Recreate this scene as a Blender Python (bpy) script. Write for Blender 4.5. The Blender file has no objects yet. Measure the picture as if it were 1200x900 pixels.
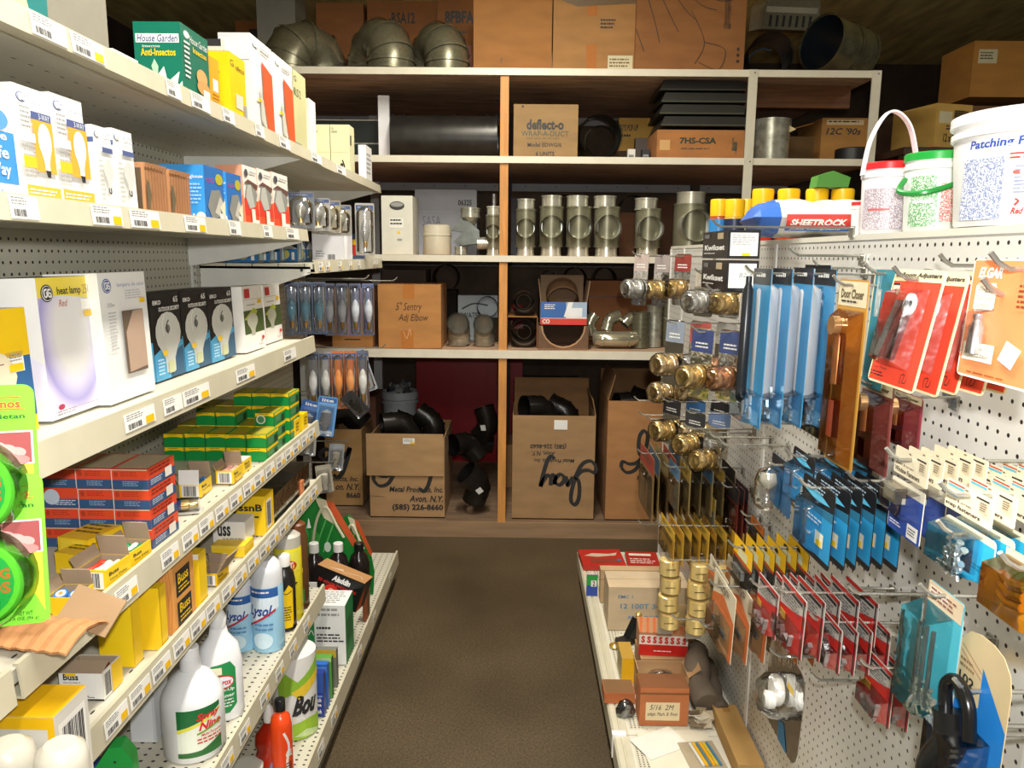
import bpy, bmesh, math, random
from mathutils import Matrix, Vector
random.seed(7)
SC = bpy.context.scene
COL = SC.collection
# ---------------------------------------------------------------- camera
FPX = 900.0                      # focal length in pixels of a 1200 px wide frame
PITCH, YAW, ROLL = math.atan(150/900.0), math.radians(0.5), math.radians(0.55)
CAM = Vector((0, 0, 1.65))
cam_d = bpy.data.cameras.new('camera'); cam = bpy.data.objects.new('camera', cam_d); COL.objects.link(cam)
cam_d.sensor_fit = 'HORIZONTAL'; cam_d.sensor_width = 36; cam_d.lens = 36*FPX/1200; cam_d.clip_start = .02; cam_d.clip_end = 60
RM = Matrix.Rotation(YAW, 3, 'Z') @ Matrix.Rotation(math.pi/2-PITCH, 3, 'X') @ Matrix.Rotation(ROLL, 3, 'Z')
cam.matrix_world = Matrix.Translation(CAM) @ RM.to_4x4()
SC.camera = cam
def ray(px, py): return RM @ Vector(((px-600)/FPX, (450-py)/FPX, -1))
def onX(px, py, X): r = ray(px, py); k = (X-CAM.x)/r.x; return CAM + r*k
def onY(px, py, Y): r = ray(px, py); k = (Y-CAM.y)/r.y; return CAM + r*k
def onZ(px, py, Z): r = ray(px, py); k = (Z-CAM.z)/r.z; return CAM + r*k
# ---------------------------------------------------------------- world, exposure, lights
SC.view_settings.view_transform = 'Standard'; SC.view_settings.look = 'None'
SC.view_settings.gamma = 1; SC.view_settings.use_curve_mapping = False
SC.view_settings.exposure = 0.08
wd = bpy.data.worlds.new('world'); SC.world = wd; wd.use_nodes = True
wd.node_tree.nodes['Background'].inputs[0].default_value = (.9, .95, 1, 1)
wd.node_tree.nodes['Background'].inputs[1].default_value = .05
def area(name, loc, size, power, color=(1,1,1), rot=(0,0,0), sy=None):
    l = bpy.data.lights.new(name, 'AREA'); l.energy = power; l.color = color
    l.shape = 'RECTANGLE'; l.size = size; l.size_y = sy or size
    o = bpy.data.objects.new(name, l); o.location = loc; o.rotation_euler = rot; COL.objects.link(o); return o
fl = bpy.data.lights.new('camera_flash', 'SPOT'); fl.energy = 92; fl.color = (1, .985, .96); fl.shadow_soft_size = .018
fl.spot_size = math.radians(110); fl.spot_blend = .6
flo = bpy.data.objects.new('camera_flash', fl); flo.location = (.03, .0, 1.74)
flo.rotation_euler = (math.pi/2-.10, 0, 0); COL.objects.link(flo)
WARM = (1, .95, .85)
for (x, y, p) in ((-.1, 2.9, 62), (-.1, .9, 48), (-.1, -1.2, 60), (.3, 5.3, 14), (3.0, 3.0, 12)):  # rearmost and far-right lamps have no fitting, added as fill light
    area('ceiling_fill_light', (x, y, 3.28), .16, p, WARM, sy=1.25)
# ---------------------------------------------------------------- materials
MATS = {}
def lin(h):
    h = h.lstrip('#'); c = [int(h[i:i+2], 16)/255 for i in (0, 2, 4)]
    return tuple(x/12.92 if x <= .04045 else ((x+.055)/1.055)**2.4 for x in c)+(1,)
def newmat(key):
    m = bpy.data.materials.new(key); m.use_nodes = True; MATS[key] = m
    nt = m.node_tree; b = nt.nodes['Principled BSDF']; return m, nt, b
def noisy(nt, b, c, amt=.12, scale=8, stretch=None, rough=None, detail=4):
    tc = nt.nodes.new('ShaderNodeTexCoord'); n = nt.nodes.new('ShaderNodeTexNoise'); n.inputs['Scale'].default_value = scale
    n.inputs['Detail'].default_value = detail
    src = tc.outputs['Object']
    if stretch:
        mp = nt.nodes.new('ShaderNodeMapping'); mp.inputs['Scale'].default_value = stretch
        nt.links.new(src, mp.inputs[0]); src = mp.outputs[0]
    nt.links.new(src, n.inputs['Vector'])
    r = nt.nodes.new('ShaderNodeValToRGB'); r.color_ramp.elements[0].position = .3; r.color_ramp.elements[1].position = .7
    r.color_ramp.elements[0].color = tuple(x*(1-amt) for x in c[:3])+(1,)
    r.color_ramp.elements[1].color = tuple(min(1, x*(1+amt)) for x in c[:3])+(1,)
    nt.links.new(n.outputs['Fac'], r.inputs[0]); nt.links.new(r.outputs[0], b.inputs['Base Color'])
    return tc, n, r
def P(h, rough=.45, metal=0.0):                 # printed ink, paint, plastic
    k = 'paint_%s_%d_%d' % (h.lstrip('#'), int(rough*100), int(metal*100))
    if k in MATS: return MATS[k]
    m, nt, b = newmat(k); b.inputs['Roughness'].default_value = rough; b.inputs['Metallic'].default_value = metal
    noisy(nt, b, lin(h), .04, 14, detail=2); return m
def CB(h='#b08a5c'):                            # corrugated cardboard
    k = 'cardboard_'+h.lstrip('#')
    if k in MATS: return MATS[k]
    m, nt, b = newmat(k); b.inputs['Roughness'].default_value = .85
    tc, n, r = noisy(nt, b, lin(h), .13, 5, (1, 1, 3))
    w = nt.nodes.new('ShaderNodeTexWave'); w.inputs['Scale'].default_value = 60; w.bands_direction = 'Z'
    nt.links.new(tc.outputs['Object'], w.inputs['Vector'])
    bp = nt.nodes.new('ShaderNodeBump'); bp.inputs['Strength'].default_value = .06; bp.inputs['Distance'].default_value = .002
    nt.links.new(w.outputs['Fac'], bp.inputs['Height']); nt.links.new(bp.outputs[0], b.inputs['Normal']); return m
def MET(h='#9a9a90', rough=.28, sc=18, amt=.25, met=.72):   # galvanised / bright metal
    k = 'metal_%s_%d' % (h.lstrip('#'), int(rough*100))
    if k in MATS: return MATS[k]
    m, nt, b = newmat(k); b.inputs['Metallic'].default_value = met; b.inputs['Roughness'].default_value = rough
    noisy(nt, b, lin(h), amt, sc); return m
def CLEAR(h='#ffffff', fac=.09, rough=.12, key='clear'):      # blister plastic, film
    k = '%s_plastic_%s_%d' % (key, h.lstrip('#'), int(fac*100))
    if k in MATS: return MATS[k]
    m, nt, b = newmat(k); out = nt.nodes['Material Output']
    tr = nt.nodes.new('ShaderNodeBsdfTransparent'); tr.inputs[0].default_value = lin(h)
    gl = nt.nodes.new('ShaderNodeBsdfGlossy'); gl.inputs['Roughness'].default_value = rough
    fr = nt.nodes.new('ShaderNodeFresnel'); fr.inputs[0].default_value = 1.45
    ad = nt.nodes.new('ShaderNodeMath'); ad.operation = 'ADD'; ad.inputs[1].default_value = fac; ad.use_clamp = True
    n = nt.nodes.new('ShaderNodeTexNoise'); n.inputs['Scale'].default_value = 38
    tc = nt.nodes.new('ShaderNodeTexCoord'); nt.links.new(tc.outputs['Object'], n.inputs['Vector'])
    bp = nt.nodes.new('ShaderNodeBump'); bp.inputs['Strength'].default_value = .35; bp.inputs['Distance'].default_value = .004
    nt.links.new(n.outputs['Fac'], bp.inputs['Height']); nt.links.new(bp.outputs[0], gl.inputs['Normal'])
    mx = nt.nodes.new('ShaderNodeMixShader')
    nt.links.new(fr.outputs[0], ad.inputs[0]); nt.links.new(ad.outputs[0], mx.inputs[0])
    nt.links.new(tr.outputs[0], mx.inputs[1]); nt.links.new(gl.outputs[0], mx.inputs[2]); nt.links.new(mx.outputs[0], out.inputs[0])
    return m
def HOLES(h, ax, ay, px, py, rx, ry, key, offx=0., offy=0., rough=.45):   # perforated enamelled steel: holes read dark
    k = 'perforated_'+key
    if k in MATS: return MATS[k]
    m, nt, b = newmat(k); b.inputs['Roughness'].default_value = rough
    L = nt.links
    tc, n, r = noisy(nt, b, lin(h), .05, 3)
    sp = nt.nodes.new('ShaderNodeSeparateXYZ'); L.new(tc.outputs['Object'], sp.inputs[0])
    def mth(op, a, bb=None):
        q = nt.nodes.new('ShaderNodeMath'); q.operation = op
        for i, v in enumerate((a, bb)):
            if v is None: continue
            if isinstance(v, (int, float)): q.inputs[i].default_value = v
            else: L.new(v, q.inputs[i])
        return q.outputs[0]
    def cell(axis, pitch, off, rad):
        a = mth('ADD', mth('DIVIDE', sp.outputs[axis], pitch), 1000.5+off)
        f = mth('SUBTRACT', mth('FRACT', a), .5)
        return mth('DIVIDE', f, rad/pitch)
    cx = cell(ax, px, offx, rx); cy = cell(ay, py, offy, ry)
    d = mth('ADD', mth('MULTIPLY', cx, cx), mth('MULTIPLY', cy, cy))
    inside = mth('LESS_THAN', d, 1.0)
    mx = nt.nodes.new('ShaderNodeMixRGB'); L.new(inside, mx.inputs[0]); L.new(r.outputs[0], mx.inputs[1])
    mx.inputs[2].default_value = lin('#2a2622'); L.new(mx.outputs[0], b.inputs['Base Color'])
    return m
def WOOD(h='#8a5a2a', key='wood', stretch=(1, 14, 14), amt=.3, rough=.6):
    k = 'wood_'+key
    if k in MATS: return MATS[k]
    m, nt, b = newmat(k); b.inputs['Roughness'].default_value = rough; noisy(nt, b, lin(h), amt, 4, stretch); return m
# ---------------------------------------------------------------- text glyph cache
TXT = {}
def textmesh(s, bold=0., shear=0.):
    k = (s, bold, shear)
    if k not in TXT:
        c = bpy.data.curves.new('t', 'FONT'); c.body = s; c.size = 1; c.resolution_u = 2; c.offset = bold; c.shear = shear
        o = bpy.data.objects.new('t', c); me = bpy.data.meshes.new_from_object(o)
        vs = [tuple(v.co) for v in me.vertices]; fs = [tuple(p.vertices) for p in me.polygons]
        x0 = min(v[0] for v in vs); x1 = max(v[0] for v in vs); y0 = min(v[1] for v in vs); y1 = max(v[1] for v in vs)
        TXT[k] = ([((v[0]-x0)/max(1e-6, x1-x0), (v[1]-y0)/max(1e-6, y1-y0)) for v in vs], fs)
        bpy.data.objects.remove(o); bpy.data.meshes.remove(me); bpy.data.curves.remove(c)
    return TXT[k]
def catmull(pts, n=6):
    out = []; p = [pts[0]]+list(pts)+[pts[-1]]
    for i in range(1, len(p)-2):
        for k in range(n):
            t = k/n; a, b, c, d = p[i-1], p[i], p[i+1], p[i+2]
            out.append(tuple(.5*((2*b[j])+(-a[j]+c[j])*t+(2*a[j]-5*b[j]+4*c[j]-d[j])*t*t+(-a[j]+3*b[j]-3*c[j]+d[j])*t**3) for j in range(len(b))))
    out.append(tuple(pts[-1])); return out
# ---------------------------------------------------------------- mesh builder
class MB:
    def __init__(s): s.v = []; s.f = []; s.m = []; s.s = []; s.mats = []; s.T = None
    def mi(s, mat):
        if mat not in s.mats: s.mats.append(mat)
        return s.mats.index(mat)
    def add(s, vs, fs, mat, smooth=False):
        o = len(s.v); i = s.mi(mat)
        if s.T is not None: vs = [tuple(s.T @ Vector(p)) for p in vs]
        s.v.extend(vs); s.f.extend([tuple(o+a for a in q) for q in fs]); s.m.extend([i]*len(fs)); s.s.extend([smooth]*len(fs)); return s
    def box(s, x0, x1, y0, y1, z0, z1, mat):
        return s.add([(x0,y0,z0),(x1,y0,z0),(x1,y1,z0),(x0,y1,z0),(x0,y0,z1),(x1,y0,z1),(x1,y1,z1),(x0,y1,z1)],
              [(0,3,2,1),(4,5,6,7),(0,1,5,4),(1,2,6,5),(2,3,7,6),(3,0,4,7)], mat)
    def slab(s, c, ux, uy, uz, mat):      # box from centre and three half-vectors
        c = Vector(c); ux = Vector(ux); uy = Vector(uy); uz = Vector(uz)
        vs = [tuple(c+a*ux+b*uy+d*uz) for d in (-1, 1) for (a, b) in ((-1,-1),(1,-1),(1,1),(-1,1))]
        return s.add(vs, [(0,3,2,1),(4,5,6,7),(0,1,5,4),(1,2,6,5),(2,3,7,6),(3,0,4,7)], mat)
    def prism(s, poly, fn, t, mat):       # fn(u,v,n) -> point ; n from 0 to t
        n = len(poly); vs = [tuple(fn(u, v, 0)) for u, v in poly]+[tuple(fn(u, v, t)) for u, v in poly]
        fs = [tuple(range(n))[::-1], tuple(range(n, 2*n))]+[(i, (i+1) % n, n+(i+1) % n, n+i) for i in range(n)]
        return s.add(vs, fs, mat)
    def lathe(s, prof, mat, seg=20, smooth=True, sx=1, sy=1, c=(0,0,0), rot=None, cap=True):
        vs = []; n = len(prof); R = rot or Matrix.Identity(3); c = Vector(c)
        for r, z in prof:
            for k in range(seg):
                a = 2*math.pi*k/seg; vs.append(tuple(c+R @ Vector((r*math.cos(a)*sx, r*math.sin(a)*sy, z))))
        fs = [(i*seg+k, i*seg+(k+1) % seg, (i+1)*seg+(k+1) % seg, (i+1)*seg+k) for i in range(n-1) for k in range(seg)]
        s.add(vs, fs, mat, smooth)
        if cap:
            for i, rev in ((0, True), (n-1, False)):
                if prof[i][0] > 1e-5:
                    q = [tuple(c+R @ Vector((prof[i][0]*math.cos(2*math.pi*k/seg)*sx, prof[i][0]*math.sin(2*math.pi*k/seg)*sy, prof[i][1]))) for k in range(seg)]
                    s.add(q[::-1] if rev else q, [tuple(range(seg))], mat)
        return s
    def tube(s, pts, r, mat, seg=6, smooth=True, cap=True):
        pts = [Vector(p) for p in pts]; n = len(pts); vs = []; up = None
        for i, p in enumerate(pts):
            t = (pts[min(i+1, n-1)]-pts[max(i-1, 0)]).normalized()
            if up is None:
                up = Vector((0, 0, 1)) if abs(t.z) < .9 else Vector((1, 0, 0))
            a = t.cross(up).normalized(); up = a.cross(t).normalized()
            rr = r[i] if isinstance(r, (list, tuple)) else r
            for k in range(seg):
                w = 2*math.pi*k/seg; vs.append(tuple(p+a*rr*math.cos(w)+up*rr*math.sin(w)))
        fs = [(i*seg+k, i*seg+(k+1) % seg, (i+1)*seg+(k+1) % seg, (i+1)*seg+k) for i in range(n-1) for k in range(seg)]
        if cap: fs += [tuple(range(seg))[::-1], tuple(range((n-1)*seg, n*seg))]
        return s.add(vs, fs, mat, smooth)
    def decals(s, fn, W, H, ds, n0=.0004, curved=False):
        for k, d in enumerate(ds):
            n = n0*(k+1); t = d[0]
            if t == 'r':
                _, a, b, c, e, col = d; nx = 10 if curved else 1
                vs = [tuple(fn((a+(c-a)*i/nx)*W, vv*H, n)) for vv in (b, e) for i in range(nx+1)]
                s.add(vs, [(i, i+1, nx+2+i, nx+1+i) for i in range(nx)], col)
            elif t == 'e':
                _, a, b, ru, rv, col = d; N = 20
                vs = [tuple(fn(a*W, b*H, n))]+[tuple(fn((a+ru*q*math.cos(2*math.pi*i/N))*W, (b+rv*q*math.sin(2*math.pi*i/N))*H, n)) for q in (.5, 1) for i in range(N)]
                fs = [(0, 1+i, 1+(i+1) % N) for i in range(N)]+[(1+i, 1+N+i, 1+N+(i+1) % N, 1+(i+1) % N) for i in range(N)]
                s.add(vs, fs, col)
            elif t == 'p':
                _, pts, col = d
                if not curved: s.add([tuple(fn(u*W, v*H, n)) for u, v in pts], [tuple(range(len(pts)))], col)
                else:
                    def clip(pl, side, x):
                        out = []
                        for i, a in enumerate(pl):
                            b = pl[i-1]; ia = side*(a[0]-x) >= 0; ib = side*(b[0]-x) >= 0
                            if ia != ib: q = (x-b[0])/(a[0]-b[0]); out.append((x, b[1]+(a[1]-b[1])*q))
                            if ia: out.append(a)
                        return out
                    for i in range(10):
                        pl = clip(clip(pts, 1, i/10), -1, (i+1)/10)
                        if len(pl) > 2: s.add([tuple(fn(u*W, v*H, n)) for u, v in pl], [tuple(range(len(pl)))], col)
            elif t == 't':
                _, str_, a, b, c, e, col = d[:7]; bold = d[7] if len(d) > 7 else .0; sh = d[8] if len(d) > 8 else 0.
                vs, fs = textmesh(str_, bold, sh)
                s.add([tuple(fn((a+(c-a)*x)*W, (b+(e-b)*y)*H, n)) for x, y in vs], fs, col)
            elif t == 's':
                _, pts, wd_, col = d; pp = [(u*W, v*H) for u, v in catmull(pts)]; vs = []
                for i, q in enumerate(pp):
                    a = pp[max(0, i-1)]; b = pp[min(len(pp)-1, i+1)]; dx, dy = b[0]-a[0], b[1]-a[1]; L_ = math.hypot(dx, dy) or 1
                    ww = wd_*(.75+.35*abs(math.sin(math.atan2(dy, dx)+.6)))/2
                    vs += [tuple(fn(q[0]-dy/L_*ww, q[1]+dx/L_*ww, n)), tuple(fn(q[0]+dy/L_*ww, q[1]-dx/L_*ww, n))]
                s.add(vs, [(2*i, 2*i+1, 2*i+3, 2*i+2) for i in range(len(pp)-1)], col)
            elif t == 'fine':
                _, a, b, c, e, rows, col = d; rnd = random.Random(int(a*991+b*773+rows))
                for i in range(rows):
                    y1 = e-(e-b)*i/rows; y0 = y1-(e-b)/rows*.45; x = a; lim = c-(c-a)*rnd.uniform(0, .25)
                    while x < lim:
                        x2 = min(lim, x+(c-a)*rnd.uniform(.07, .24)); s.add([tuple(fn(p*W, q*H, n)) for p, q in ((x,y0),(x2,y0),(x2,y1),(x,y1))], [(0,1,2,3)], col); x = x2+(c-a)*.035
            elif t == 'bar':
                _, a, b, c, e = d[:5]; rnd = random.Random(3); x = a
                while x < c:
                    w = (c-a)*rnd.choice((.015, .03, .045)); s.add([tuple(fn(p*W, q*H, n)) for p, q in ((x,b),(x+w,b),(x+w,e),(x,e))], [(0,1,2,3)], P('#222222')); x += w+(c-a)*rnd.choice((.015, .03, .04))
        return s
    def build(s, name, parent=None, loc=(0,0,0), rot=(0,0,0), label=None, cat=None, group=None, kind=None):
        me = bpy.data.meshes.new(name); me.from_pydata(s.v, [], s.f)
        for m in s.mats: me.materials.append(m)
        me.polygons.foreach_set('material_index', s.m); me.polygons.foreach_set('use_smooth', s.s); me.update()
        if any(s.s):
            try: me.set_sharp_from_angle(angle=math.radians(42))
            except Exception: pass
        o = bpy.data.objects.new(name, me); COL.objects.link(o); o.location = loc; o.rotation_euler = rot
        if parent is not None: o.parent = parent
        return tag(o, label, cat, group, kind)
def tag(o, label=None, cat=None, group=None, kind=None):
    for k, v in (('label', label), ('category', cat), ('group', group), ('kind', kind)):
        if v: o[k] = v
    return o
def empty(name, loc=(0,0,0), rot=(0,0,0), label=None, cat=None, group=None):
    o = bpy.data.objects.new(name, None); o.empty_display_size = .05; COL.objects.link(o); o.location = loc; o.rotation_euler = rot
    return tag(o, label, cat, group)
def dup(root, loc=None, rot=None, label=None, group=None):
    def cp(o, par):
        c = o.copy(); COL.objects.link(c); c.parent = par
        for ch in list(o.children): cp(ch, c)
        return c
    r = cp(root, None)
    if loc is not None: r.location = loc
    if rot is not None: r.rotation_euler = rot
    if label: r['label'] = label
    if group: r['group'] = group
    return r
H90 = math.pi/2
def faces(w, d, h):
    return {'F': (lambda u, v, n: (-w/2+u, -d/2-n, v), w, h), 'R': (lambda u, v, n: (w/2+n, -d/2+u, v), d, h),
            'L': (lambda u, v, n: (-w/2-n, d/2-u, v), d, h), 'T': (lambda u, v, n: (-w/2+u, -d/2+v, h+n), w, d),
            'B': (lambda u, v, n: (w/2-u, d/2+n, v), w, h)}
def carton(name, label, cat, loc, w, d, h, rz=0, col=None, deco={}, lean=0, group=None, opened=False, flaps=0, fcol=None, roll=0, sticker=None, parent=None, cut=None):
    """cardboard or printed carton; origin at the middle of its base, front towards local -Y"""
    mb = MB(); col = col or CB(); t = .0025 if h < .25 else .005
    if opened:
        ic = fcol or col
        mb.box(-w/2, w/2, -d/2, d/2, 0, t, ic); mb.box(-w/2, w/2, -d/2, -d/2+t, 0, h, col); mb.box(-w/2, w/2, d/2-t, d/2, 0, h, col)
        mb.box(-w/2, -w/2+t, -d/2+t, d/2-t, 0, h, col); mb.box(w/2-t, w/2, -d/2+t, d/2-t, 0, h, col)
        g = t*1.1
        mb.add([(-w/2+g,-d/2+g,t),(w/2-g,-d/2+g,t),(w/2-g,d/2-g,t),(-w/2+g,d/2-g,t),(-w/2+g,-d/2+g,h),(w/2-g,-d/2+g,h),(w/2-g,d/2-g,h),(-w/2+g,d/2-g,h)],
               [(0,1,5,4),(1,2,6,5),(2,3,7,6),(3,0,4,7)], ic)
    else: mb.box(-w/2, w/2, -d/2, d/2, 0, h, col)
    fc = faces(w, d, h)
    for k, ds in deco.items():
        fn, W, H = fc[k]; mb.decals(fn, W, H, ds)
    o = mb.build(name, parent, loc, (lean, roll, rz), label, cat, group)
    if flaps:
        fl_ = min(w, d)*.48; a = flaps
        for side, ln in (('F', w), ('R', d), ('L', d), ('B', w)):
            if isinstance(a, dict):
                if side not in a: continue
                ang, fl2 = a[side]
            else: ang, fl2 = a, fl_
            f = MB(); c, s_ = math.cos(ang), math.sin(ang)       # ang from vertical, outwards
            dx, dy = {'F': (0,-1), 'B': (0,1), 'R': (1,0), 'L': (-1,0)}[side]
            bx, by = dx*w/2, dy*d/2; tx, ty = abs(dy)*ln/2*.97, abs(dx)*ln/2*.97
            ctr = Vector((bx+dx*s_*fl2/2, by+dy*s_*fl2/2, h+c*fl2/2))
            f.slab(ctr, (tx, ty, 0), (dx*s_*fl2/2, dy*s_*fl2/2, c*fl2/2), (dx*c*t/2, dy*c*t/2, -s_*t/2), fcol or col)
            f.build('flap', o)
    if sticker:
        fk, a, b, c, e = sticker; fn, W, H = fc[fk]; q = MB()
        q.decals(fn, W, H, [('r', a, b, c, e, P('#f6f4ee')), ('r', a+(c-a)*.1, b+(e-b)*.05, c-(c-a)*.1, b+(e-b)*.42, P('#f2c40e')), ('fine', a+(c-a)*.12, b+(e-b)*.5, c-(c-a)*.1, e-(e-b)*.1, 3, P('#888888'))], n0=.0012)
        q.build('price_sticker', o)
    return o
# ================================================================= ROOM
def struct(name, mb): return mb.build(name, kind='structure')
def floor_mat():
    m, nt, b = newmat('worn_concrete'); L = nt.links
    tc, n, r = noisy(nt, b, lin('#50432f'), .28, 1.6, detail=10)
    n2 = nt.nodes.new('ShaderNodeTexNoise'); n2.inputs['Scale'].default_value = 130; n2.inputs['Detail'].default_value = 3; L.new(tc.outputs['Object'], n2.inputs['Vector'])
    r2 = nt.nodes.new('ShaderNodeValToRGB'); r2.color_ramp.elements[0].position = .38; r2.color_ramp.elements[1].position = .62
    r2.color_ramp.elements[0].color = (.55, .55, .55, 1); r2.color_ramp.elements[1].color = (1.25, 1.22, 1.15, 1); L.new(n2.outputs['Fac'], r2.inputs[0])
    mx = nt.nodes.new('ShaderNodeMixRGB'); mx.blend_type = 'MULTIPLY'; mx.inputs[0].default_value = .8
    L.new(r.outputs[0], mx.inputs[1]); L.new(r2.outputs[0], mx.inputs[2]); L.new(mx.outputs[0], b.inputs['Base Color'])
    mr = nt.nodes.new('ShaderNodeMapRange'); mr.inputs[3].default_value = .35; mr.inputs[4].default_value = .7; L.new(n.outputs['Fac'], mr.inputs[0]); L.new(mr.outputs[0], b.inputs['Roughness'])
    return m
RX0, RX1, RY0, RY1, RZ = -3.2, 5.0, -3.5, 7.6, 3.45
struct('floor', MB().box(RX0-.1, RX1+.1, RY0-.1, RY1+.1, -.1, 0, floor_mat()))
CEIL = WOOD('#dccb84', 'ceiling_board', (3, .6, 1), .25, .8)
struct('ceiling', MB().box(RX0-.1, RX1+.1, RY0-.1, RY1+.1, RZ, RZ+.1, CEIL))
WALL = WOOD('#4b3f33', 'dark_wall', (1, 1, 1), .35, .9)
struct('wall_back', MB().box(RX0-.1, RX1+.1, RY1, RY1+.1, 0, RZ, WALL))
struct('wall_left', MB().box(RX0-.1, RX0, RY0, RY1, 0, RZ, WALL))
struct('wall_right', MB().box(RX1, RX1+.1, RY0, RY1, 0, RZ, WALL))
struct('wall_front', MB().box(RX0-.1, RX1+.1, RY0-.1, RY0, 0, RZ, P('#b8b0a0', .8)))
for (x, y) in ((-.1, 2.9), (-.1, .9), (-.1, -1.2)):
    t = empty('ceiling_light', (x, y, RZ), label='long white fluorescent fitting on the ceiling over the aisle', cat='ceiling light', group='fluorescent fittings over the aisle')
    MB().box(-.11, .11, -.66, .66, -.07, 0, P('#d8d6cc')).build('housing', t)
    for s in (-.05, .05): MB().tube([(s, -.6, -.1), (s, .6, -.1)], .018, P('#f4f4ee', .3), 10).build('tube', t)
# grey painted duct column rising behind the left shelves
p0 = onY(62, 10, 1.9); p1 = onY(142, 10, 1.9); p2 = onY(176, 30, 2.25)
mb = MB().box(-1.75, -1.15, 1.95, 2.25, 0, RZ, P('#8f8b7d', .6))
mb.box(-1.42, -1.40, 1.94, 1.95, 2.2, 2.6, P('#5d574c', .6))
struct('trim_1', mb)
# ================================================================= BACK RACK
YR, YB = 4.35, 5.72
XL, XR_, XP, XA = -2.05, 1.92, -.093, 1.24
PLY = WOOD('#b59478', 'rack_plywood', (1.2, 9, 9), .4, .7)
ALU = P('#d9d3be', .35, .15); EDGE = P('#d9d2bd', .4); PINE = WOOD('#c98a45', 'pine', (12, 12, 1.2), .18, .55)
rack = empty('storage_rack', (0, YR, 0), label='deep wooden storage rack with pale metal edging across the back of the aisle', cat='storage rack')
def RB(*a): return MB().box(a[0], a[1], a[2]-YR, a[3]-YR, a[4], a[5], a[6])
levels = ((2.645, .034, XR_), (2.187, .034, XR_), (1.65, .033, XR_), (1.117, .045, XR_))
for z, th, xr in levels:
    b = RB(XL, xr, YR+.01, YB, z-.022, z, PLY).build('shelf_board', rack)
    MB().box(XL, xr, 0, .012, z-th, z+.002, EDGE).build('edge_trim', b, label='pale metal edge angle')
    m = MB().box(XL, xr, YB-YR-.012, YB-YR, z-.075, z, P('#9a9a9c', .5))
    for k in range(18): m.box(XL+.1+k*.22, XL+.108+k*.22, YB-YR-.014, YB-YR-.012, z-.045, z-.037, P('#333333'))
    m.build('rear_rail', b, label='grey slotted rear rail')
b = RB(XL, XR_, YR+.02, YB, .06, .09, WOOD('#7d6650', 'base_deck', (1, 5, 5), .25)).build('shelf_board', rack)
MB().box(XL, XR_, 0, .022, 0, .092, WOOD('#94785a', 'kickboard', (.6, 4, 6), .2, .5)).build('kick_board', b)
for (x, y) in ((XP, YR+.03), (XP-1.9, YR+.03)):
    for zz0, zz1 in ((.09, 1.07), (1.117, 1.617), (1.65, 2.153), (2.187, 2.61)):
        RB(x-.023, x+.023, y-.03+.012, y+.05, zz0, zz1, PINE).build('post', rack, label='orange brown pine post')
for x in (XA, XR_-.02):
    m = RB(x-.024, x+.024, YR-.006, YR+.004, .09, 2.647, ALU); m.box(x+.016, x+.022, 0.004, .05, .09, 2.645, ALU)
    for z in (2.63, 2.17, 1.63, 1.1): m.lathe([(.004, 0), (.004, .002)], P('#55503f'), 8, c=(x+.008, -.006, z), rot=Matrix.Rotation(H90, 3, 'X'))
    m.build('post', rack, label='pale aluminium angle post')
for x in (-1.05, -.093, 1.25): RB(x-.03, x+.03, YB-.06, YB-.02, .09, 2.62, P('#c9c8c4') if x < -1 else WALL).build('rear_post', rack)
a = onY(444, 181, 4.6); b_ = onY(456, 131, 4.6)
RB(a.x, b_.x, 4.60, 4.63, 2.19, 2.55, P('#efefef')).build('rear_post', rack, label='short white upright')
# diagonal brown brace of the right bay
RB(XA+.03, XR_-.05, 4.6, 4.63, 2.50, 2.62, WOOD('#6b4322', 'brace')).build('brace', rack)
# ================================================================= LEFT SHELVING
LX, LB = -.70, -1.10
CREAM = P('#cfcab8', .38); CREAM_S = HOLES('#cdc8b6', 0, 1, .09, .045, .0022, .007, 'shelf_deck')
PEG_L = HOLES('#b9b7a6', 1, 2, .0254, .0254, .0036, .0036, 'back_panel', rough=.5)
left = empty('shelving_unit', (LB, 1.9, 0), label='cream metal shop shelving along the left side of the aisle', cat='shelving unit')
OFF = (LB, 1.9, 0)
def lshelf(y0, y1, z0, z1, X=LX, deck=None, tagsl=(), name='shelf', lipmat=None, zb=None):
    y0 -= OFF[1]; y1 -= OFF[1]; X_ = X-LB; m = MB(); lm = lipmat or P('#cbc4ab', .35)
    zd = z1-.0135 if zb is None else zb
    m.box(.0, X_-.012, y0, y1, zd-.018, zd, deck or CREAM_S)
    prof = [(X_-.012, z1), (X_-.004, z1), (X_, z0), (X_-.03, z0), (X_-.03, z0+.003), (X_-.004, z0+.003), (X_-.008, z1-.004), (X_-.012, z1-.004)]
    m.prism(prof, lambda u, v, n: (u, y0+n, v), y1-y0, lm)
    o = m.build(name, left)
    for i, (ty, tw, yel) in enumerate(tagsl):
        q = MB(); tyl = ty-OFF[1]; h = min(.032, z1-z0-.006); zc = (z0+z1)/2; sl = (-.004)/(z1-z0)
        fn = lambda u, v, n: (X_+.0012+n+sl*(zc-h/2+v-z0)+0.0002, tyl-tw/2+u, zc-h/2+v)
        q.prism([(0,0),(tw,0),(tw,h),(0,h)], fn, .0008, P('#f3f1ea', .3))
        rnd = random.Random(i*7+int(z0*100))
        q.decals(lambda u, v, n: fn(u, v, n+.0009), tw, h, [('fine', .06, .55, .62, .93, 3, P('#8a8a8a')), ('bar', .08, .1, .5, .42)]+([('r', .66, .06, .94, .5, P('#f0bd10'))] if yel else []), n0=.0002)
        q.build('price_tag', o)
    return o
def runtags(y0, y1, w, gap, seed, skip=.1):
    rnd = random.Random(seed); y = y0+w/2; out = []
    while y < y1-w/2:
        if rnd.random() > skip: out.append((y, w, rnd.random() < .9))
        y += w+gap*rnd.uniform(.2, 1.6)
    return out
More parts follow.
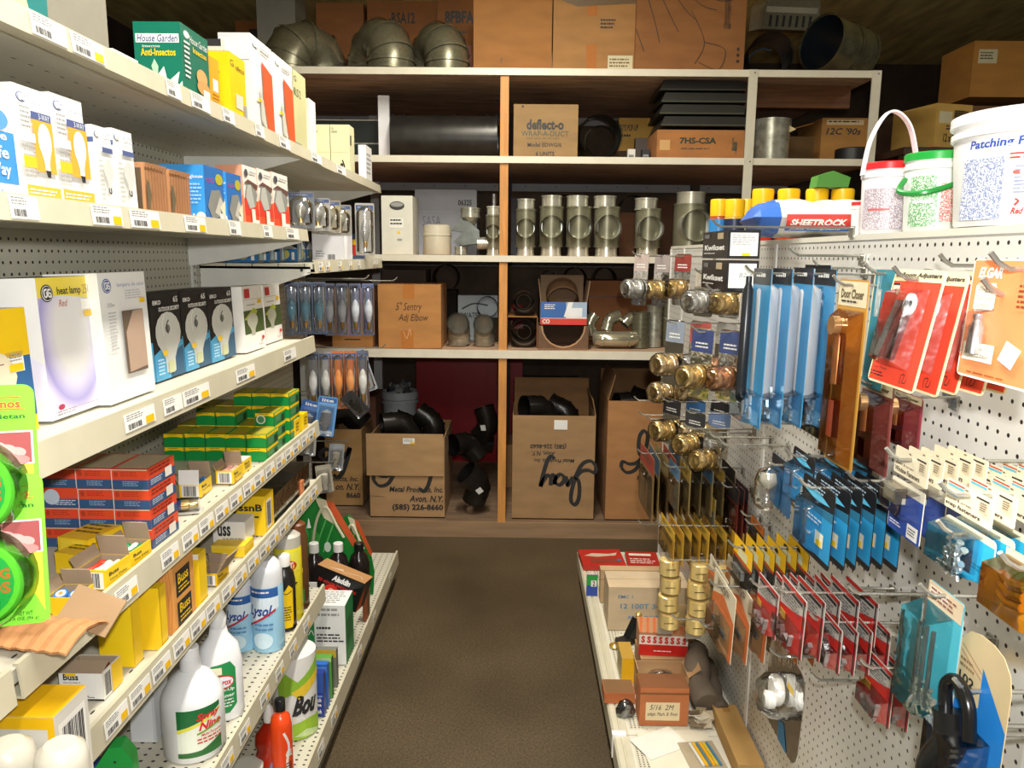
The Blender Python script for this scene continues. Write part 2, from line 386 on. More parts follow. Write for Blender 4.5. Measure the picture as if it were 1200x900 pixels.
def pxtags(z, X, lst): return [(.5*(onX(a, yy, X).y+onX(b, yy, X).y), abs(onX(b, yy, X).y-onX(a, yy, X).y), yl) for a, b, yy, yl in lst]
lshelf(-.6, 3.95, 1.955, 1.992, tagsl=pxtags(0, LX, [(38, 78, 45, 0), (85, 122, 60, 1), (196, 212, 110, 0), (225, 246, 125, 0), (262, 275, 143, 0), (300, 310, 160, 0), (328, 340, 172, 0), (365, 377, 190, 0), (395, 405, 200, 0)]))
lshelf(-.6, 2.58, 1.692, 1.73, tagsl=pxtags(0, LX, [(12, 45, 244, 0), (108, 143, 252, 1), (153, 187, 256, 1), (217, 241, 260, 1), (269, 282, 265, 0), (309, 319, 268, 0), (336, 350, 270, 0)]))
lshelf(2.66, 3.95, 1.585, 1.63, tagsl=runtags(2.7, 3.9, .06, .03, 5, .2))
lshelf(1.07, 2.62, 1.32, 1.374, tagsl=pxtags(0, LX, [(146, 182, 490, 1), (192, 214, 475, 0), (215, 246, 465, 1), (277, 299, 440, 1), (333, 347, 418, 0)]))
lshelf(-.6, 1.055, 1.32, 1.374)
lshelf(1.0, 2.64, 1.02, 1.074, tagsl=runtags(1.17, 2.62, .077, .012, 3, .04))
lshelf(-.6, .985, 1.02, 1.074)
lshelf(1.12, 2.65, .813, .868, tagsl=runtags(1.19, 2.62, .077, .012, 4, .04))
lshelf(-.6, 1.10, .76, .815, X=-.555)
DK = HOLES('#cdc8b6', 0, 1, .028, .022, .0045, .0035, 'lower_deck')
lshelf(-.6, 2.50, .465, .525, X=-.66, deck=DK, tagsl=runtags(1.3, 2.45, .07, .06, 6, .1))
lshelf(-.6, 3.70, .10, .17, X=-.60, deck=DK, tagsl=[(2.33, .08, 1), (2.16, .07, 0), (2.75, .07, 1), (3.05, .06, 1), (3.45, .06, 1)])
m = MB().box(.02, -.60-LB-.03, -2.5, 3.70-1.9, 0, .10, P('#8c8676', .5)); m.build('plinth', left)
# back panels, uprights, brackets
for y0, y1, z0, z1 in ((-.6, 1.06, .1, 2.05), (1.06, 2.60, .1, 2.05), (2.60, 3.95, 1.2, 2.05), (2.60, 3.7, .1, 1.2)):
    MB().box(-.012, -.002, y0+.004-1.9, y1-.004-1.9, z0, z1, PEG_L).build('back_panel', left, label='perforated grey back panel')
for y in (1.06, 2.60, 3.93):
    m = MB().box(-.03, .006, y-.015-1.9, y+.015-1.9, 0, 2.1, P('#c9c8c0', .35))
    for k in range(0, 80): m.box(.0062, .0066, y-1.903, y-1.897, .05+k*.0254, .062+k*.0254, P('#2c2a28'))
    m.build('upright', left)
def bracket(y, z, X=LX, ln=None, h=.09):
    L_ = (ln or (X-LB-.02)); m = MB()
    m.prism([(0, z+.012), (L_, z+.012), (L_, z-.012), (L_*.45, z-h*.75), (.02, z-h), (0, z-h)], lambda u, v, n: (u, y-1.9+n, v), .004, P('#dddcd4', .35))
    m.lathe([(.005, 0), (.005, .001)], P('#222222'), 10, c=(L_-.03, y-1.9-.0005, z), rot=Matrix.Rotation(H90, 3, 'X')); m.build('shelf_bracket', left)
for y in (1.06, 2.585, 3.92):
    bracket(y-.006, 1.965)
bracket(1.05, 1.70); bracket(2.57, 1.70)
bracket(2.66, 1.595, h=.11)
for y in (1.06, 2.60):
    bracket(y+.006, 1.33); bracket(y+.006, 1.03); bracket(y+.006, .82); bracket(y+.006, .47)
# ================================================================= RIGHT PEGBOARD UNIT
PX = .72; RXB = .308; RZ0 = 1.69
right = empty('pegboard_unit', (PX, 2.2, 0), label='white pegboard display unit with metal base deck on the right of the aisle', cat='display unit')
PEG_R = HOLES('#cccac3', 1, 2, .0254, .0254, .0034, .0034, 'pegboard', rough=.33)
ys = [-.6, .98, 2.2, 3.42, 3.72]
for y0, y1 in zip(ys[:-1], ys[1:]):
    MB().box(0, .012, y0-2.2+.003, y1-2.2-.003, .17, RZ0, PEG_R).build('peg_panel', right, label='perforated white panel')
for y in ys[1:]:
    m = MB().box(-.003, .035, y-2.2-.012, y-2.2+.012, 0, RZ0, P('#dddcd8', .35)); m.build('upright', right)
MB().box(-.002, .03, -2.8, 1.52, RZ0, RZ0+.012, P('#d4d1c4', .35)).build('top_cap', right)
DKR = HOLES('#cfcab6', 0, 1, .012, .010, .0028, .0024, 'base_deck')
for y0, y1 in ((-.6, .98), (.98, 2.2), (2.2, 3.72)):
    m = MB(); a, b_ = y0-2.2+.002, y1-2.2-.002; w = RXB-PX
    m.box(w+.05, 0, a, b_, .155, .17, P('#d8d4c6', .4)); m.box(w+.055, w+.10, a+.03, b_-.02, .17, .1706, DKR)
    if y1 > 3: m.box(w+.10, -.01, a+.03, b_-.02, .17, .1706, HOLES('#cfcab6', 0, 1, .03, .03, .003, .003, 'base_deck_far'))
    m.prism([(w, .10), (w, .165), (w+.006, .172), (w+.022, .172), (w+.026, .166), (w+.032, .172), (w+.05, .17), (w+.05, .155), (w+.008, .155), (w+.008, .10)], lambda u, v, n: (u, a+n, v), b_-a, P('#cbc5ae', .4))
    m.build('base_deck', right)
MB().box(RXB-PX+.03, 0, -2.8, 1.5, 0, .10, P('#7c7465', .6)).build('plinth', right)
MB().box(RXB-PX-.003, RXB-PX+.04, -.012, .012, .10, .178, P('#f2f1ee', .4)).build('joint_cover', right, label='white plastic joint cover')
# ================================================================= helpers for placing goods
def proj(p):
    q = RM.transposed() @ (Vector(p)-CAM); return 600+FPX*q.x/-q.z, 450-FPX*q.y/-q.z
def Yof(px, X, z):                      # depth at which the plane X, at height z, crosses image column px
    a, b = .25, 7.0
    for _ in range(40):
        m_ = (a+b)/2; u = proj((X, m_, z))[0]
        if (u < px) == (X < 0): a = m_
        else: b = m_
    return (a+b)/2
W_ = '#e9e8e4'; WHITE = P(W_, .4); BLACK = P('#161616', .35); YEL = P('#f3c80c', .4); BLUE = P('#2f5fae', .4); RED = P('#c4231c', .4); TAN = CB('#a98b66')
INK = P('#2a2a2a', .5); GREY = P('#9b9b98', .5); NAVY = P('#27336f', .4); GREEN = P('#1d8a3a', .4)
def lcarton(name, label, xl, xr, ytop, z, X, depth, deco={}, col=None, lean=0, zm=.06, h=None, cat='box', **kw):
    """carton on the left shelves, front towards the aisle (+X), front edges at image columns xl..xr"""
    y0, y1 = Yof(xl, X, z+zm), Yof(xr, X, z+zm)
    if h is None: h = onX(xl, ytop, X).z-z
    return carton(name, label, cat, (X-depth/2, (y0+y1)/2, z+abs(math.sin(lean))*depth/2), y1-y0-.005, depth, h, H90, col, deco, lean, **kw)
def ccarton(name, label, px, py, z, w, d, h, deco={}, col=None, rz=0, cat='box', **kw):
    """carton whose near bottom aisle-side corner (front right) stands at image point px,py; front (-Y) faces the camera"""
    p = onZ(px, py, z); c, s = math.cos(rz), math.sin(rz); ox, oy = -w/2, d/2
    if .8 < z < 1.2 and p.x < 0: p.x = min(p.x, -.7145-max(0, -s*d))
    return carton(name, label, cat, (p.x+ox*c-oy*s, p.y+ox*s+oy*c, z), w, d, h, rz, col, deco, **kw)
def cpx(name, label, xl, xr, ytop, ybot, z, d, deco={}, col=None, cat='box', **kw):
    p = onZ(xr, ybot, z); p.x = min(p.x, -.622 if z < .2 else -.7145); w = p.x-onY(xl, ybot, p.y).x; h = onY(xr, ytop, p.y).z-z
    return carton(name, label, cat, (p.x-w/2, p.y+d/2, z), w, d, h, 0, col, deco, **kw)
def bpx(t, px, ybot, wpx, ytop, r, h):          # size a bottle (built with radius r, height h) to its place
    zz = t.location.z; p = onZ(px, ybot, zz); dd = (RM.transposed() @ (p-CAM)).z*-1
    k = wpx*dd/FPX/2/r; p2 = Vector((min(p.x, (-.628 if zz < .2 else -.676)-r*k), p.y+r*k*.8, zz)); t.location = p2; hm = .27 if zz < .2 and p2.y < 2.55 else (.30 if zz > .3 else 1)
    t.scale = (k, k, min(hm, onY(px, ytop, p2.y).z-zz)/h); return t
def bulbpoly(cu, cv, ru, rv):           # light bulb silhouette in face units
    pts = []
    for k in range(13):
        a = math.radians(-50+k*280/12); pts.append((cu+ru*math.cos(a), cv+rv*.15+rv*.62*math.sin(a)))
    pts += [(cu-ru*.38, cv-rv*.62), (cu-ru*.36, cv-rv), (cu+ru*.36, cv-rv), (cu+ru*.38, cv-rv*.62)]
    return pts
def swirl(u, v, r, col, bg, asp):       # round monogram: ring, disc and looped initials
    return [('e', u, v, r, r*asp, col), ('e', u, v, r*.86, r*.86*asp, bg), ('e', u, v, r*.78, r*.78*asp, col),
            ('s', [(u-r*.05, v+r*.45*asp), (u-r*.5, v+r*.3*asp), (u-r*.45, v-r*.35*asp), (u-r*.1, v-r*.3*asp), (u-r*.12, v+.02*asp)], .004*r/.15*1.2, bg),
            ('s', [(u+r*.5, v+r*.35*asp), (u+r*.12, v+r*.4*asp), (u+r*.1, v-r*.3*asp), (u+r*.5, v-r*.35*asp), (u+r*.45, v), (u+r*.2, v)], .004*r/.15*1.2, bg)]
# ================================================================= TOP SHELF (left)
z = 1.981; X = -.722
TEAL = P('#12705a', .35)
lcarton('plant_spray_box', 'green garden spray carton with white leaves standing on the top left shelf', 213, 246, 27, z, X, .10, {
    'L': [('r', .04, .72, .96, .84, WHITE), ('t', 'House Garden', .07, .73, .93, .83, P('#2c3c78'), .01, .2), ('t', 'Insectos', .18, .655, .55, .69, WHITE), ('t', 'Anti-Insectos', .14, .54, .88, .64, YEL, .02),
          ('p', [(.4, .28), (.35, .4), (.42, .5), (.5, .4), (.48, .28)], P('#a9c9b0')), ('p', [(.55, .1), (.5, .3), (.62, .4), (.68, .2)], P('#dfe9df')), ('p', [(.68, .06), (.75, .22), (.95, .33), (.88, .12)], P('#dfe9df')), ('p', [(.9, .04), (.92, .14), (1, .2), (1, .02)], P('#e9efe9')), ('p', [(.3, .12), (.36, .22), (.48, .2), (.5, .1)], P('#a9c9b0'))],
    'F': [('e', .2, .88, .1, .05, WHITE), ('t', 'House Garden', .3, .8, .95, .9, WHITE, .0, .2), ('t', 'Insectos', .4, .68, .9, .76, YEL, .02), ('fine', .08, .25, .3, .78, 8, WHITE), ('e', .68, .38, .2, .12, P('#e8a566')), ('e', .72, .24, .24, .1, P('#d99a5a')), ('r', .7, .08, .95, .22, WHITE)]}, TEAL)
lcarton('bird_box', 'teal carton with an orange flower at the near end of the top left shelf', 10, 55, -30, z, X, .06, {
    'F': [('e', .55, .62, .22, .25, P('#e8924a')), ('p', [(0, 0), (.5, 0), (.2, .5), (0, .6)], P('#b9c9a0')), ('e', .55, .35, .2, .08, P('#213a6a'))]}, P('#137a78'), h=.14)
lcarton('flat_carton', 'low beige carton lying behind the lip of the top left shelf', 62, 142, 0, z, -.80, .16, {'F': [('r', 0, 0, .16, 1, P('#b89a1c'))], 'T': [('fine', .1, .1, .9, .9, 5, P('#a79a78'))]}, P('#b9a577', .6), h=.046, zm=.03)
lcarton('white_carton', 'small white carton beside the green garden spray carton', 132, 163, 0, z, -.745, .10, {'F': [('r', .5, 0, 1, .35, YEL), ('r', .3, .3, .9, .45, INK)]}, WHITE, h=.035, zm=.02)
lcarton('bulb_box', 'small orange printed carton right of the green garden spray carton', 247, 258, 66, z, -.735, .06, {'F': [('r', .2, .4, .8, .62, WHITE), ('fine', .1, .1, .9, .35, 4, P('#9a6a10'))], 'L': [('fine', .1, .6, .9, .9, 3, WHITE)]}, P('#e6a322'))
lcarton('bulb_box', 'beige carton with a dark lid behind the yellow carton, top left shelf', 262, 275, 48, z, -.79, .06, {'L': [('r', 0, .92, 1, 1, INK)], 'T': [('r', 0, 0, 1, 1, INK)]}, P('#dcd8c6'))
lcarton('bulb_box', 'bright yellow bulb carton on the top left shelf', 270, 289, 61, z, X, .062, {'T': [('r', 0, 0, 1, 1, INK)], 'L': [('t', 'G', .1, .78, .22, .84, INK), ('fine', .15, .66, .7, .7, 1, INK), ('e', .4, .2, .3, .09, P('#e7bb08'))],
    'F': [('t', 'G', .04, .8, .25, .9, INK), ('t', 'reflector', .35, .78, .95, .86, INK), ('r', .3, .2, .75, .42, P('#d9d4c0')), ('r', .8, .1, 1, .3, GREY)]}, YEL)
for xl, xr, yt, dp, lb in ((296, 321, 41, .085, 'white bulb carton with orange flame panel, nearer of two, top left shelf'), (322, 345, 63, .06, 'white bulb carton with orange flame panel, farther of two, top left shelf')):
    lcarton('bulb_box', lb, xl, xr, yt, z, X, dp, {'F': swirl(.2, .9, .12, P('#5a6288'), P(W_), .2)+[('fine', .4, .85, .9, .92, 2, GREY), ('p', [(.45, .78), (.95, .7), (1, .05), (.7, 0), (.5, .35)], P('#d4572a')), ('p', [(.35, .12), (.3, .5), (.48, .35), (.62, .06)], P('#c9c6b6')), ('r', .2, .33, .38, .36, YEL)], 'L': [('r', 0, .96, 1, .99, P('#d6d8dc')), ('r', .05, .72, .95, .73, GREY)]}, WHITE)
CREAMBOX = P('#d9d6ac', .45)
lcarton('bulb_box', 'cream bulb carton with dark lettering after the white ones, top left shelf', 344, 360, 81, z, X, .045, {'F': [('t', 'G', .1, .86, .3, .93, INK), ('t', 'R52', .1, .68, .6, .78, P('#6a6a50')), ('fine', .1, .03, .7, .1, 2, GREY)], 'T': [('r', 0, 0, 1, 1, INK)]}, P('#c4c08e', .5))
lcarton('bulb_box', 'slim white carton behind the pair of cream bulb cartons', 363, 371, 116, z, -.745, .03, {}, P('#e9e8dc'))
for xo, lb in ((.083, 'pale cream bulb carton with a bird print, left of the pair, top left shelf'), (0., 'pale cream bulb carton with a bird print, right of the pair, top left shelf')):
    yy = Yof(410, X, z+.05); w = .08
    carton('bulb_box', lb, 'box', (X-xo-w/2, yy+.05, z), w, .095, .205, 0, CREAMBOX, {'F': [('t', 'G', .06, .9, .16, .95, INK), ('t', 'miniature', .06, .84, .36, .89, INK), ('s', [(.55, .1), (.7, .16), (.66, .24), (.6, .3)], .006, INK), ('e', .57, .2, .08, .04, INK), ('r', .03, .45, .97, .455, GREY)], 'R': [('r', .1, .6, .4, .8, P('#4a4a3a'))]})
lcarton('bulb_box', 'little white carton at the far end of the top left shelf', 429, 436, 170, z, X, .035, {'F': [('fine', .1, .2, .9, .8, 5, GREY)]}, WHITE)
# ================================================================= SECOND SHELF (left)
z = 1.7185; X = -.722; LN = -.03
lcarton('display_card', 'blue and white lamp carton lettered Way at the near end of the second left shelf', -38, 24, 100, z, X, .02, {
    'F': [('r', 0, .16, .96, .62, P('#3f8fcf')), ('t', 'Single', .1, .52, .8, .62, WHITE, .02), ('t', 'Life', .35, .38, .8, .49, WHITE, .02), ('t', 'Way', .35, .2, .8, .34, WHITE, .02), ('e', .55, .72, .3, .1, P('#5a9ad0')), ('e', .55, .72, .12, .04, P('#eef2f6')), ('t', 'fp', .5, .04, .7, .1, P('#5a9ad0'))]}, WHITE, lean=LN, h=.155)
def softwhite(xl, xr, yt, lb, w2=0, side=.08):
    o = lcarton('bulb_box', lb, xl, xr, yt, z, X, side, {
        'F': swirl(.22, .9, .14, P('#3d5a9a'), P(W_), .3)+[('t', 'soft white', .42, .86, .95, .9, P('#8b95b4')), ('r', .4, .73, 1, .8, P('#51608f')), ('t', '3-WAY', .62, .74, .95, .79, WHITE), ('r', .4, .28, 1, .73, P('#f0a93c')), ('p', bulbpoly(.72, .52, .2, .25), P('#eceae2')),
              ('p', [(.64, .3), (.8, .3), (.78, .24), (.68, .24)], INK), ('r', 0, .52, .42, .6, WHITE), ('fine', .05, .62, .35, .82, 5, GREY), ('fine', .02, .2, .42, .5, 7, P('#b0b0aa')), ('r', 0, .3, .36, .4, P('#f5c22c')), ('r', 0, .03, 1, .15, P('#f2b23c')), ('fine', .05, .06, .9, .12, 2, WHITE)],
        'L': [('fine', .5, .5, .95, .95, 8, P('#d5d2ca')), ('fine', .5, .1, .95, .4, 6, P('#d5d2ca'))]}, WHITE, lean=LN)
softwhite(24, 66, 100, 'white and amber three-way bulb carton, left of two on the second left shelf')
softwhite(67, 106, 111, 'white and amber three-way bulb carton, right of two on the second left shelf')
for xl, xr, yt, lb in ((114, 136, 148, 'white carton with grey bulb print, left of two, second left shelf'), (137, 161, 152, 'white carton with grey bulb print, right of two, second left shelf')):
    lcarton('bulb_box', lb, xl, xr, yt, z, X, .07, {'F': swirl(.2, .9, .15, P('#3d5a9a'), P(W_), .25)+[('t', 'soft', .5, .9, .9, .94, P('#8b95b4')), ('t', 'white', .5, .84, .95, .88, P('#8b95b4')), ('r', .35, .7, .95, .76, P('#51608f')), ('p', bulbpoly(.6, .46, .28, .22), P('#d2d2cc')), ('s', [(.5, .28), (.5, .23), (.62, .22), (.62, .28)], .003, INK), ('fine', .05, .1, .3, .6, 9, P('#bdbdb6'))],
        'L': [('r', .2, .8, 1, .86, P('#51608f'))]}, P('#eeede6'), lean=LN)
BR = P('#b98458', .7); BRD = P('#9a6a42', .7)
for xl, xr, yt, lb in ((169, 195, 190, 'brown ribbed cardboard bulb sleeve, left of two before the blue carton'), (198, 222, 198, 'brown ribbed cardboard bulb sleeve, right of two before the blue carton')):
    lcarton('bulb_sleeve', lb, xl, xr, yt, z, X, .06, {'F': [('r', i*.125+.05, 0, i*.125+.10, .94, BRD) for i in range(8)]+[('r', 0, .94, 1, 1, BRD), ('p', [(0, .1), (.12, .18), (.2, .4), (.12, .62), (0, .7)], P('#6a604a'))], 'L': [('r', .1, .1, .9, .9, P('#5b4a36'))]}, BR)
SKY = P('#3796dd', .4)
def winbox(px, py_, w, d, h, lb, two=False):
    yy = Yof(px, X, z+.06)
    o = carton('lamp_box', lb, 'box', (X-w/2, yy+d/2, z), w, d, h, 0, SKY, {
        'F': [('e', .22, .78, .12, .11, WHITE), ('e', .22, .78, .10, .09, SKY), ('t', 'W', .15, .74, .29, .82, WHITE), ('t', 'Westinghouse', .38, .75, .98, .83, WHITE, .01), ('fine', .5, .3, .95, .68, 6, P('#9cc8ee')), ('e', .9, .1, .11, .09, WHITE), ('r', .72, .04, .76, .16, WHITE)],
        'R': [('r', 0, 0, 1, 1, P('#2c6fb8')), ('t', '60', .1, .72, .5, .8, P('#c8307a')), ('e', .75, .8, .2, .1, P('#b9b13a')), ('p', [(.1, .3), (.3, .58), (.75, .62), (.95, .4), (.7, .12), (.3, .1)], P('#8a8a84')), ('p', [(.45, .2), (.75, .5), (.9, .4), (.7, .14)], P('#c9c5ba')), ('r', .7, .0, .95, .2, WHITE), ('p', [(.7, .3), (1, .45), (1, .1)], P('#e8e0c4'))]})
winbox(240, 183, .10, .115, .130, 'bright blue lamp carton with cut-out window, nearer and larger of two')
winbox(266, 190, .05, .10, .128, 'bright blue lamp carton with cut-out window, farther and slimmer of two')
ORG = P('#e0512a', .4)
for i, (a, b, nm) in enumerate(((287, 304, 'nearest'), (304, 321, 'middle'), (321, 340, 'farthest'))):
    lcarton('bulb_box', nm+' of three white and orange bulb cartons with hexagon windows', a, b, 194+i*4, z, X, .07, {
        'F': [('r', 0, 0, 1, .45, ORG), ('p', [(0, .45), (.5, .62), (1, .3), (1, .2), (0, .2)], P('#e23c28')), ('p', [(.05, .5), (.3, .3), (.75, .34), (.95, .56), (.68, .74), (.2, .7)], P('#8f8f88')), ('p', [(.1, .48), (.35, .3), (.7, .34), (.5, .7), (.25, .68)], P('#bdbdb4')), ('p', [(.0, .7), (.5, .72), (.9, .62), (1, .72), (.3, .78)], P('#6d4a42')), ('e', .2, .88, .12, .06, P('#4a4a52')), ('fine', .4, .86, .9, .92, 1, GREY), ('r', .4, .05, .65, .3, P('#ece4d8')), ('r', .62, .03, .9, .12, P('#f4efe6'))],
        'L': [('r', 0, 0, 1, .5, P('#e8824e')), ('r', 0, .5, 1, 1, P('#e8a07a'))]}, P('#e8e4da'), lean=-.03)
# ================================================================= THIRD SHELF (left)
z = 1.3625; X = -.722; LN = -.035
lcarton('bulb_box', 'large yellow and blue bulb carton at the near end of the third left shelf', -50, 43, 333, z, onZ(46, 504, z).x, .07, {
    'F': [('r', 0, 0, 1, .13, YEL), ('r', 0, .13, 1, .62, P('#2e6096')), ('r', 0, .62, 1, 1, YEL), ('p', bulbpoly(.3, .42, .48, .4), P('#e6d9bc')), ('s', [(0, .56), (.3, .58), (.62, .58)], .0015, P('#7a2f44'))]}, P('#dcd8d4'), lean=LN, h=.198, sticker=('F', .66, .5, .9, .66))
PUR = lambda a: P(a, .35)
def heat_mat():
    m, nt, b = newmat('heat_lamp_print'); b.inputs['Roughness'].default_value = .35
    tc = nt.nodes.new('ShaderNodeTexCoord'); g = nt.nodes.new('ShaderNodeTexGradient'); g.gradient_type = 'SPHERICAL'
    mp = nt.nodes.new('ShaderNodeMapping'); mp.inputs['Location'].default_value = (0, 0, -1.0); mp.inputs['Scale'].default_value = (9.5, 0, 7.0)
    nt.links.new(tc.outputs['Object'], mp.inputs[0]); nt.links.new(mp.outputs[0], g.inputs[0])
    r = nt.nodes.new('ShaderNodeValToRGB'); e = r.color_ramp.elements; e[0].position = 0; e[0].color = lin('#d6d0e6'); e[1].position = .55; e[1].color = lin('#e6e4e2')
    q = e.new(.16); q.color = lin('#a39bd2'); q = e.new(.36); q.color = lin('#d2cde4')
    nt.links.new(g.outputs[0], r.inputs[0]); nt.links.new(r.outputs[0], b.inputs['Base Color']); return m
lcarton('bulb_box', 'large white and lilac heat lamp carton on the third left shelf', 57, 123, 328, z, onZ(130, 472, z).x, .11, {
    'F': [('r', 0, .02, 1, .98, heat_mat()), ('p', [(.0, .86), (0, 1), (1, 1), (1, .8), (.8, .84), (.4, .87)], P('#f1d94e'))]+swirl(.15, .89, .10, INK, P(W_), .62)+[('t', 'heat lamp', .3, .86, .72, .93, INK, .02), ('t', '250', .74, .87, .88, .94, P('#a08a50')), ('t', 'Red', .3, .79, .45, .84, P('#b03a2a'), 0, .3),
          ('r', .68, .75, .9, .83, P('#f8f6f0')), ('r', .72, .70, .88, .745, YEL), ('p', bulbpoly(.91, .17, .045, .055), P('#a8284a')), ('e', .13, .085, .055, .02, P('#a8284a')), ('fine', .05, .02, .4, .06, 2, GREY), ('s', [(.4, .06), (.9, .05)], .001, GREY)],
    'L': [('p', [(0, .1), (1, .15), (1, .4), (.2, .6)], P('#e3e0f0'))], 'T': [('r', 0, 0, 1, 1, INK)]}, WHITE, lean=LN)
lcarton('bulb_box', 'white bulb carton with a rectangular window showing brown card, on the third left shelf', 127, 181, 322, z, onZ(182, 458, z).x, .10, {
    'F': swirl(.16, .9, .09, P('#3d5a9a'), P(W_), .62)+[('t', 'lampara de calor', .35, .88, .95, .92, P('#8b95b4')), ('fine', .5, .78, .9, .86, 4, P('#c0c0c0')), ('r', .8, .75, .92, .79, YEL), ('t', '250w', .1, .74, .25, .77, GREY), ('fine', .1, .4, .26, .7, 12, P('#b4b4b4')), ('r', .37, .2, .83, .70, P('#6b5a4c')), ('p', [(.42, .21), (.83, .23), (.83, .7), (.6, .69), (.42, .53)], P('#b79c88'))]}, WHITE, lean=LN)
LBL = P('#4fa3cf')
for a, b, yt, nm, yb in ((181, 216, 346, 'nearest', 438), (216, 247, 343, 'middle', 427), (247, 276, 340, 'farthest', 417)):
    Xb = onZ(b+1, yb, z).x
    lcarton('bulb_box', nm+' of three black and blue floodlight bulb cartons', a, b, yt, z, Xb, .10, {
        'F': [('p', [(0, 0), (1, 0), (1, .4), (.5, .38), (0, .28)], P('#2c5878')), ('p', [(0, 0), (.5, .0), (.45, .25), (1, .36), (1, .42), (.45, .42), (0, .3)], LBL), ('p', bulbpoly(.52, .47, .43, .40), P('#cfd0ca')), ('e', .5, .58, .08, .05, P('#73746f')), ('s', [(.35, .5), (.33, .65), (.42, .75)], .002, P('#f0f0ea')), ('s', [(.5, .52), (.46, .62), (.54, .68)], .003, INK), ('r', .42, .06, .62, .2, P('#c4c79a')), ('t', 'EIKO', .06, .87, .32, .92, WHITE, .03), ('t', '65', .74, .88, .9, .95, WHITE, .02), ('t', 'OUTDOOR SECURITY', .22, .79, .93, .84, WHITE, .03), ('fine', .05, .05, .3, .25, 5, P('#bfe0f0')), ('r', .24, .28, .4, .34, YEL)],
        'L': [('r', 0, 0, 1, .45, LBL), ('fine', .5, .45, .9, .6, 3, YEL), ('r', 0, .45, .35, 1, P('#e6e3d8'))], 'T': [('r', 0, 0, 1, 1, INK)]}, BLACK, lean=-.03, cat='box')
for a, b, yt, nm, yb in ((277, 287, 340, 'nearest, partly hidden', 410), (288, 311, 337, 'middle', 407), (312, 331, 335, 'farthest', 398)):
    Xb = onZ(b, yb, z).x
    lcarton('bulb_box', nm+' of three white and green halogen bulb cartons', a, b, yt, z, Xb, .07, {
        'F': [('r', 0, .27, 1, .63, P('#47592b')), ('p', [(0, .5), (.5, .66), (.7, .6), (.4, .45)], P('#b5c23a')), ('p', bulbpoly(.4, .44, .27, .19), P('#b9b9a6')), ('r', .08, .82, .34, .96, RED), ('fine', .15, .68, .6, .72, 1, GREY), ('r', .7, .72, .9, .78, YEL), ('r', 0, .795, 1, .8, GREY), ('e', .85, .17, .07, .03, RED), ('t', 'halo', .6, .06, .85, .1, P('#c26a7a'))]}, P('#efece6'), lean=-.04)
# ================================================================= FOURTH SHELF (left): fuse boxes
z = 1.062
GRN = P('#128a3e', .35)
def green_fuse(px, py, lv, lb, round_=False):
    p = onZ(px, py, z); p.x = min(p.x, -.7165); w, d, h = .058, .10, .0385
    de = {'F': [('r', 0, .78, 1, 1, YEL), ('p', [(0, .7), (.3, .78), (.7, .78), (1, .7), (1, .82), (0, .82)], YEL), ('fine', .2, .84, .8, .95, 1, P('#8a7a20')), ('r', .96, 0, 1, 1, P('#0f6a30'))],
          'R': [('r', 0, .78, 1, 1, YEL), ('fine', .1, .15, .9, .7, 5, P('#7fb38c')), ('r', .6, .1, .9, .6, P('#0c3f20'))], 'T': [('r', .08, .08, .92, .92, P('#b7a830'))]}
    if round_: de['F'] += [('e', .3, .5, .24, .36, P('#e9e4d0')), ('e', .3, .5, .18, .27, P('#4f8a5a'))]
    carton('fuse_box', lb, 'fuse box', (p.x-w/2-random.uniform(0, .002), p.y+d/2+random.uniform(0, .006), z+lv*(h+.0006)), w, d, h, random.uniform(-.02, .02), GRN, de, group='green and yellow fuse boxes on the fourth left shelf')
stacks = [((321, 541), (0, 1), (321, 541)), ((291, 541), (0, 1, 2), 0), ((262, 541), (0, 1), 0), ((232, 541), (0, 1), 0), ((203, 541), (0, 1), 0)]
gx = onZ(321, 541, z); gx.x = min(gx.x, -.7165); rows = [(gx.y, gx.x, 5, {0: 2, 1: 2, 2: 2, 3: 2, 4: 2}), (gx.y+.115, gx.x-.012, 5, {0: 3, 1: 2, 2: 3, 3: 3, 4: 2})]
g3 = onZ(336, 529, z)
names_c = ['aisle-side', 'second', 'third', 'fourth', 'innermost']; names_l = ['bottom', 'second', 'third', 'top']
for ri, (yy, xx, nc, hts) in enumerate(rows+[(max(g3.y+.01, gx.y+.228), min(g3.x, -.7165), 5, {0: 4, 1: 4, 2: 4, 3: 3, 4: 3})]):
    for c in range(nc):
        for lv in range(hts[c]):
            px, py = proj((xx-c*.0592, yy, z))
            nmr = ['front', 'middle', 'back'][ri]; lvn = names_l[lv] if lv < hts[c]-1 else 'topmost'
            green_fuse(px, py, lv, '%s green fuse box of the %s stack in the %s row' % (lvn, names_c[c], nmr), ri == 1 and c == 0 and lv == 2)
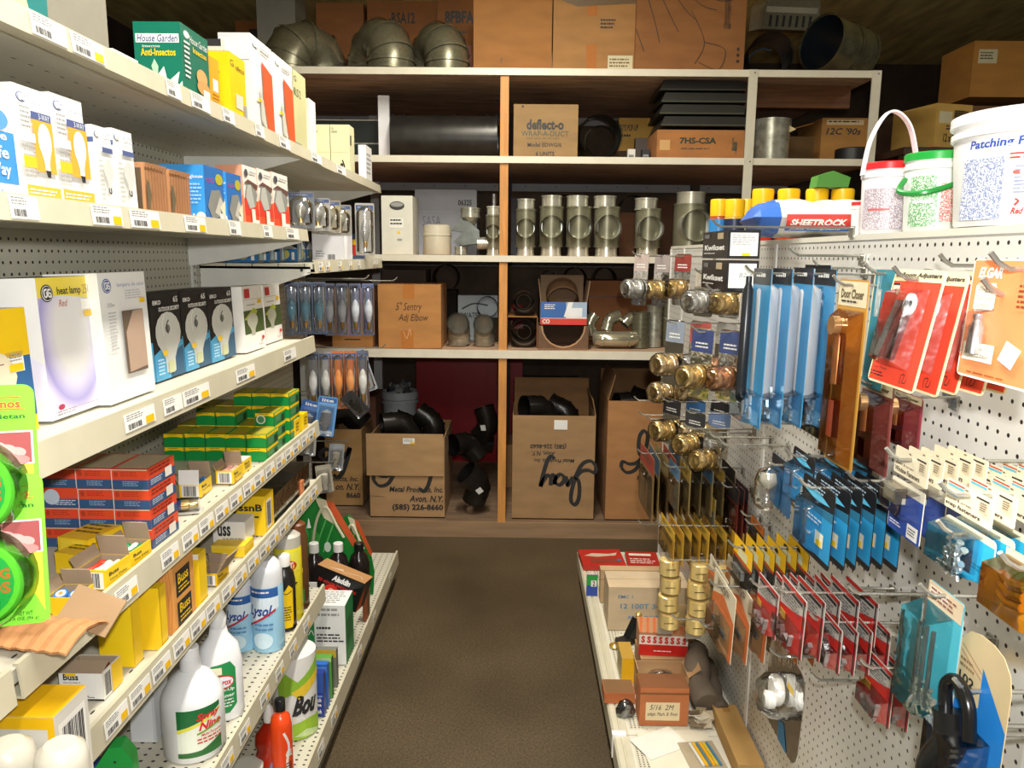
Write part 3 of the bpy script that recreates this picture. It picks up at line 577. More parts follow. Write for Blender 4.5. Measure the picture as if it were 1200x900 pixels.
# yellow pair after the green stack
for px, py, nm in ((352, 515, 'nearer'), (361, 507, 'farther')):
    ccarton('fuse_box', nm+' of two small yellow cartons at the fourth shelf end', px, py, z, .035, .05, .062, {'F': [('r', .06, .05, .94, .1, P('#c79c08'))], 'R': [('fine', .2, .3, .8, .8, 3, INK)]}, YEL)
REDO = P('#d84a2b', .3); DBL = P('#34547c', .3)
pr = onZ(180, 643, z); pr.x = min(pr.x, -.7165); w, d, h = .072, .115, .0405
for c in range(3):
    for lv in range(4 if c < 2 else 4):
        de = {'F': [('r', 0, 0, 1, .46, DBL), ('fine', .25, .6, .8, .88, 3, P('#a93824')), ('e', .12, .75, .06, .14, P('#b03a26')), ('fine', .3, .12, .8, .4, 3, P('#8fa6c0')), ('r', .0, .96, 1, 1, P('#c8c4b0')), ('r', 0, 0, .025, 1, P('#d9c9c0'))],
              'R': [('r', 0, 0, 1, .46, DBL), ('fine', .08, .56, .9, .92, 2, P('#7c2416')), ('fine', .08, .1, .55, .4, 3, P('#c4cfdc')), ('r', .6, .12, .86, .62, P('#e2ddd2'))], 'T': [('r', .05, .05, .95, .95, P('#b9a88c'))]}
        if c == 2 and lv == 2: de['F'] = [('r', 0, 0, 1, .46, DBL), ('e', .25, .55, .22, .4, P('#b9c4d2')), ('fine', .35, .1, .95, .4, 3, P('#c4cfdc'))]
        carton('wire_connector_box', '%s red and blue carton in the %s stack' % (names_l[lv] if lv < 3 else 'topmost', ['aisle-side', 'middle', 'inner'][c]), 'box',
               (pr.x-w/2-c*(w+.001)+random.uniform(-.001, .001), pr.y+d/2+.002*c, z+lv*(h+.0008)), w, d, h, random.uniform(-.012, .012), REDO, de, group='red and blue shrink-wrapped cartons')
YT = P('#f0c81e', .4)
def opencart(px, py, w, d, h, lb, rz=0, flap=None, inner=None, rdec=None, fdec=None, col=None, zz=None, nm='fuse_carton'):
    o = ccarton(nm, lb, px, py, zz or z, w, d, h, {'F': fdec or [('r', .1, .1, .9, .9, WHITE), ('bar', .2, .15, .75, .85)], 'R': rdec or [('t', 'Buss', .1, .62, .5, .82, INK, .03), ('t', 'Time Delay', .1, .36, .85, .52, INK, .01), ('r', .12, .08, .3, .2, P('#c08a10'))]},
        col or YT, rz, opened=True, flaps=flap or {'B': (-.25, d*.55), 'L': (.5, w*.4)}, fcol=P('#9f8a72', .8))
    return o
def fill_fuses(o, w, d, h, cols, n, lb, seed):
    rnd = random.Random(seed); M_ = o.matrix_basis if False else Matrix.Translation(o.location) @ Matrix.Rotation(o.rotation_euler.z, 4, 'Z')
    for i in range(n):
        lx = (-.5+(i+.5)/n)*(w-.012); c = M_ @ Vector((lx, rnd.uniform(-.1, .1)*d, h*.72))
        m = MB(); rr = (w-.01)/n/2*.95; m.lathe([(rr, -.025), (rr, -.018), (rr*.8, -.017), (rr*.8, .012), (rr, .013), (rr, .022)], P(cols[i % len(cols)], .35), 14, rot=Matrix.Rotation(H90, 3, 'X') @ Matrix.Identity(3))
        m.box(-rr*.6, rr*.6, -rr*.9, -rr*.5, -.004, .004, P('#f0eee6')) if False else None
        m.build('fuse', None, tuple(c), (0, 0, o.rotation_euler.z), label='%s, %s' % (['leftmost', 'second', 'third', 'fourth', 'fifth'][i]+' fuse lying', lb), cat='fuse', group='fuses '+lb)
o = opencart(236, 584, .052, .075, .036, 'open yellow fuse carton with a white front flap beside the red and blue stack', .05); fill_fuses(o, .052, .075, .036, ['#e8e6e0', '#3f7fc0', '#b9956a'], 2, 'in the open carton beside the red and blue stack', 1)
m = MB(); m.slab((0, 0, 0), (.024, 0, 0), (0, .002, .018), (0, .0006, 0), WHITE); m.build('flap', o, (-.002, -.036, .052))
o = opencart(274, 568, .045, .07, .036, 'open yellow fuse carton with pink card inside, in front of the green stacks', .02); fill_fuses(o, .045, .07, .036, ['#c98a80', '#d8b7a0'], 2, 'in the open carton before the green stacks', 2)
ccarton('fuse_carton', 'closed yellow fuse carton with a white lid in front of the green stacks', 286, 555, z, .035, .06, .034, {'R': [('t', 'Buss', .15, .6, .7, .8, INK, .02), ('fine', .15, .2, .8, .5, 2, INK)], 'T': [('r', .02, .02, .98, .98, P('#dcdad4'))], 'F': [('r', .1, .1, .5, .9, P('#e8b80c'))]}, YT)
def spotlamp(px, py, zz):
    p = onZ(px, py, zz); t = empty('bulb_pack', (p.x, p.y, zz+.002), (0, 0, .3), 'clear blister pack with a small blue-capped glass fuse lying on the fourth left shelf', 'blister pack')
    m = MB(); m.box(-.03, .03, -.022, .022, 0, .0015, P('#b9b9b0')); m.build('card', t)
    m = MB(); m.lathe([(.001, -.022), (.011, -.021), (.0125, -.016), (.0125, -.012)], P('#28457e', .2), 16, rot=Matrix.Rotation(H90, 3, 'Y'), c=(-.004, 0, .015)); m.build('cap', t, label='blue glass end')
    m = MB(); m.lathe([(.0125, -.012), (.012, .004), (.008, .006), (.008, .02), (.006, .024)], MET('#c9b070', .25), 16, rot=Matrix.Rotation(H90, 3, 'Y'), c=(-.004, 0, .015)); m.build('body', t)
    m = MB(); m.lathe([(.016, -.026), (.017, -.01), (.016, .024)], CLEAR(), 14, rot=Matrix.Rotation(H90, 3, 'Y'), c=(-.002, 0, .016)); m.build('blister', t)
spotlamp(222, 600, z)
# yellow fuse cartons nearer the camera
yt = [('fine', .1, .2, .9, .8, 4, P('#6a5a10'))]
ccarton('fuse_carton', 'long yellow fuse carton lying left of the open cartons on the fourth left shelf', 104, 650, z+.022, .07, .12, .028, {'T': yt, 'F': [('r', .1, .1, .9, .9, P('#f3d33c'))]}, YT, -.25)
ccarton('fuse_carton', 'second long yellow fuse carton, behind the one beside the open cartons', 84, 628, z+.02, .06, .12, .03, {'T': yt}, YT, -.3)
ccarton('fuse_carton', 'tilted yellow fuse carton with black lettering and a white sticker', 92, 675, z, .05, .09, .040, {'T': yt, 'R': [('t', 'Buss', .1, .2, .8, .75, INK, .03), ('r', .6, .5, .95, .95, WHITE)]}, YT, -.25)
o = opencart(155, 668, .05, .07, .034, 'open yellow fuse carton showing green and white fuse faces', -.05, fdec=[('r', .1, .1, .9, .9, P('#e9e5dc'))]); fill_fuses(o, .05, .07, .034, ['#2d8a50', '#ecebe6'], 3, 'in the open carton with green faces', 3)
o = opencart(131, 693, .055, .075, .038, 'open yellow fuse carton with a white barcode front', -.05); fill_fuses(o, .055, .075, .038, ['#c8402c', '#ecebe6', '#e6e4de'], 3, 'in the open carton with the white barcode front', 4)
o = opencart(93, 724, .05, .055, .034, 'open yellow fuse carton with blue rimmed fuses, nearest on the fourth shelf', .02, fdec=[('r', .1, .1, .2, .2, INK)], rdec=[('r', .35, .2, .9, .8, WHITE), ('fine', .4, .25, .85, .75, 4, GREY), ('t', '6', .1, .4, .25, .7, INK, .03)])
p = Vector(o.location)
for i in (-1, 1):
    m = MB(); m.lathe([(.0115, -.004), (.0115, 0)], P('#3f7fc0'), 20); m.lathe([(.008, 0), (.008, .0006)], WHITE, 16); m.lathe([(.0035, .0006), (.0035, .0012)], P('#c99a3c'), 12)
    m.build('fuse', None, (p.x+i*.0125, p.y-.004, p.z+.031), (.35, 0, 0), label='%s blue rimmed plug fuse in the nearest open yellow carton' % ('left' if i < 0 else 'right'), cat='fuse')
# torn corrugated wrapper
p = onZ(40, 768, z); m = MB(); N = 14; vs = []; 
for i in range(N+1):
    for j in range(5):
        u, v = i/N, j/4; vs.append((-.09+u*.17, -.03+v*.10-.02*u, .012+.016*math.sin(v*3.1)+.0015*(i % 2)*1.5+.006*u))
vs2 = [(a, b, c-.003) for a, b, c in vs]; fs = [(i*5+j, (i+1)*5+j, (i+1)*5+j+1, i*5+j+1) for i in range(N) for j in range(4)]
m.add(vs, fs, CB('#c98f5c')); m.add(vs2, [f[::-1] for f in fs], CB('#c98f5c')); t = m.build('corrugated_wrapper', None, (p.x-.01, p.y+.03, z), (0, 0, -.1), label='torn ribbed brown cardboard wrapper at the near shelf end', cat='cardboard wrapper')
m = MB(); m.slab((.045, .06, .03), (.04, 0, -.012), (.0, .03, .016), (0, -.0006, .001), CB('#a28360')); m.build('flap', t)
# ================================================================= FIFTH SHELF (left)
z = 0.8565
KR = CB('#cf9556')
cpx('fuse_carton', 'yellow fuse carton turned upside down with inverted lettering', 278, 313, 582, 628, z, .075, {
    'F': [('t', 'ssnB', .1, .62, .9, .8, INK, .03, 0), ('fine', .3, .4, .9, .5, 1, INK)], 'R': [('r', .15, .15, .7, .85, WHITE), ('bar', .2, .2, .6, .8)]}, YT)
cpx('fuse_carton', 'white and yellow fuse carton left of the upside-down one', 250, 288, 612, 636, z+.022, .07, {'F': [('t', 'uss', .15, .3, .55, .8, INK, .03), ('fine', .3, .1, .95, .22, 1, GREY)]}, WHITE)
cpx('fuse_carton', 'flat yellow fuse carton under the white one on the fifth left shelf', 248, 287, 640, 653, z, .07, {'F': [('r', 0, .7, 1, 1, P('#e8c94a'))]}, YT)
opencart(268, 688, .05, .06, .032, 'flattened open carton with brown flaps on the fifth left shelf', -.1, {'R': (.55, .05), 'B': (-.1, .03), 'L': (.9, .03)}, col=P('#e3b614'), zz=z, fdec=[])
cpx('fuse_carton', 'tall bright yellow carton with a creased front on the fifth left shelf', 216, 243, 650, 712, z, .04, {'F': [('r', .0, .9, 1, 1, P('#e7e3d8')), ('r', .2, .05, .3, .9, P('#d8ac08'))]}, YT)
cpx('fuse_carton', 'tan patterned carton with two black labels on the fifth left shelf', 183, 207, 667, 744, z, .10, {
    'R': [('r', .12, .52, .8, .9, INK), ('r', .12, .08, .8, .44, INK), ('t', 'Buss', .2, .7, .7, .86, YEL, .02), ('fine', .2, .55, .75, .66, 2, YEL), ('t', 'Buss', .2, .27, .7, .41, YEL, .02), ('fine', .2, .11, .75, .22, 2, YEL)],
    'F': [('s', [(i*.16, 0), (i*.16+.1, .5), (i*.16, 1)], .0012, P('#c27a3a')) for i in range(1, 6)], 'T': [('r', .3, .1, .8, .6, P('#c9c4bb'))]}, P('#d9984e', .6))
cpx('fuse_carton', 'plain yellow carton before the tan patterned one on the fifth left shelf', 160, 190, 690, 762, z, .03, {'R': [('r', .1, 0, .16, 1, P('#caa208'))]}, YT)
cpx('fuse_carton', 'wide plain yellow carton behind the open carton of brown fuses', 118, 158, 702, 782, z, .035, {'F': [('r', .02, .02, .98, .98, P('#f0cc1a'))], 'R': [('r', 0, 0, .1, 1, P('#e3b80e'))]}, YT)
o = opencart(122, 821, .078, .065, .052, 'white and yellow open carton full of brown fuse ends', 0, {'F': (-1.2, .028)}, zz=z, fdec=[('t', 'Buss', .1, .74, .45, .98, INK, .03), ('r', .15, .9, .4, 1, YEL), ('fine', .1, .6, .55, .68, 1, GREY), ('s', [(.55, .12), (.65, .18), (.66, .13), (.8, .13)], .0012, INK)], rdec=[('r', .0, 0, .45, 1, P('#e9e6df')), ('bar', .1, .1, .38, .9), ('r', .45, 0, 1, 1, YEL)], col=P('#eceae4'))
p = Vector(o.location)
for i in range(3):
    m = MB(); m.lathe([(.0095, 0), (.0095, .01), (.0085, .012)], P('#6b3524', .4), 14)
    m.build('fuse', None, (p.x-.02+i*.021, p.y+.006, z+.038), (0, 0, 0), label='%s brown cartridge fuse standing in the white and yellow carton' % ['left', 'middle', 'right'][i], cat='fuse')
# clear storage bin at the far end
p = onZ(345, 598, z); t = empty('parts_bin', (-.79, 2.36, z), (0, 0, 0), 'clear plastic bin of small parts at the far end of the fifth left shelf', 'bin')
m = MB(); CL = CLEAR('#d8d8d4', .22)
for a in ((-.07, .07, -.2, -.197, 0, .085), (-.07, .07, .197, .2, 0, .085), (-.07, -.067, -.2, .2, 0, .085), (.067, .07, -.2, .2, 0, .085), (-.07, .07, -.2, .2, 0, .003), (-.072, .072, -.202, .202, .085, .088)): m.box(*a, CL)
m.build('box', t); rnd = random.Random(4); m = MB()
for i in range(60):
    x, y = rnd.uniform(-.06, .06), rnd.uniform(-.18, .18); m.T = Matrix.Translation((x, y, .012+rnd.random()*.03)) @ Matrix.Rotation(rnd.random()*6, 4, 'Z'); m.box(-.012, .012, -.005, .005, -.004, .004, P(rnd.choice(['#9a5a4a', '#777777', '#b9a07a', '#6b6b70', '#c9c4b6'])))
m.T = None; tag(m.build('small_parts', t), kind='stuff')
ccarton('fuse_carton', 'small orange card box at the very end of the fifth left shelf', 372, 582, z, .03, .03, .05, {}, P('#cf7a4a'))
# near, lower part of the fifth shelf
z = .8035
carton('fuse_carton', 'yellow topped grey carton behind the white capped cans, near left corner', 'box', (onY(62, 850, 1.0).x-.05, 1.045, z+.001), .10, .085, .185, 0, P('#d5d2c8', .4), {
    'T': [('r', 0, 0, 1, 1, P('#eab80f'))], 'F': [('r', .9, 0, 1, 1, P('#eab80f')), ('r', 0, .9, 1, 1, P('#eab80f')), ('r', .7, .1, .86, .6, P('#8a5a2a')), ('fine', .72, .15, .84, .55, 4, INK)], 'R': [('r', .1, .1, .9, .9, P('#e9e6df')), ('bar', .2, .5, .8, .85)]})
def capcan(px, py, lb, zc=1.0, txt='X27'):
    p = onY(px, py, .93); t = empty('spray_can', (p.x, p.y, z), (0, 0, .25), lb, 'spray can'); r = .033; h = zc-z
    MB().lathe([(r, 0), (r, h*.55)], P('#c4c0b5', .35), 24).build('body', t)
    m = MB(); m.lathe([(r*1.02, h*.5), (r*1.02, h*.86), (r*.9, h*.96), (r*.6, h)], P('#c9c4b6', .3), 24)
    fn = lambda u, v, n: ((r*1.02+n)*math.sin(u/r), -(r*1.02+n)*math.cos(u/r), v); m.decals(lambda u, v, n: fn(u-.02, v+h*.5, n), .04, h*.3, [('r', 0, 0, 1, 1, WHITE), ('t', txt, .1, .1, .9, .5, YEL, .03)], curved=True)
    m.build('cap', t)
capcan(70, 868, 'white capped spray can with a yellow lettered sticker, right of two'); capcan(8, 868, 'white capped spray can at the lower left corner, left of two', txt='X3')
# ================================================================= SIXTH SHELF (left)
z = .5135
def wrap(r, a0=0., sy=1.):                      # map face coordinates around an upright cylinder, u=0 towards -Y
    return lambda u, v, n: ((r+n)*math.sin(u/r+a0), -(r+n)*math.cos(u/r+a0)*sy, v)
def bottle(name, lb, px, py, prof, body, zz, rz=0, cap=None, label=None, cat='bottle', sx=1, sy=1, lw=None, lcol=None, seg=28, group=None, x=None):
    p = onZ(px, py, zz) if x is None else Vector(x)
    t = empty(name, (p.x, p.y, zz), (0, 0, rz), lb, cat, group)
    MB().lathe(prof, body, seg, sx=sx, sy=sy).build('body', t)
    if cap: MB().lathe(cap[0], cap[1], 20).build('cap', t)
    if label:
        r, u0, u1, v0, v1, ds = label; m = MB(); f = wrap(r*1.0); W, H = u1-u0, v1-v0
        m.decals(lambda u, v, n: (lambda q: (q[0]*sx, q[1]*sy, q[2]))(f(u0+u, v0+v, n+.0004)), W, H, ds, curved=True); m.build('label', t)
    return t
# big white jug
CLW = P('#e9eaec', .3)
t = bottle('cleaner_jug', 'big white plastic jug of red lettered all-purpose cleaner on the sixth left shelf', 222, 884, [(.066, 0), (.071, .006), (.071, .13), (.069, .138), (.064, .150), (.045, .178), (.024, .195), (.022, .225)], CLW, z, 0, ([(.021, .222), (.021, .245), (.019, .248)], CLW),
    (.071, -.008, .095, .018, .130, [('r', 0, 0, 1, 1, P('#e9efe0')), ('p', [(0, .6), (.25, .66), (.5, .73), (.75, .82), (1, .9), (1, 1), (0, 1)], P('#1c6a38')), ('p', [(0, .52), (.5, .66), (1, .82), (1, .88), (.5, .72), (0, .6)], P('#e2dd4a')), ('p', [(0, 0), (1, 0), (1, .3), (.5, .12), (0, .1)], P('#2d6a34')), ('t', 'Spray', .42, .72, .98, .9, P('#d42f2f'), .04, .3), ('t', 'Nine', .46, .54, .98, .71, P('#d42f2f'), .04, .3), ('s', [(.42, .48), (.7, .54), (1, .6)], .004, P('#7a9a1a')), ('t', 'Multi Purpose', .5, .4, .98, .47, RED, .02, .3), ('fine', .42, .24, .98, .38, 2, P('#c23a2a'))]), cat='cleaner jug')
bpx(t, 222, 893, 71, 757, .071, .248)
m = MB(); m.tube(catmull([(.0, -.0, .19), (-.02, .045, .19), (-.03, .062, .165), (-.035, .066, .145)], 5), .010, CLW, 10); m.build('handle', t)
# white flat bottle with green label behind
t = bottle('cleaner_bottle', 'white spray bottle with a green label beside the big white jug', 256, 832, [(.046, 0), (.05, .01), (.05, .13), (.042, .17), (.022, .195), (.018, .215)], CLW, z, .4, ([(.018, .213), (.02, .235), (.012, .25)], P('#e3e5e6')),
    (.05, -.03, .035, .02, .14, [('p', [(0, .1), (.2, 0), (.7, 0), (1, .15), (1, .85), (.8, 1), (.15, .95), (0, .8)], P('#1e8a4a')), ('e', .5, .62, .42, .14, RED), ('e', .5, .62, .38, .11, P('#e9e9f2')), ('t', 'Clorox', .18, .56, .82, .68, RED, .03, .2), ('t', 'Clean-Up', .12, .42, .9, .5, WHITE, .03), ('t', 'Cleaner', .12, .32, .9, .39, WHITE, .03), ('fine', .12, .1, .9, .28, 3, WHITE), ('r', .12, .78, .5, .92, P('#e9e3c4'))]), sy=.62)
bpx(t, 258, 850, 50, 715, .05, .25)
LYS = P('#9fd0ec', .25, .0)
for px, py, lb, ro in ((311, 754, 'light blue disinfectant spray can, nearer and fully seen of two', -.15), (280, 762, 'light blue disinfectant spray can, partly hidden behind the shelf lip', -.1)):
    r = .0325
    t = bottle('spray_can', lb, px, py, [(r*.96, 0), (r, .004), (r, .132), (r*.96, .137)], LYS, z, ro, ([(r*.99, .136), (r*.99, .16), (r*.9, .175), (r*.6, .186), (r*.45, .187)], P('#dcdfe4', .3)),
        (r, -.038, .038, .004, .135, [('r', 0, .86, 1, 1, P('#2c5fa8')), ('fine', .25, .9, .75, .96, 1, WHITE), ('p', [(.1, .35), (1, .68), (1, .86), (.1, .86)], P('#dfeefa')), ('t', 'Lysol', .18, .52, .82, .74, P('#2a4a9a'), .03, .35), ('p', [(.1, .36), (.12, .4), (.9, .68), (.9, .64)], P('#b8243a')), ('fine', .35, .3, .9, .45, 2, P('#5a8ab8')), ('e', .55, .18, .25, .13, P('#cfe8f6'))]), cat='spray can')
    bpx(t, px, 764, 37 if px > 300 else 32, 654 if px > 300 else 668, r, .187)
# dark bottle with yellow label
t = bottle('cleaner_bottle', 'black bottle with a white cap and a yellow oval label', 338, 732, [(.026, 0), (.028, .006), (.028, .125), (.024, .145), (.017, .155), (.0155, .165)], P('#1d1b1a', .25), z, 0, ([(.0165, .163), (.0165, .188), (.015, .19)], P('#e8e6e0', .3)),
    (.028, -.008, .03, .01, .12, [('p', [(.1, 0), (.9, 0), (1, .1), (1, .9), (.7, 1), (.1, .72), (0, .6)], YEL), ('fine', .1, .15, .9, .5, 6, INK), ('s', [(.2, .9), (.5, .8), (.9, .86)], .002, INK)]))
bpx(t, 338, 740, 25, 650, .028, .19)
t = bottle('spray_can', 'yellow insect spray can with a grey cap behind the disinfectant cans', 352, 694, [(.029, 0), (.031, .004), (.031, .17), (.029, .176)], P('#e3d326', .3), z, -.1, ([(.030, .175), (.030, .2), (.022, .206)], P('#b9b6aa', .4)),
    (.031, -.04, .04, .0, .17, [('r', 0, .72, 1, 1, P('#e6e04a')), ('e', .6, .8, .3, .08, RED), ('t', 'TAT', .4, .76, .8, .85, WHITE, .03), ('r', .6, .0, .8, .7, P('#d9742a')), ('fine', .1, .1, .55, .65, 8, P('#7a7a12')), ('p', [(.4, .5), (.6, .45), (.9, .55), (.7, .62)], INK)]), cat='spray can')
bpx(t, 340, 728, 31, 624, .031, .206)
t = bottle('spray_can', 'dark garden spray can with yellow lettering and orange flowers', 372, 690, [(.028, 0), (.03, .004), (.03, .19), (.026, .2)], P('#5a3a1c', .35), z, -.3, ([(.026, .198), (.026, .222), (.02, .226)], P('#6a3a1c', .4)),
    (.03, -.035, .035, .0, .19, [('r', .0, .1, 1, .3, P('#2c7a3a')), ('t', 'OUST', .1, .32, .95, .6, P('#e8d21c'), .05), ('e', .5, .8, .4, .14, P('#d9601c')), ('e', .4, .85, .14, .06, P('#f0a23c')), ('e', .7, .72, .12, .05, P('#f2c23c')), ('fine', .1, .02, .9, .1, 2, YEL)]), cat='spray can')
bpx(t, 357, 715, 25, 612, .03, .226)
# green pump top and blue cap at the bottom left
GP = P('#2aa84a', .3)
p = onZ(150, 905, z+.14); t = empty('cleaner_bottle', (p.x-.02, p.y, z), (0, 0, .2), 'green capped bottle under the fifth left shelf near the camera', 'bottle')
MB().lathe([(.032, 0), (.034, .004), (.034, .09), (.02, .105)], P('#dfe6df', .3), 22).build('body', t)
m = MB(); m.prism([(-.028, .10), (.028, .10), (.026, .16), (.012, .185), (-.006, .185), (-.027, .15)], lambda u, v, n: (u, -.016+n, v), .032, GP); m.lathe([(.002, 0), (.002, .001)], INK, 8, c=(.002, -.0165, .158), rot=Matrix.Rotation(H90, 3, 'X')); m.build('pump_head', t); t.scale = (1.25, 1.1, 1.1)
p = onZ(118, 893, z+.12); t = bottle('cleaner_bottle', 'blue capped bottle at the bottom left corner', 0, 0, [(.022, 0), (.022, .08), (.016, .09)], P('#dfe3ea', .3), z, 0, ([(.018, .088), (.018, .12), (.015, .124)], P('#3f68c8', .3)), x=(p.x, p.y, 0))
p = onZ(212, 850, z); ccarton('soap_box', 'white carton standing behind the big white jug', 184, 870, z, .06, .07, .16, {'F': [('r', .9, .0, 1, 1, P('#d0d2d4'))]}, P('#e3e5e6', .4))
# ================================================================= BASE SHELF (left)
z = .1605
t = bottle('paper_roll', 'wrapped paper towel roll with green and black print on the base shelf', 345, 855, [(.02, 0), (.055, .002), (.056, .26), (.02, .262)], P('#e6e6e2', .35), z, .1, None,
    (.056, -.08, .085, .0, .26, [('p', [(.5, 0), (1, 0), (1, .22), (.75, .24), (.5, .2)], P('#9fc83a')), ('p', [(.25, .95), (.3, .5), (1, .75), (1, .95), (.6, .72)], P('#8fbf3a')), ('p', [(.5, .6), (.62, .5), (1, .7), (1, .8)], P('#e8c83a')), ('t', 'Bou', .5, .3, .92, .55, INK, .05, .5), ('p', [(.52, .05), (.7, .12), (.98, .04), (.9, .0)], P('#c9dfa0'))]), cat='paper towel roll')
bpx(t, 343, 865, 52, 735, .056, .262)
t = bottle('soap_bottle', 'clear red liquid bottle with a white tip on the base shelf', 316, 905, [(.034, 0), (.037, .008), (.036, .07), (.03, .085), (.035, .1), (.033, .125), (.014, .15), (.012, .16)], P('#a3220e', .12), z, 0, ([(.0125, .158), (.014, .17), (.010, .19), (.004, .2)], P('#e9e8e4', .3)),
    (.036, -.0, .04, .01, .08, [('e', .6, .4, .5, .55, P('#3a8ac8')), ('r', .4, .1, .7, .6, RED)]), sy=.7)
bpx(t, 314, 925, 36, 825, .037, .2)
t = bottle('cleaner_bottle', 'bright orange bottle with a black cap on the base shelf', 342, 905, [(.024, 0), (.026, .006), (.026, .13), (.022, .15), (.012, .158), (.011, .165)], P('#e84a1a', .25), z, .3, ([(.0125, .163), (.0125, .185), (.011, .187)], P('#1a1a1c', .3)),
    (.026, .0, .03, .01, .13, [('s', [(.2, .95), (.6, .7), (.4, .4), (.6, .05)], .006, WHITE), ('t', 'OIL', .3, .5, .9, .62, WHITE, .03, .3), ('fine', .3, .1, .9, .4, 6, INK)]))
bpx(t, 341, 925, 25, 819, .026, .187)
t = bottle('tub', 'frosted white tub with a yellow label at the bottom edge', 290, 930, [(.04, 0), (.044, .004), (.046, .078), (.046, .084), (.042, .086)], P('#d9dcd0', .3), z, .2, None, (.045, -.05, .0, .01, .07, [('r', 0, 0, 1, 1, P('#dcd83a'))]), cat='tub')
z0 = z
de = {'F': [('r', 0, .55, 1, 1, P('#2b4f9c')), ('t', 'Scotch', .1, .34, .8, .44, WHITE, .03), ('t', 'Brite', .2, .24, .8, .32, WHITE, .03), ('r', .05, .46, .9, .5, P('#6f8fd0')), ('t', 'Scotch', .1, .08, .8, .18, WHITE, .03)]}
cpx('sponge_pack', 'navy blue sponge pack in front of the green ones on the base shelf', 365, 388, 790, 840, z, .03, de, P('#263c8c', .3), cat='sponge pack')
cpx('sponge_pack', 'bright blue sponge pack behind the navy one', 365, 391, 779, 829, z, .025, {'F': [('r', .05, .8, .95, .95, P('#5a8ad8'))]}, P('#2f6ac0', .3), cat='sponge pack')
cpx('sponge_pack', 'green sponge pack behind the bright blue one', 362, 395, 771, 818, z, .025, {'F': [('r', .0, .9, 1, 1, P('#b9d88a'))], 'R': [('r', .0, 0, 1, 1, P('#355a2c'))]}, P('#5fa040', .3), cat='sponge pack')
cpx('sponge_pack', 'yellow topped grey sponge pack before the white carton', 362, 400, 762, 805, z, .025, {'F': [('r', .0, .8, 1, 1, P('#c9a83a'))], 'R': [('r', 0, 0, 1, 1, P('#6a6a62'))]}, P('#777a70', .3), cat='sponge pack')
cpx('bag_box', 'white and green carton of household bags on the base shelf', 362, 412, 710, 779, z, .13, {
    'F': [('r', 0, 0, .18, 1, P('#1e8a4a')), ('fine', .24, .78, .95, .95, 2, GREY), ('fine', .24, .56, .7, .64, 1, INK), ('fine', .24, .36, .96, .52, 3, INK), ('s', [(.02, .5), (.1, .58), (.16, .5)], .003, WHITE)], 'T': [('fine', .1, .1, .9, .9, 6, GREY)], 'R': [('r', 0, 0, 1, 1, P('#2a8a4c')), ('r', .2, .3, .8, .7, P('#1a6a38'))]}, P('#e9ecea', .4), cat='box')
# leaning black carton with red print and a tan lid
o = carton('wick_box', 'tilted black carton with red print and a tan lid on the white carton', 'box', tuple(onY(394, 702, 2.80)), .20, .09, .12, -.2, P('#141212', .3), {
    'F': [('t', 'Aladdin', .36, .7, .74, .9, WHITE, .05, .3), ('t', '30 minute instant light', .1, .5, .9, .66, RED, .02), ('e', .42, .36, .16, .2, P('#d8301c')), ('e', .42, .36, .07, .1, P('#f2b9a0')), ('fine', .12, .05, .5, .2, 2, P('#b9b9b9')), ('e', .78, .2, .12, .14, P('#55565c'))],
    'R': [('p', [(0, 0), (.6, 0), (.3, .9)], P('#c9502a'))], 'T': [('r', 0, 0, 1, 1, P('#b98a5a')), ('p', [(.2, .2), (.5, .35), (.45, .5)], P('#d9c3a8')), ('s', [(.5, .2), (.8, .5), (.9, .3)], .004, P('#d9c3a8'))]}, roll=.3, lean=-.12, fcol=P('#b98a5a'))
rnd = random.Random(2)
DB = P('#1c1413', .2)
for i, (px, py, capc, nm) in enumerate(((366, 725, '#dcdcd8', 'left'), (390, 712, '#e2e2de', 'middle'), (414, 703, '#161616', 'right'))):
    t = bottle('sprayer_bottle', '%s dark brown bottle with a %s collar before the green sprayer card' % (nm, 'white' if i < 2 else 'black'), px, py, [(.036, 0), (.038, .006), (.038, .15), (.03, .18), (.016, .195), (.015, .21)], DB, z, 0, ([(.018, .2), (.018, .228), (.016, .23)], P(capc, .3)))
    bpx(t, (368, 396, 420)[i], 722-8*i, 24, 636, .038, .23)
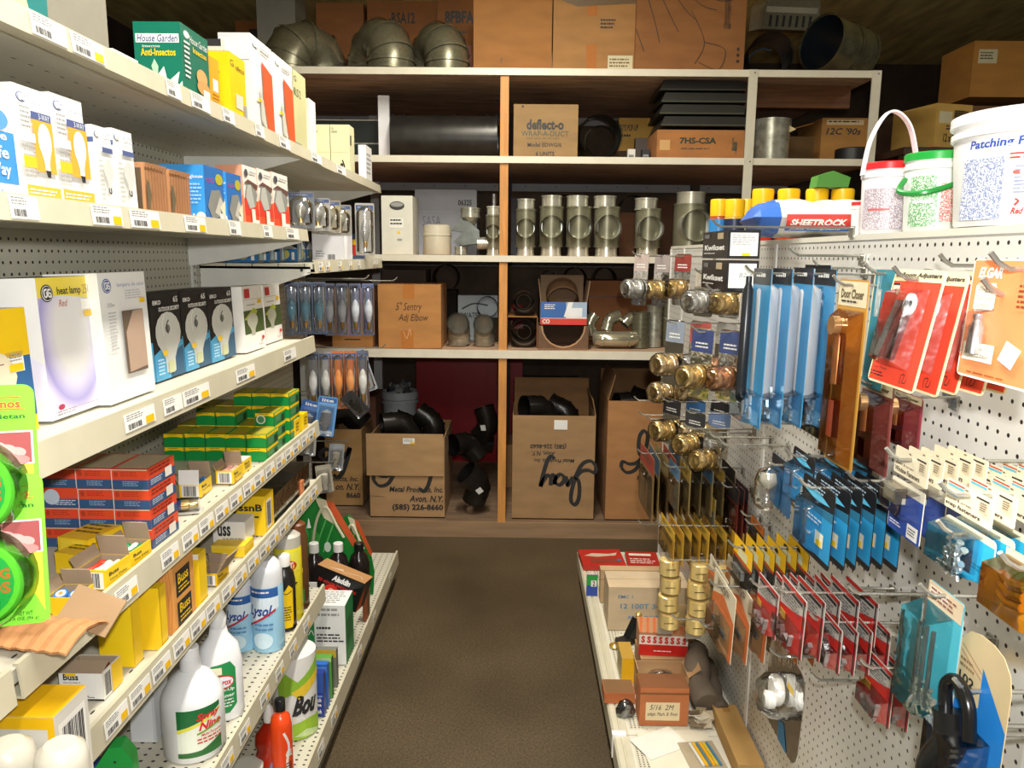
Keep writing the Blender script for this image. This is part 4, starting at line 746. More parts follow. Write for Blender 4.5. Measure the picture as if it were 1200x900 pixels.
def hosecard(px, py, h, w, lb, rz, flip=1):
    p = onZ(px, py, z); t = empty('sprayer_card', (p.x, p.y, z), (0, 0, rz), lb, 'sprayer card'); m = MB()
    pts = [(-w/2, 0), (w/2, 0), (w*.55, h*.3), (w*.42, h*.62), (w*.1, h*.9), (-w*.2, h), (-w/2, h*.9)]
    m.prism(pts, lambda u, v, n: (u, n-.003, v), .006, P('#1d7a30', .35)); fn = lambda u, v, n: (u-w/2, -.003-n, v)
    m.decals(fn, w, h, [('s', [(.1+i*.16, .45), (.35+i*.16, .8)], .006, P('#56b45a')) for i in range(3)]+[('p', [(.45, .95), (.62, .93), (1.02, .55), (.95, .5)], P('#c9552a')), ('p', [(.3, .98), (.5, .95), (.62, .72), (.45, .78)], P('#dcd2b4')), ('e', .22, .6, .14, .07, P('#3a9a3c')), ('e', .5, .5, .06, .05, P('#cfe0cf'))]); m.build('card', t)
    m = MB(); m.tube(catmull([(-w*.18, -.02, h*.25), (-w*.25, -.022, h*.5), (-w*.16, -.025, h*.78), (0, -.025, h*.9), (w*.18, -.022, h*.72), (w*.3, -.02, h*.6)], 6), .006, P('#cfccb0', .3), 8); m.build('hose', t)
    m = MB(); m.lathe([(.012, 0), (.022, -.03), (.022, -.05), (.006, -.06)], P('#1f8a38', .3), 14, c=(-w*.36, -.03, h*.72)); m.lathe([(.001, 0), (.01, -.04)], P('#e6e6e6', .3), 10, c=(-w*.3, -.035, h*.8)); m.build('nozzle', t)
hosecard(386, 700, .47, .24, 'tall green sprayer card with white hose and orange stripe at the shelf end', .1)
hosecard(418, 694, .36, .16, 'shorter green sprayer card with a white hose behind the black collared bottle', -.25)
ccarton('seed_packet', 'small brown packet standing at the far end of the base shelf', 431, 728, z, .02, .05, .13, {'R': [('r', .1, .1, .9, .9, P('#7a5a3a'))]}, P('#8a4a2a'), cat='packet')
# ================================================================= SECOND SECTION, SHELF UNDER THE TOP ONE
z = 1.6185
lcarton('bulb_box', 'plain white carton with a barcode on the short far shelf', 407, 413, 256, z, -.735, .05, {'L': []}, P('#eceaf0', .35))
p = Yof(404, -.74, z+.05)
carton('bulb_box', 'large plain white carton with a small barcode on the short far shelf', 'box', (-.815, p+.07, z), .135, .10, .155, 0, P('#e9e8ee', .35), {'F': [('bar', .48, .06, .7, .2), ('r', .93, .8, .97, .9, P('#6a5a6a')), ('fine', .1, .1, .4, .3, 3, GREY)], 'R': [('r', 0, 0, .4, 1, P('#d9d9c9')), ('r', .6, 0, 1, .7, P('#3a7a90'))]})
BB = P('#2d6fa8', .35)
for i in range(6):
    y = 2.70+i*.125
    carton('bulb_box', 'small blue bulb carton on the short far shelf, %s from the bracket' % ['first', 'second', 'third', 'fourth', 'fifth', 'sixth'][i], 'box', (-.93 if i > 2 else -.96, y, z), .115, .06, .085, H90 if i > 3 else 0, P('#14304c', .35), {
        'F': [('r', 0, .02, 1, .6, BB), ('p', [(.0, .6), (1, .6), (.6, .9), (.4, .9)], P('#cfd6da')), ('e', .55, .35, .18, .22, P('#c9c060')), ('fine', .05, .1, .35, .25, 1, WHITE), ('t', '1', .8, .1, .9, .45, WHITE, .03)], 'R': [('p', [(.2, .1), (.9, .1), (.6, .9)], P('#9ab8c0'))]})
# ================================================================= HANGING PACKS (left)
def roundrect(w, h, r, n=4, x0=0., y0=0.):
    pts = []
    for cx, cy, a0 in ((w-r, h-r, 0), (r, h-r, 90), (r, r, 180), (w-r, r, 270)):
        pts += [(x0+cx+r*math.cos(math.radians(a0+90*i/n)), y0+cy+r*math.sin(math.radians(a0+90*i/n))) for i in range(n+1)]
    return pts
LIME = P('#7fd43a', .35); LIME2 = P('#e3e83a', .35)
def handpack(px, py, lb, first):
    w, h = .104, .182; rz = .3; c = onY(px, py, .88 if first else .865); cx, cy = c.x-math.cos(rz)*w/2, c.y-math.sin(rz)*w/2
    t = empty('hand_cream_pack', (cx, cy, c.z), (-.10, 0, rz), lb, 'hand cream pack')
    m = MB(); fn = lambda u, v, n: (u-w/2, -n, v)
    m.prism(roundrect(w, h, .012), lambda u, v, n: (u-w/2, n, v), .0015, LIME)
    m.decals(fn, w, h, [('p', [(0, .05), (.95, .05), (.95, .5), (.6, .52), (0, .6)], LIME2), ('p', [(.0, .02), (1, .02), (.86, .2), (.7, .12), (.3, .1)], LIME), ('r', .3, .915, .86, .922, P('#e8562a')), ('r', .3, .838, .9, .845, P('#e8562a')), ('t', 'Para manos', .2, .85, .86, .905, P('#e8562a'), .03), ('t', 'que se agrietan', .1, .77, .9, .81, P('#1d5a1c'), .02),
        ('r', .25, .48, .97, .70, WHITE), ('r', .25, .49, .95, .69, P('#9a4a4a'))]+[('e', .4+.1*i, .64-.02*i, .1, .035, P('#d99a96')) for i in range(5)]+[('e', .45+.1*i, .56-.012*i, .09, .03, P('#c27a78')) for i in range(5)]+[('t', 'NET WT', .68, .075, .84, .1, P('#2a6a1c')), ('t', '3.4 OZ (96 g)', .6, .04, .9, .065, P('#2a6a1c'))])
    m.build('card', t)
    m = MB(); R = Matrix.Rotation(H90, 3, 'X'); m.lathe([(.05, 0), (.052, .006), (.052, .024), (.048, .03)], P('#6cc73c', .25), 32, c=(-.017, 0, .062), rot=R)
    m.decals(lambda u, v, n: (-.017-.046+u, -.0302-n, .062-.046+v), .092, .092, [('e', .5, .5, .46, .46, P('#17a04a')), ('t', 'WORKING', .1, .54, .92, .68, P('#d96a2a'), .04), ('t', 'HANDS', .2, .36, .92, .51, P('#d96a2a'), .04), ('fine', .25, .14, .8, .3, 4, P('#0c6a2c')), ('s', [(.25, .78), (.5, .82), (.75, .78)], .0015, P('#d96a2a'))])
    m.build('jar', t)
    m = MB(); m.lathe([(.060, -.001), (.058, .02), (.054, .036), (.045, .038), (0.001, .039)], CLEAR('#eaffea', .06, .08, 'jar_blister'), 32, c=(-.017, 0, .062), rot=R, cap=False); m.build('blister', t)
    return t
handpack(50, 626, 'green and yellow hand cream pack, upper of two hanging at the left edge', 1)
handpack(60, 728, 'green and yellow hand cream pack, lower of two hanging at the left edge', 0)
def bulbpack(loc, rz, w, h, lb, card, tint, group, tilt=0):
    t = empty('bulb_pack', loc, (tilt, 0, rz), lb, 'bulb pack', group); m = MB()
    m.prism(roundrect(w, h, .006, 3), lambda u, v, n: (u-w/2, n, v-h), .001, P(card, .35)); m.decals(lambda u, v, n: (u-w/2, -n, v-h), w, h, [('r', .05, .86, .95, .96, P('#2c4472')), ('fine', .15, .89, .85, .93, 1, GREY)]); m.build('card', t)
    m = MB(); m.lathe([(.001, -.3*h), (.010, -.34*h), (.018, -.45*h), (.0185, -.55*h), (.011, -.70*h), (.0075, -.74*h)], P(tint, .08), 14, c=(0, -.02, 0)); m.build('bulb', t, label='flame shaped glass bulb')
    m = MB(); m.lathe([(.0085, -.73*h), (.0085, -.84*h), (.004, -.88*h)], MET('#d9a84a', .2), 12, c=(0, -.02, 0)); m.build('screw_base', t, label='brass screw base')
    m = MB(); m.lathe([(.001, -.012), (.022, -.02), (w*.44, -.04), (w*.44, -h+.018), (w*.3, -h+.01)], CLEAR(), 12, sy=.8, c=(0, -.016, 0), cap=False); m.build('blister', t)
    return t
def wirehook(p0, p1, lb, group=None, tip=.02, r=.0028, name='peg_hook', dbl=False):
    """chromed wire hook from board point p0 to tip p1, tip bent up"""
    p0, p1 = Vector(p0), Vector(p1); d = (p1-p0).normalized(); t = empty(name, tuple(p0), (0, 0, 0), lb, 'hook', group); CH = MET('#a7a59c', .25, 20, .1)
    L_ = (p1-p0).length; m = MB(); m.tube([(0, 0, 0), tuple(d*L_*.5), tuple(d*(L_-tip)), tuple(d*(L_-tip*.4)+Vector((0, 0, tip*.35))), tuple(d*L_+Vector((0, 0, tip*.8)))], r, CH, 6); m.build('wire', t)
    m = MB(); s = Vector((0, 1, 0)) if abs(d.x) > .5 else Vector((1, 0, 0)); m.slab((0, 0, -.008), d*.002, s*.012, (0, 0, .012), CH); m.build('back_plate', t)
    return t
GB = 'clear bulb packs hanging at the far end of the left shelving'
rowsL = [((341, 330), 3.05, -.86, 3, '#27466e', '#6f9ab0', .017, 'upper near'), ((385, 332), 3.45, -.86, 4, '#5a5f80', '#c3c7d0', .011, 'upper far'), ((366, 412), 3.2, -.80, 5, '#77797c', '#b9b2a8', .015, 'middle')]
rnd = random.Random(9)
for ri, (a, Y, X, n, card, tint, dx, nm) in enumerate(rowsL):
    p = onY(a[0], a[1], Y); wirehook((-1.095, Y+.05, p.z+.012), (p.x+.30, Y+.05, p.z+.012), '%s wire hook carrying bulb packs at the far left end' % nm)
    wdt = .053
    for i in range(n):
        od = ['leftmost', 'second', 'third', 'fourth', 'fifth', 'sixth'][i] if i < n-1 else 'rightmost'
        cc = card if ri < 2 else ['#7a7c80', '#8a8a8a', '#b5642c', '#b5642c', '#5a5a66'][i]
        tt = tint if ri < 2 else ['#c9c9c9', '#b9b9b4', '#d98a4a', '#d9935a', '#d0d0cc'][i]
        bulbpack((p.x+i*(.052, .056, .05)[ri], Y+i*.012, p.z), .25+rnd.uniform(-.06, .06), wdt, (.21, .235, .25)[ri], '%s bulb pack on the %s hook' % (od, nm), cc, tt, GB)
p = onY(418, 410, 3.3); bulbpack((p.x, 3.3, p.z), .1, .06, .19, 'tilted grey bulb pack hanging lowest at the far left end', '#9aa4ac', '#d5d8da', GB).rotation_euler = (0, -.32, .1)
for i, (px, py, rt, cl, lb) in enumerate(((366, 470, .25, '#3d6fb5', 'blue headed night light pack below the bulb packs'), (385, 465, .15, '#5f9ad6', 'light blue night light pack below the bulb packs'))):
    p = onY(px, py, 3.15); t = empty('night_light_pack', (p.x, 3.15, p.z), (0, rt, .2), lb, 'night light pack')
    m = MB(); m.prism(roundrect(.08, .17, .008), lambda u, v, n: (u-.04, n, v-.17), .0012, P(cl, .3)); m.decals(lambda u, v, n: (u-.04, -n, v-.17), .08, .17, [('r', .05, .85, .95, .97, P('#2a5aa0')), ('t', 'lite', .2, .87, .8, .95, WHITE, .02), ('r', .3, .04, .9, .14, P('#dfe8f2'))]); m.build('card', t)
    m = MB(); m.lathe([(.001, -.05), (.02, -.06), (.022, -.1), (.012, -.14)], P('#8a8f94', .15), 14, c=(0, -.02, 0)); m.build('lamp', t)
    m = MB(); m.box(-.03, .03, -.045, -.001, -.155, -.035, CLEAR()); m.build('blister', t)
for i, (px, py, Y) in enumerate(((405, 462, 3.2), (395, 520, 3.25), (362, 500, 3.0), (378, 545, 3.1))):
    p = onY(px, py, Y); nm = ['dark plug pack beside the light blue pack', 'grey clip pack under the light blue pack', 'clear socket pack beside the yellow cartons', 'clear socket pack lowest at the shelf end'][i]
    t = empty('socket_pack', (p.x, Y, p.z), (0, (-.7, .1, .1, -.1)[i], .2), nm, 'socket pack')
    m = MB(); m.prism(roundrect(.065, .12, .006), lambda u, v, n: (u-.032, n, v-.12), .001, P(['#232327', '#8d9296', '#9a9a94', '#a09a8a'][i], .3)); m.build('card', t)
    m = MB(); m.lathe([(.001, -.03), (.017, -.035), (.018, -.07), (.01, -.08), (.01, -.1)], P(['#161616', '#b9b4a6', '#cfcdc4', '#d9d4c4'][i], .2), 12, c=(0, -.018, 0)); m.build('socket', t)
    m = MB(); m.box(-.025, .025, -.04, -.001, -.11, -.02, CLEAR()); m.build('blister', t)
    wirehook((-1.095, Y+.03, p.z+.004), (p.x+.05, Y+.03, p.z+.004), 'wire hook holding the %s' % nm)
# packs on the second shelf end and short far shelf
for i, (px, py, Y, cl) in enumerate(((352, 225, 2.65, '#56585a'), (372, 232, 2.9, '#8d8a80'), (385, 235, 3.0, '#8a7f5a'), (398, 240, 3.1, '#7f7a66'))):
    p = onY(px, py, Y); t = bulbpack((p.x, Y, p.z), .2, .09, .12, 'dim clear pack behind the orange cartons, %s from the left' % ['first', 'second', 'third', 'fourth'][i], cl, '#8f8d82', 'clear packs under the top left shelf')
t = bulbpack((onY(427, 238, 3.5).x, 3.5, onY(427, 238, 3.5).z), .25, .085, .23, 'long silver blister pack beside the white carton with a hand hole', '#9a968c', '#9a9a97', None)
carton('bulb_box', 'small red and white carton at the far end of the short shelf', 'box', (-.80, 3.86, 1.6185), .05, .05, .13, 0, P('#3d4a6a'), {'F': [('r', 0, .2, 1, .6, RED), ('r', 0, .6, 1, .8, YEL)]})
# ================================================================= GOODS ON THE BACK RACK
GALV = MET('#b9b9a9', .28, 26, .3, .6); GALD = MET('#77745f', .33, 60, .15, .55); BLK = P('#1b1815', .28); BLKM = MET('#35332f', .33, 10, .3, .5)
def rcarton(name, label, xl, xr, ytop, z, Y, d, deco={}, col=None, **kw):
    a = onY(xl, 300, Y); b = onY(xr, 300, Y); zt = onY((xl+xr)/2, ytop, Y)
    # allow for the slight downward convergence of uprights
    cx = onY((xl+xr)/2, (ytop+proj((0, Y, z))[1])/2, Y).x
    return carton(name, label, 'box', (cx, Y+d/2, z), (xr-xl)*(b.x-a.x)/(xr-xl)*.98, d, zt.z-z-.001, 0, col, deco, **kw)
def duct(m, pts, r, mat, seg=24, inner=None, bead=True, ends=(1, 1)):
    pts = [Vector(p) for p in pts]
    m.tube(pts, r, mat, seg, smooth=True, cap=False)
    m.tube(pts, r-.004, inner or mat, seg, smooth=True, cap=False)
    n = len(pts)
    for i in range(n):
        if not bead and 0 < i < n-1: continue
        d = (pts[min(i+1, n-1)]-pts[max(i-1, 0)]).normalized()*(.0045 if r < .11 else .007)
        m.tube([pts[i]-d, pts[i]+d], r+(.0035 if r < .11 else .006), mat, seg, smooth=True, cap=False); 
        q = m.v[-2*seg:]
    return m
def arcpts(c, R, a0, a1, n, ax=(1, 0, 0), az=(0, 0, 1), pre=0, post=0):
    c, ax, az = Vector(c), Vector(ax), Vector(az); P_ = [c+ax*R*math.cos(math.radians(a0+(a1-a0)*i/n))+az*R*math.sin(math.radians(a0+(a1-a0)*i/n)) for i in range(n+1)]
    if pre: P_ = [P_[0]+(P_[0]-P_[1]).normalized()*pre]+P_
    if post: P_ = P_+[P_[-1]+(P_[-1]-P_[-2]).normalized()*post]
    return P_
Z1, Z2, Z3, Z4, Z0 = 2.648, 2.19, 1.653, 1.12, .0925
# --- top of the rack
for i, (px, Y, sgn, rz) in enumerate(((358, 4.74, 1, .75), (446, 4.60, -1, -.85), (514, 4.62, -1, -1.0))):
    x = onY(px, 60, Y).x; r = (.175, .158, .150)[i]; m = MB(); R2 = (.118, .110, .105)[i]; pp = [Vector((-R2, 0, -.012)), Vector((-R2, 0, .03))]+arcpts((0, 0, .045), R2, 168, 12, 4)+[Vector((R2, 0, .03)), Vector((R2, 0, -.012))]; r *= .82
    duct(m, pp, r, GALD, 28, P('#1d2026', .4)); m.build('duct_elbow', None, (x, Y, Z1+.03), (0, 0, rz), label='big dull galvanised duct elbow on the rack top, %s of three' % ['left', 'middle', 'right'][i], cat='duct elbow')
OR = CB('#a9683a')
rcarton('cardboard_box', 'brown box with black block lettering behind the left duct elbow', 278, 330, 24, Z1, 5.4, .25, {'F': [('r', .3, .1, .5, .9, INK), ('r', .58, .1, .78, .9, INK), ('t', 'S', .33, .5, .47, .8, OR, .02), ('t', 'S', .61, .5, .75, .8, OR, .02), ('t', '0', .33, .15, .47, .45, OR, .02)]}, CB('#8a5528'))
rcarton('cardboard_box', 'pale grey box with a paper sheet on the rack top at far left', 302, 346, -12, Z1+.18, 5.2, .25, {}, P('#9b9a90', .6))
rcarton('cardboard_box', 'tall brown box behind the left and middle duct elbows', 372, 426, 3, Z1, 5.05, .3, {'F': [('t', '12', .8, .12, .95, .24, INK, .02)], 'R': []}, CB('#86562e'))
rcarton('cardboard_box', 'brown box marked RSA12 behind the middle duct elbow', 432, 512, 1, Z1, 5.05, .3, {'F': [('t', '-RSA12', .3, .76, .68, .88, INK, .03)]}, CB('#86562e'))
rcarton('cardboard_box', 'brown box marked 8FBFA behind the right duct elbow', 513, 556, -5, Z1, 5.02, .3, {'F': [('t', '8FBFA', .2, .72, .98, .85, INK, .04), ('fine', .5, .6, .8, .64, 1, INK), ('p', [(.6, .1), (.95, .15), (.9, .5), (.65, .5)], P('#8a3a26'))], }, CB('#86582e'))
rcarton('cardboard_box', 'large plain orange brown box on the rack top', 556, 647, -12, Z1, 4.52, .45, {'F': [('s', [(.34, .17), (.36, .2), (.35, .14)], .002, INK), ('p', [(.98, .03), (1, .0), (.99, .3)], P('#7a4a22'))], 'R': []}, CB('#a06e3a'))
rcarton('cardboard_box', 'brown box with packing tape and a paper label on the rack top', 648, 743, -4, Z1, 4.52, .45, {'F': [('r', .42, .0, .54, .4, P('#b3713a', .2)), ('r', .42, .76, .54, 1, P('#b3713a', .2)), ('r', .68, .02, .98, .26, P('#d6cfa8')), ('fine', .7, .05, .95, .22, 4, P('#7a5a3a')), ('fine', .58, .58, .76, .72, 3, INK), ('p', [(.0, 1), (.3, .88), (1, .92), (1, 1)], P('#6f5a3f'))]}, CB('#a67a48'))
rcarton('cardboard_box', 'brown box with curved printed lines on the rack top', 747, 872, -20, Z1, 4.48, .45, {'F': [('s', [(.05+.11*i, 1), (.16+.14*i, .62+.05*i), (.22+.17*i, .35+.12*i)], .004, INK) for i in range(5)]+[('s', [(0, .5), (.08, .25)], .004, INK), ('s', [(.5, .7), (.63, .36), (.55, .12)], .003, INK), ('s', [(.63, .36), (.82, .28), (.77, .06), (.58, .14)], .003, INK), ('t', 'SNORKEL', .8, .5, .86, .95, INK, .0), ('fine', .93, .1, .96, .3, 3, INK)]}, CB('#8f5f34'))
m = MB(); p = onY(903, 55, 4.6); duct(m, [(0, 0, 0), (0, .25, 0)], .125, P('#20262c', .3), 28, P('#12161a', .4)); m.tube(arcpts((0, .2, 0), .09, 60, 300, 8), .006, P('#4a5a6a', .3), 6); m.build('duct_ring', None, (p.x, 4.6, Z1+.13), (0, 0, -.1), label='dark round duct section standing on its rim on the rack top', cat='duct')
m = MB(); m.prism([(-.17, 0), (.17, 0), (.17, .13), (.14, .19), (-.12, .19), (-.17, .13)], lambda u, v, n: (u, n, v), .2, GALD)
for i in range(7): m.box(-.13+i*.04, -.115+i*.04, -.002, 0, .015, .075, P('#1a1a16'))
m.box(-.155, .155, -.0015, 0, .09, .12, P('#9a9788')); p = onY(925, 35, 4.8); m.build('register_boot', None, (p.x, 4.8, p.z), (.2, 0, .1), label='grey sheet metal vent boot with slots lying on the dark duct', cat='vent boot')
MB().box(-.15, .15, -.1, .1, 0, .045, CB('#8a5a2a')).build('cardboard_tray', None, (p.x, 4.93, Z1), label='flat brown cardboard tray under the vent boot', cat='tray')
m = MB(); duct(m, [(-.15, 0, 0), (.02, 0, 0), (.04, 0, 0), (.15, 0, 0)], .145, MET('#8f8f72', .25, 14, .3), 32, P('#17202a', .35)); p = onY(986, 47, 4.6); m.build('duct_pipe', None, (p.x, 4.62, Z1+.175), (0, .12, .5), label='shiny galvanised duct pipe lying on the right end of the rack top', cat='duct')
ob = MB().box(-.1, .1, -.08, .08, 0, .14, CB('#8a5a2a')).build('cardboard_box', None, (onY(937, 60, 4.95).x, 4.95+.12, Z1+.0), label='small brown box between the dark duct and the galvanised pipe', cat='box')
# --- second level
def hduct(px0, px1, py, Y, r, mat, lb, z, rz=0.):
    a = onY(px0, py, Y); b = onY(px1, py, Y); L_ = b.x-a.x; m = MB()
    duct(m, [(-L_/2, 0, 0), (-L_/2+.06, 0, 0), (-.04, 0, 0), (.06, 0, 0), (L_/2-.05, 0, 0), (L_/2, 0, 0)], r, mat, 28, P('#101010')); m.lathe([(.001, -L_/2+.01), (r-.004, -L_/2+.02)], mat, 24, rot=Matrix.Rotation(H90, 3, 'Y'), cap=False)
    m.build('stove_pipe', None, ((a.x+b.x)/2, Y, z+r+.004), (0, 0, rz), label=lb, cat='pipe')
hduct(463, 582, 157, 4.62, .125, BLKM, 'long dark stove pipe lying on the second rack level', Z2)
m = MB(); m.box(-.2, .2, 0, .3, 0, .25, P('#2c3230', .3)); m.box(-.2, .2, -.002, 0, .245, .25, P('#c9c6b8')); m.box(-.2, .2, -.002, 0, .11, .118, GALV); p = onY(408, 150, 4.75)
m.build('filter_case', None, (p.x, 4.75, Z2), label='dark metal case with pale edges behind the cream bulb cartons', cat='case')
rcarton('cardboard_box', 'tan box printed deflecto wrap-a-duct on the second rack level', 602, 677, 122, Z2, 4.40, .38, {'F': [('t', 'deflect-o', .2, .52, .78, .72, P('#1c1a14'), .04), ('t', 'WRAP-A-DUCT', .12, .4, .86, .5, P('#3d4a3a'), .01), ('fine', .2, .33, .75, .37, 1, P('#6a5a3a')), ('t', 'Model EDWG/6', .22, .2, .75, .28, P('#3a2c1c'), .02), ('t', '6 UNITS', .35, .03, .64, .11, INK, .02), ('e', .14, .96, .02, .02, INK)]}, CB('#96784f'))
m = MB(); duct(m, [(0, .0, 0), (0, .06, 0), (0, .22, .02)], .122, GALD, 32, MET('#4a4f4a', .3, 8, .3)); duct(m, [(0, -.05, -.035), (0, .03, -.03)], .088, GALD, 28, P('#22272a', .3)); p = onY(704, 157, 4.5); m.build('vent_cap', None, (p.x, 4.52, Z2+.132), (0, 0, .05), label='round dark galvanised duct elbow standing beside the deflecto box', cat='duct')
rcarton('cardboard_box', 'yellow box with inverted print behind the round duct', 725, 770, 138, Z2+.13, 5.1, .3, {'F': [('t', 'BOYS POP-UP', .0, .6, .5, .8, INK, .02), ('fine', .0, .35, .35, .5, 1, INK)]}, P('#d9a53a', .5))
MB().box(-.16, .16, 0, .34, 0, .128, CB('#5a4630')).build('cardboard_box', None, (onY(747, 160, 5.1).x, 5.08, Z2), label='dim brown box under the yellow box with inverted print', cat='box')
for i, (px, c) in enumerate(((740, '#e6e4dc'), (757, '#2a2e30'))):
    p = onY(px, 176, 4.6); m = MB().box(-.022, .022, 0, .05, 0, .075, P(c, .4)); m.decals(lambda u, v, n: (-.022+u, -n, v), .044, .075, [('r', .15, .1, .85, .6, P('#9aa0a0')), ('fine', .2, .2, .8, .5, 2, INK)])
    m.build('hardware_box', None, (p.x, 4.6, Z2), label='tiny %s package before the yellow box' % ('white' if i == 0 else 'black'), cat='package')
MB().box(-.05, .05, 0, .06, 0, .16, P('#4b4038', .6)).build('hardware_box', None, (onY(755, 160, 4.75).x, 4.75, Z2), label='grey brown upright package behind the tiny black one', cat='package')
rcarton('cardboard_box', 'orange brown box marked 7HS-CSA on the second rack level', 770, 872, 152, Z2, 4.42, .4, {'F': [('t', '7HS-CSA', .26, .52, .68, .74, P('#2c3a2c'), .04), ('fine', .28, .28, .66, .38, 1, P('#5a4a3a')), ('r', .03, .3, .15, .65, P('#c9a06a', .25)), ('t', 'Snap', .86, .15, .92, .75, P('#2c4a3a'), .03)]}, CB('#a56e3c'))
for k in range(4):
    o = MB(); w = .235; o.prism([(-w, .012), (w, .012), (w+.005, .056), (w-.04, .062), (-w+.02, .062)], lambda u, v, n: (u, n, v), .4, P('#2a2a26', .35)); o.box(-w, w, -.002, 0, .012, .02, P('#4a4a40', .3))
    p = onY(824, 150, 4.45); o.build('metal_tray', None, (p.x-(.01 if k % 2 else 0), 4.45+.004*k, Z2+.170+k*.0635), label='dark metal tray, %s of the stack of four on the second rack level' % ['lowest', 'second', 'third', 'topmost'][k], cat='tray')
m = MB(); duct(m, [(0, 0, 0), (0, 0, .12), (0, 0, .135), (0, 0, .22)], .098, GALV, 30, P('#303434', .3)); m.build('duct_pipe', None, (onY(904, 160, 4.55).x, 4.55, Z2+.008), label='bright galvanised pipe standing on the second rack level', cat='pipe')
m = MB(); m.prism([(0, 0), (.07, .035), (0, .07)], lambda u, v, n: (u, n, v), .004, P('#d9c79a')); m.build('paper_tag', None, (onY(922, 148, 4.45).x, 4.5, Z2+.142), label='small cream paper triangle beside the bright standing pipe', cat='paper')
rcarton('cardboard_box', 'tan box with handwritten words in the right bay of the rack', 962, 1016, 138, Z2, 4.75, .4, {'F': [('r', .1, .86, .9, .96, P('#d2b98a')), ('fine', .14, .88, .86, .94, 1, INK), ('t', "12C '90s", .1, .66, .85, .8, INK, .02, .2)]}, CB('#a9793c'))
m = MB(); m.slab((0, 0, 0), (.20, .0, .055), (0, .12, 0), (-.0008, 0, .003), CB('#b07a3a')); m.build('cardboard_flap', None, (onY(925, 150, 4.9).x, 5.0, Z2+.235), label='loose tan cardboard sheet leaning in the right bay', cat='cardboard')
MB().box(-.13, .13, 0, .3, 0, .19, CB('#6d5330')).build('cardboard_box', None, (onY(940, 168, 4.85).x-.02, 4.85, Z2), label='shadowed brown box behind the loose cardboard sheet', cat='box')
m = MB(); m.lathe([(.095, 0), (.1, .004), (.1, .075), (.09, .08), (.085, .02)], P('#1c1c1c', .4), 28); m.build('vent_cap', None, (onY(1001, 178, 4.55).x, 4.56, Z2+.001), label='black round cap before the box with handwritten words', cat='cap')
# --- third level
rcarton('carrying_box', 'white carton with an oval hand hole on the third rack level', 447, 484, 229, Z3, 4.42, .26, {'F': [('e', .5, .83, .24, .075, P('#3a3a36')), ('e', .5, .85, .2, .04, P('#9a9a94')), ('r', .25, .45, .7, .62, P('#eeece0')), ('fine', .28, .48, .66, .6, 2, INK), ('r', .5, .36, .6, .4, YEL), ('r', .5, .24, .65, .27, GREY)]}, P('#dcd9c8', .45))
rcarton('cardboard_box', 'pale lavender grey carton numbered 06325 on the third rack level', 486, 559, 222, Z3, 4.78, .4, {'F': [('t', '06325', .7, .76, .92, .85, INK, .03), ('t', 'SASA', .12, .44, .42, .6, P('#77798c'), .0), ('r', 0, .66, .6, .67, P('#b9bac4')), ('fine', .12, .38, .45, .41, 1, GREY)]}, P('#a7a9b0', .5))
m = MB(); m.lathe([(.078, 0), (.08, .004), (.08, .105), (.083, .107), (.083, .116), (.08, .118), (.078, .165), (.06, .17)], P('#cfc6ae', .35), 28); m.build('plastic_jar', None, (onY(512, 280, 4.5).x, 4.52, Z3+.001), label='cream plastic jar before the carton numbered 06325', cat='jar')
# vent boot: wedge body with round collars
t = empty('duct_boot', (onY(551, 290, 4.5).x, 4.52, Z3+.006), (0, 0, 0), 'galvanised duct boot with a round collar beside the cream jar', 'duct boot'); t.scale = (.9, .9, .78)
m = MB(); m.prism([(-.12, .17), (-.06, .25), (.0, .23), (.06, .17), (.06, .08), (-.05, .06), (-.1, .09), (-.04, .16)], lambda u, v, n: (u, n-.05, v), .1, MET('#5f625c', .3)); m.build('body', t)
m = MB(); duct(m, [(0, 0, .27), (0, 0, .31), (0, 0, .33)], .06, GALV, 22); m.lathe([(.06, .27), (.02, .20)], GALV, 20, cap=False); m.build('collar', t)
m = MB(); duct(m, [(.05, -.01, .08), (.12, -.01, .08)], .045, GALV, 20); m.build('side_collar', t)
m = MB(); duct(m, [(-.06, 0, 0), (-.06, 0, .05)], .04, GALV, 20); m.build('foot_collar', t)
def tee(px, Y, r, h, lb, br=1.0, off=0., rz=0., mr=None):
    x = onY(px, 270, Y).x; t = empty('duct_tee', (x, Y, Z3+.002), (0, 0, rz), lb, 'duct tee', 'galvanised duct tees on the third rack level'); m = MB(); mr = mr or r*.98
    mat = MET('#dcd9c6', .24, 9, .15, .6); dk = MET('#8a8770', .33, 9, .2, .5)
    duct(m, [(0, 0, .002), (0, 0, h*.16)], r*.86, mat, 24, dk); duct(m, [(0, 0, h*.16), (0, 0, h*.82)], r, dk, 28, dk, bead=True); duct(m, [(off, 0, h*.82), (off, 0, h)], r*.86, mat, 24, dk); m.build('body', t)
    m = MB(); duct(m, [(off*.5, -r*.5, h*.48), (off*.5, -r*1.25, h*.48)], mr*br, mat, 28, P('#d2d5d0', .3, .35)); m.lathe([(.001, 0), (mr*br-.005, .001)], P('#d2d5d0', .3, .35), 24, c=(off*.5, -r*.6, h*.48), rot=Matrix.Rotation(H90, 3, 'X'), cap=False); m.build('branch', t)
    return t
for i, (px, r, h, off, rz) in enumerate(((616, .058, .315, 0, 0), (646, .068, .335, 0, 0), (678, .072, .335, -.01, .05), (711, .074, .335, -.015, .1), (759, .074, .325, -.015, .12), (808, .095, .36, 0, .15))):
    tee(px, 4.55, r, h, 'galvanised tee with a round front opening, %s right of the pine post' % ['first', 'second', 'third', 'fourth', 'fifth', 'sixth'][i], .98, off, rz)
tee(578, 4.5, .042, .27, 'narrow galvanised tee standing left of the pine post')
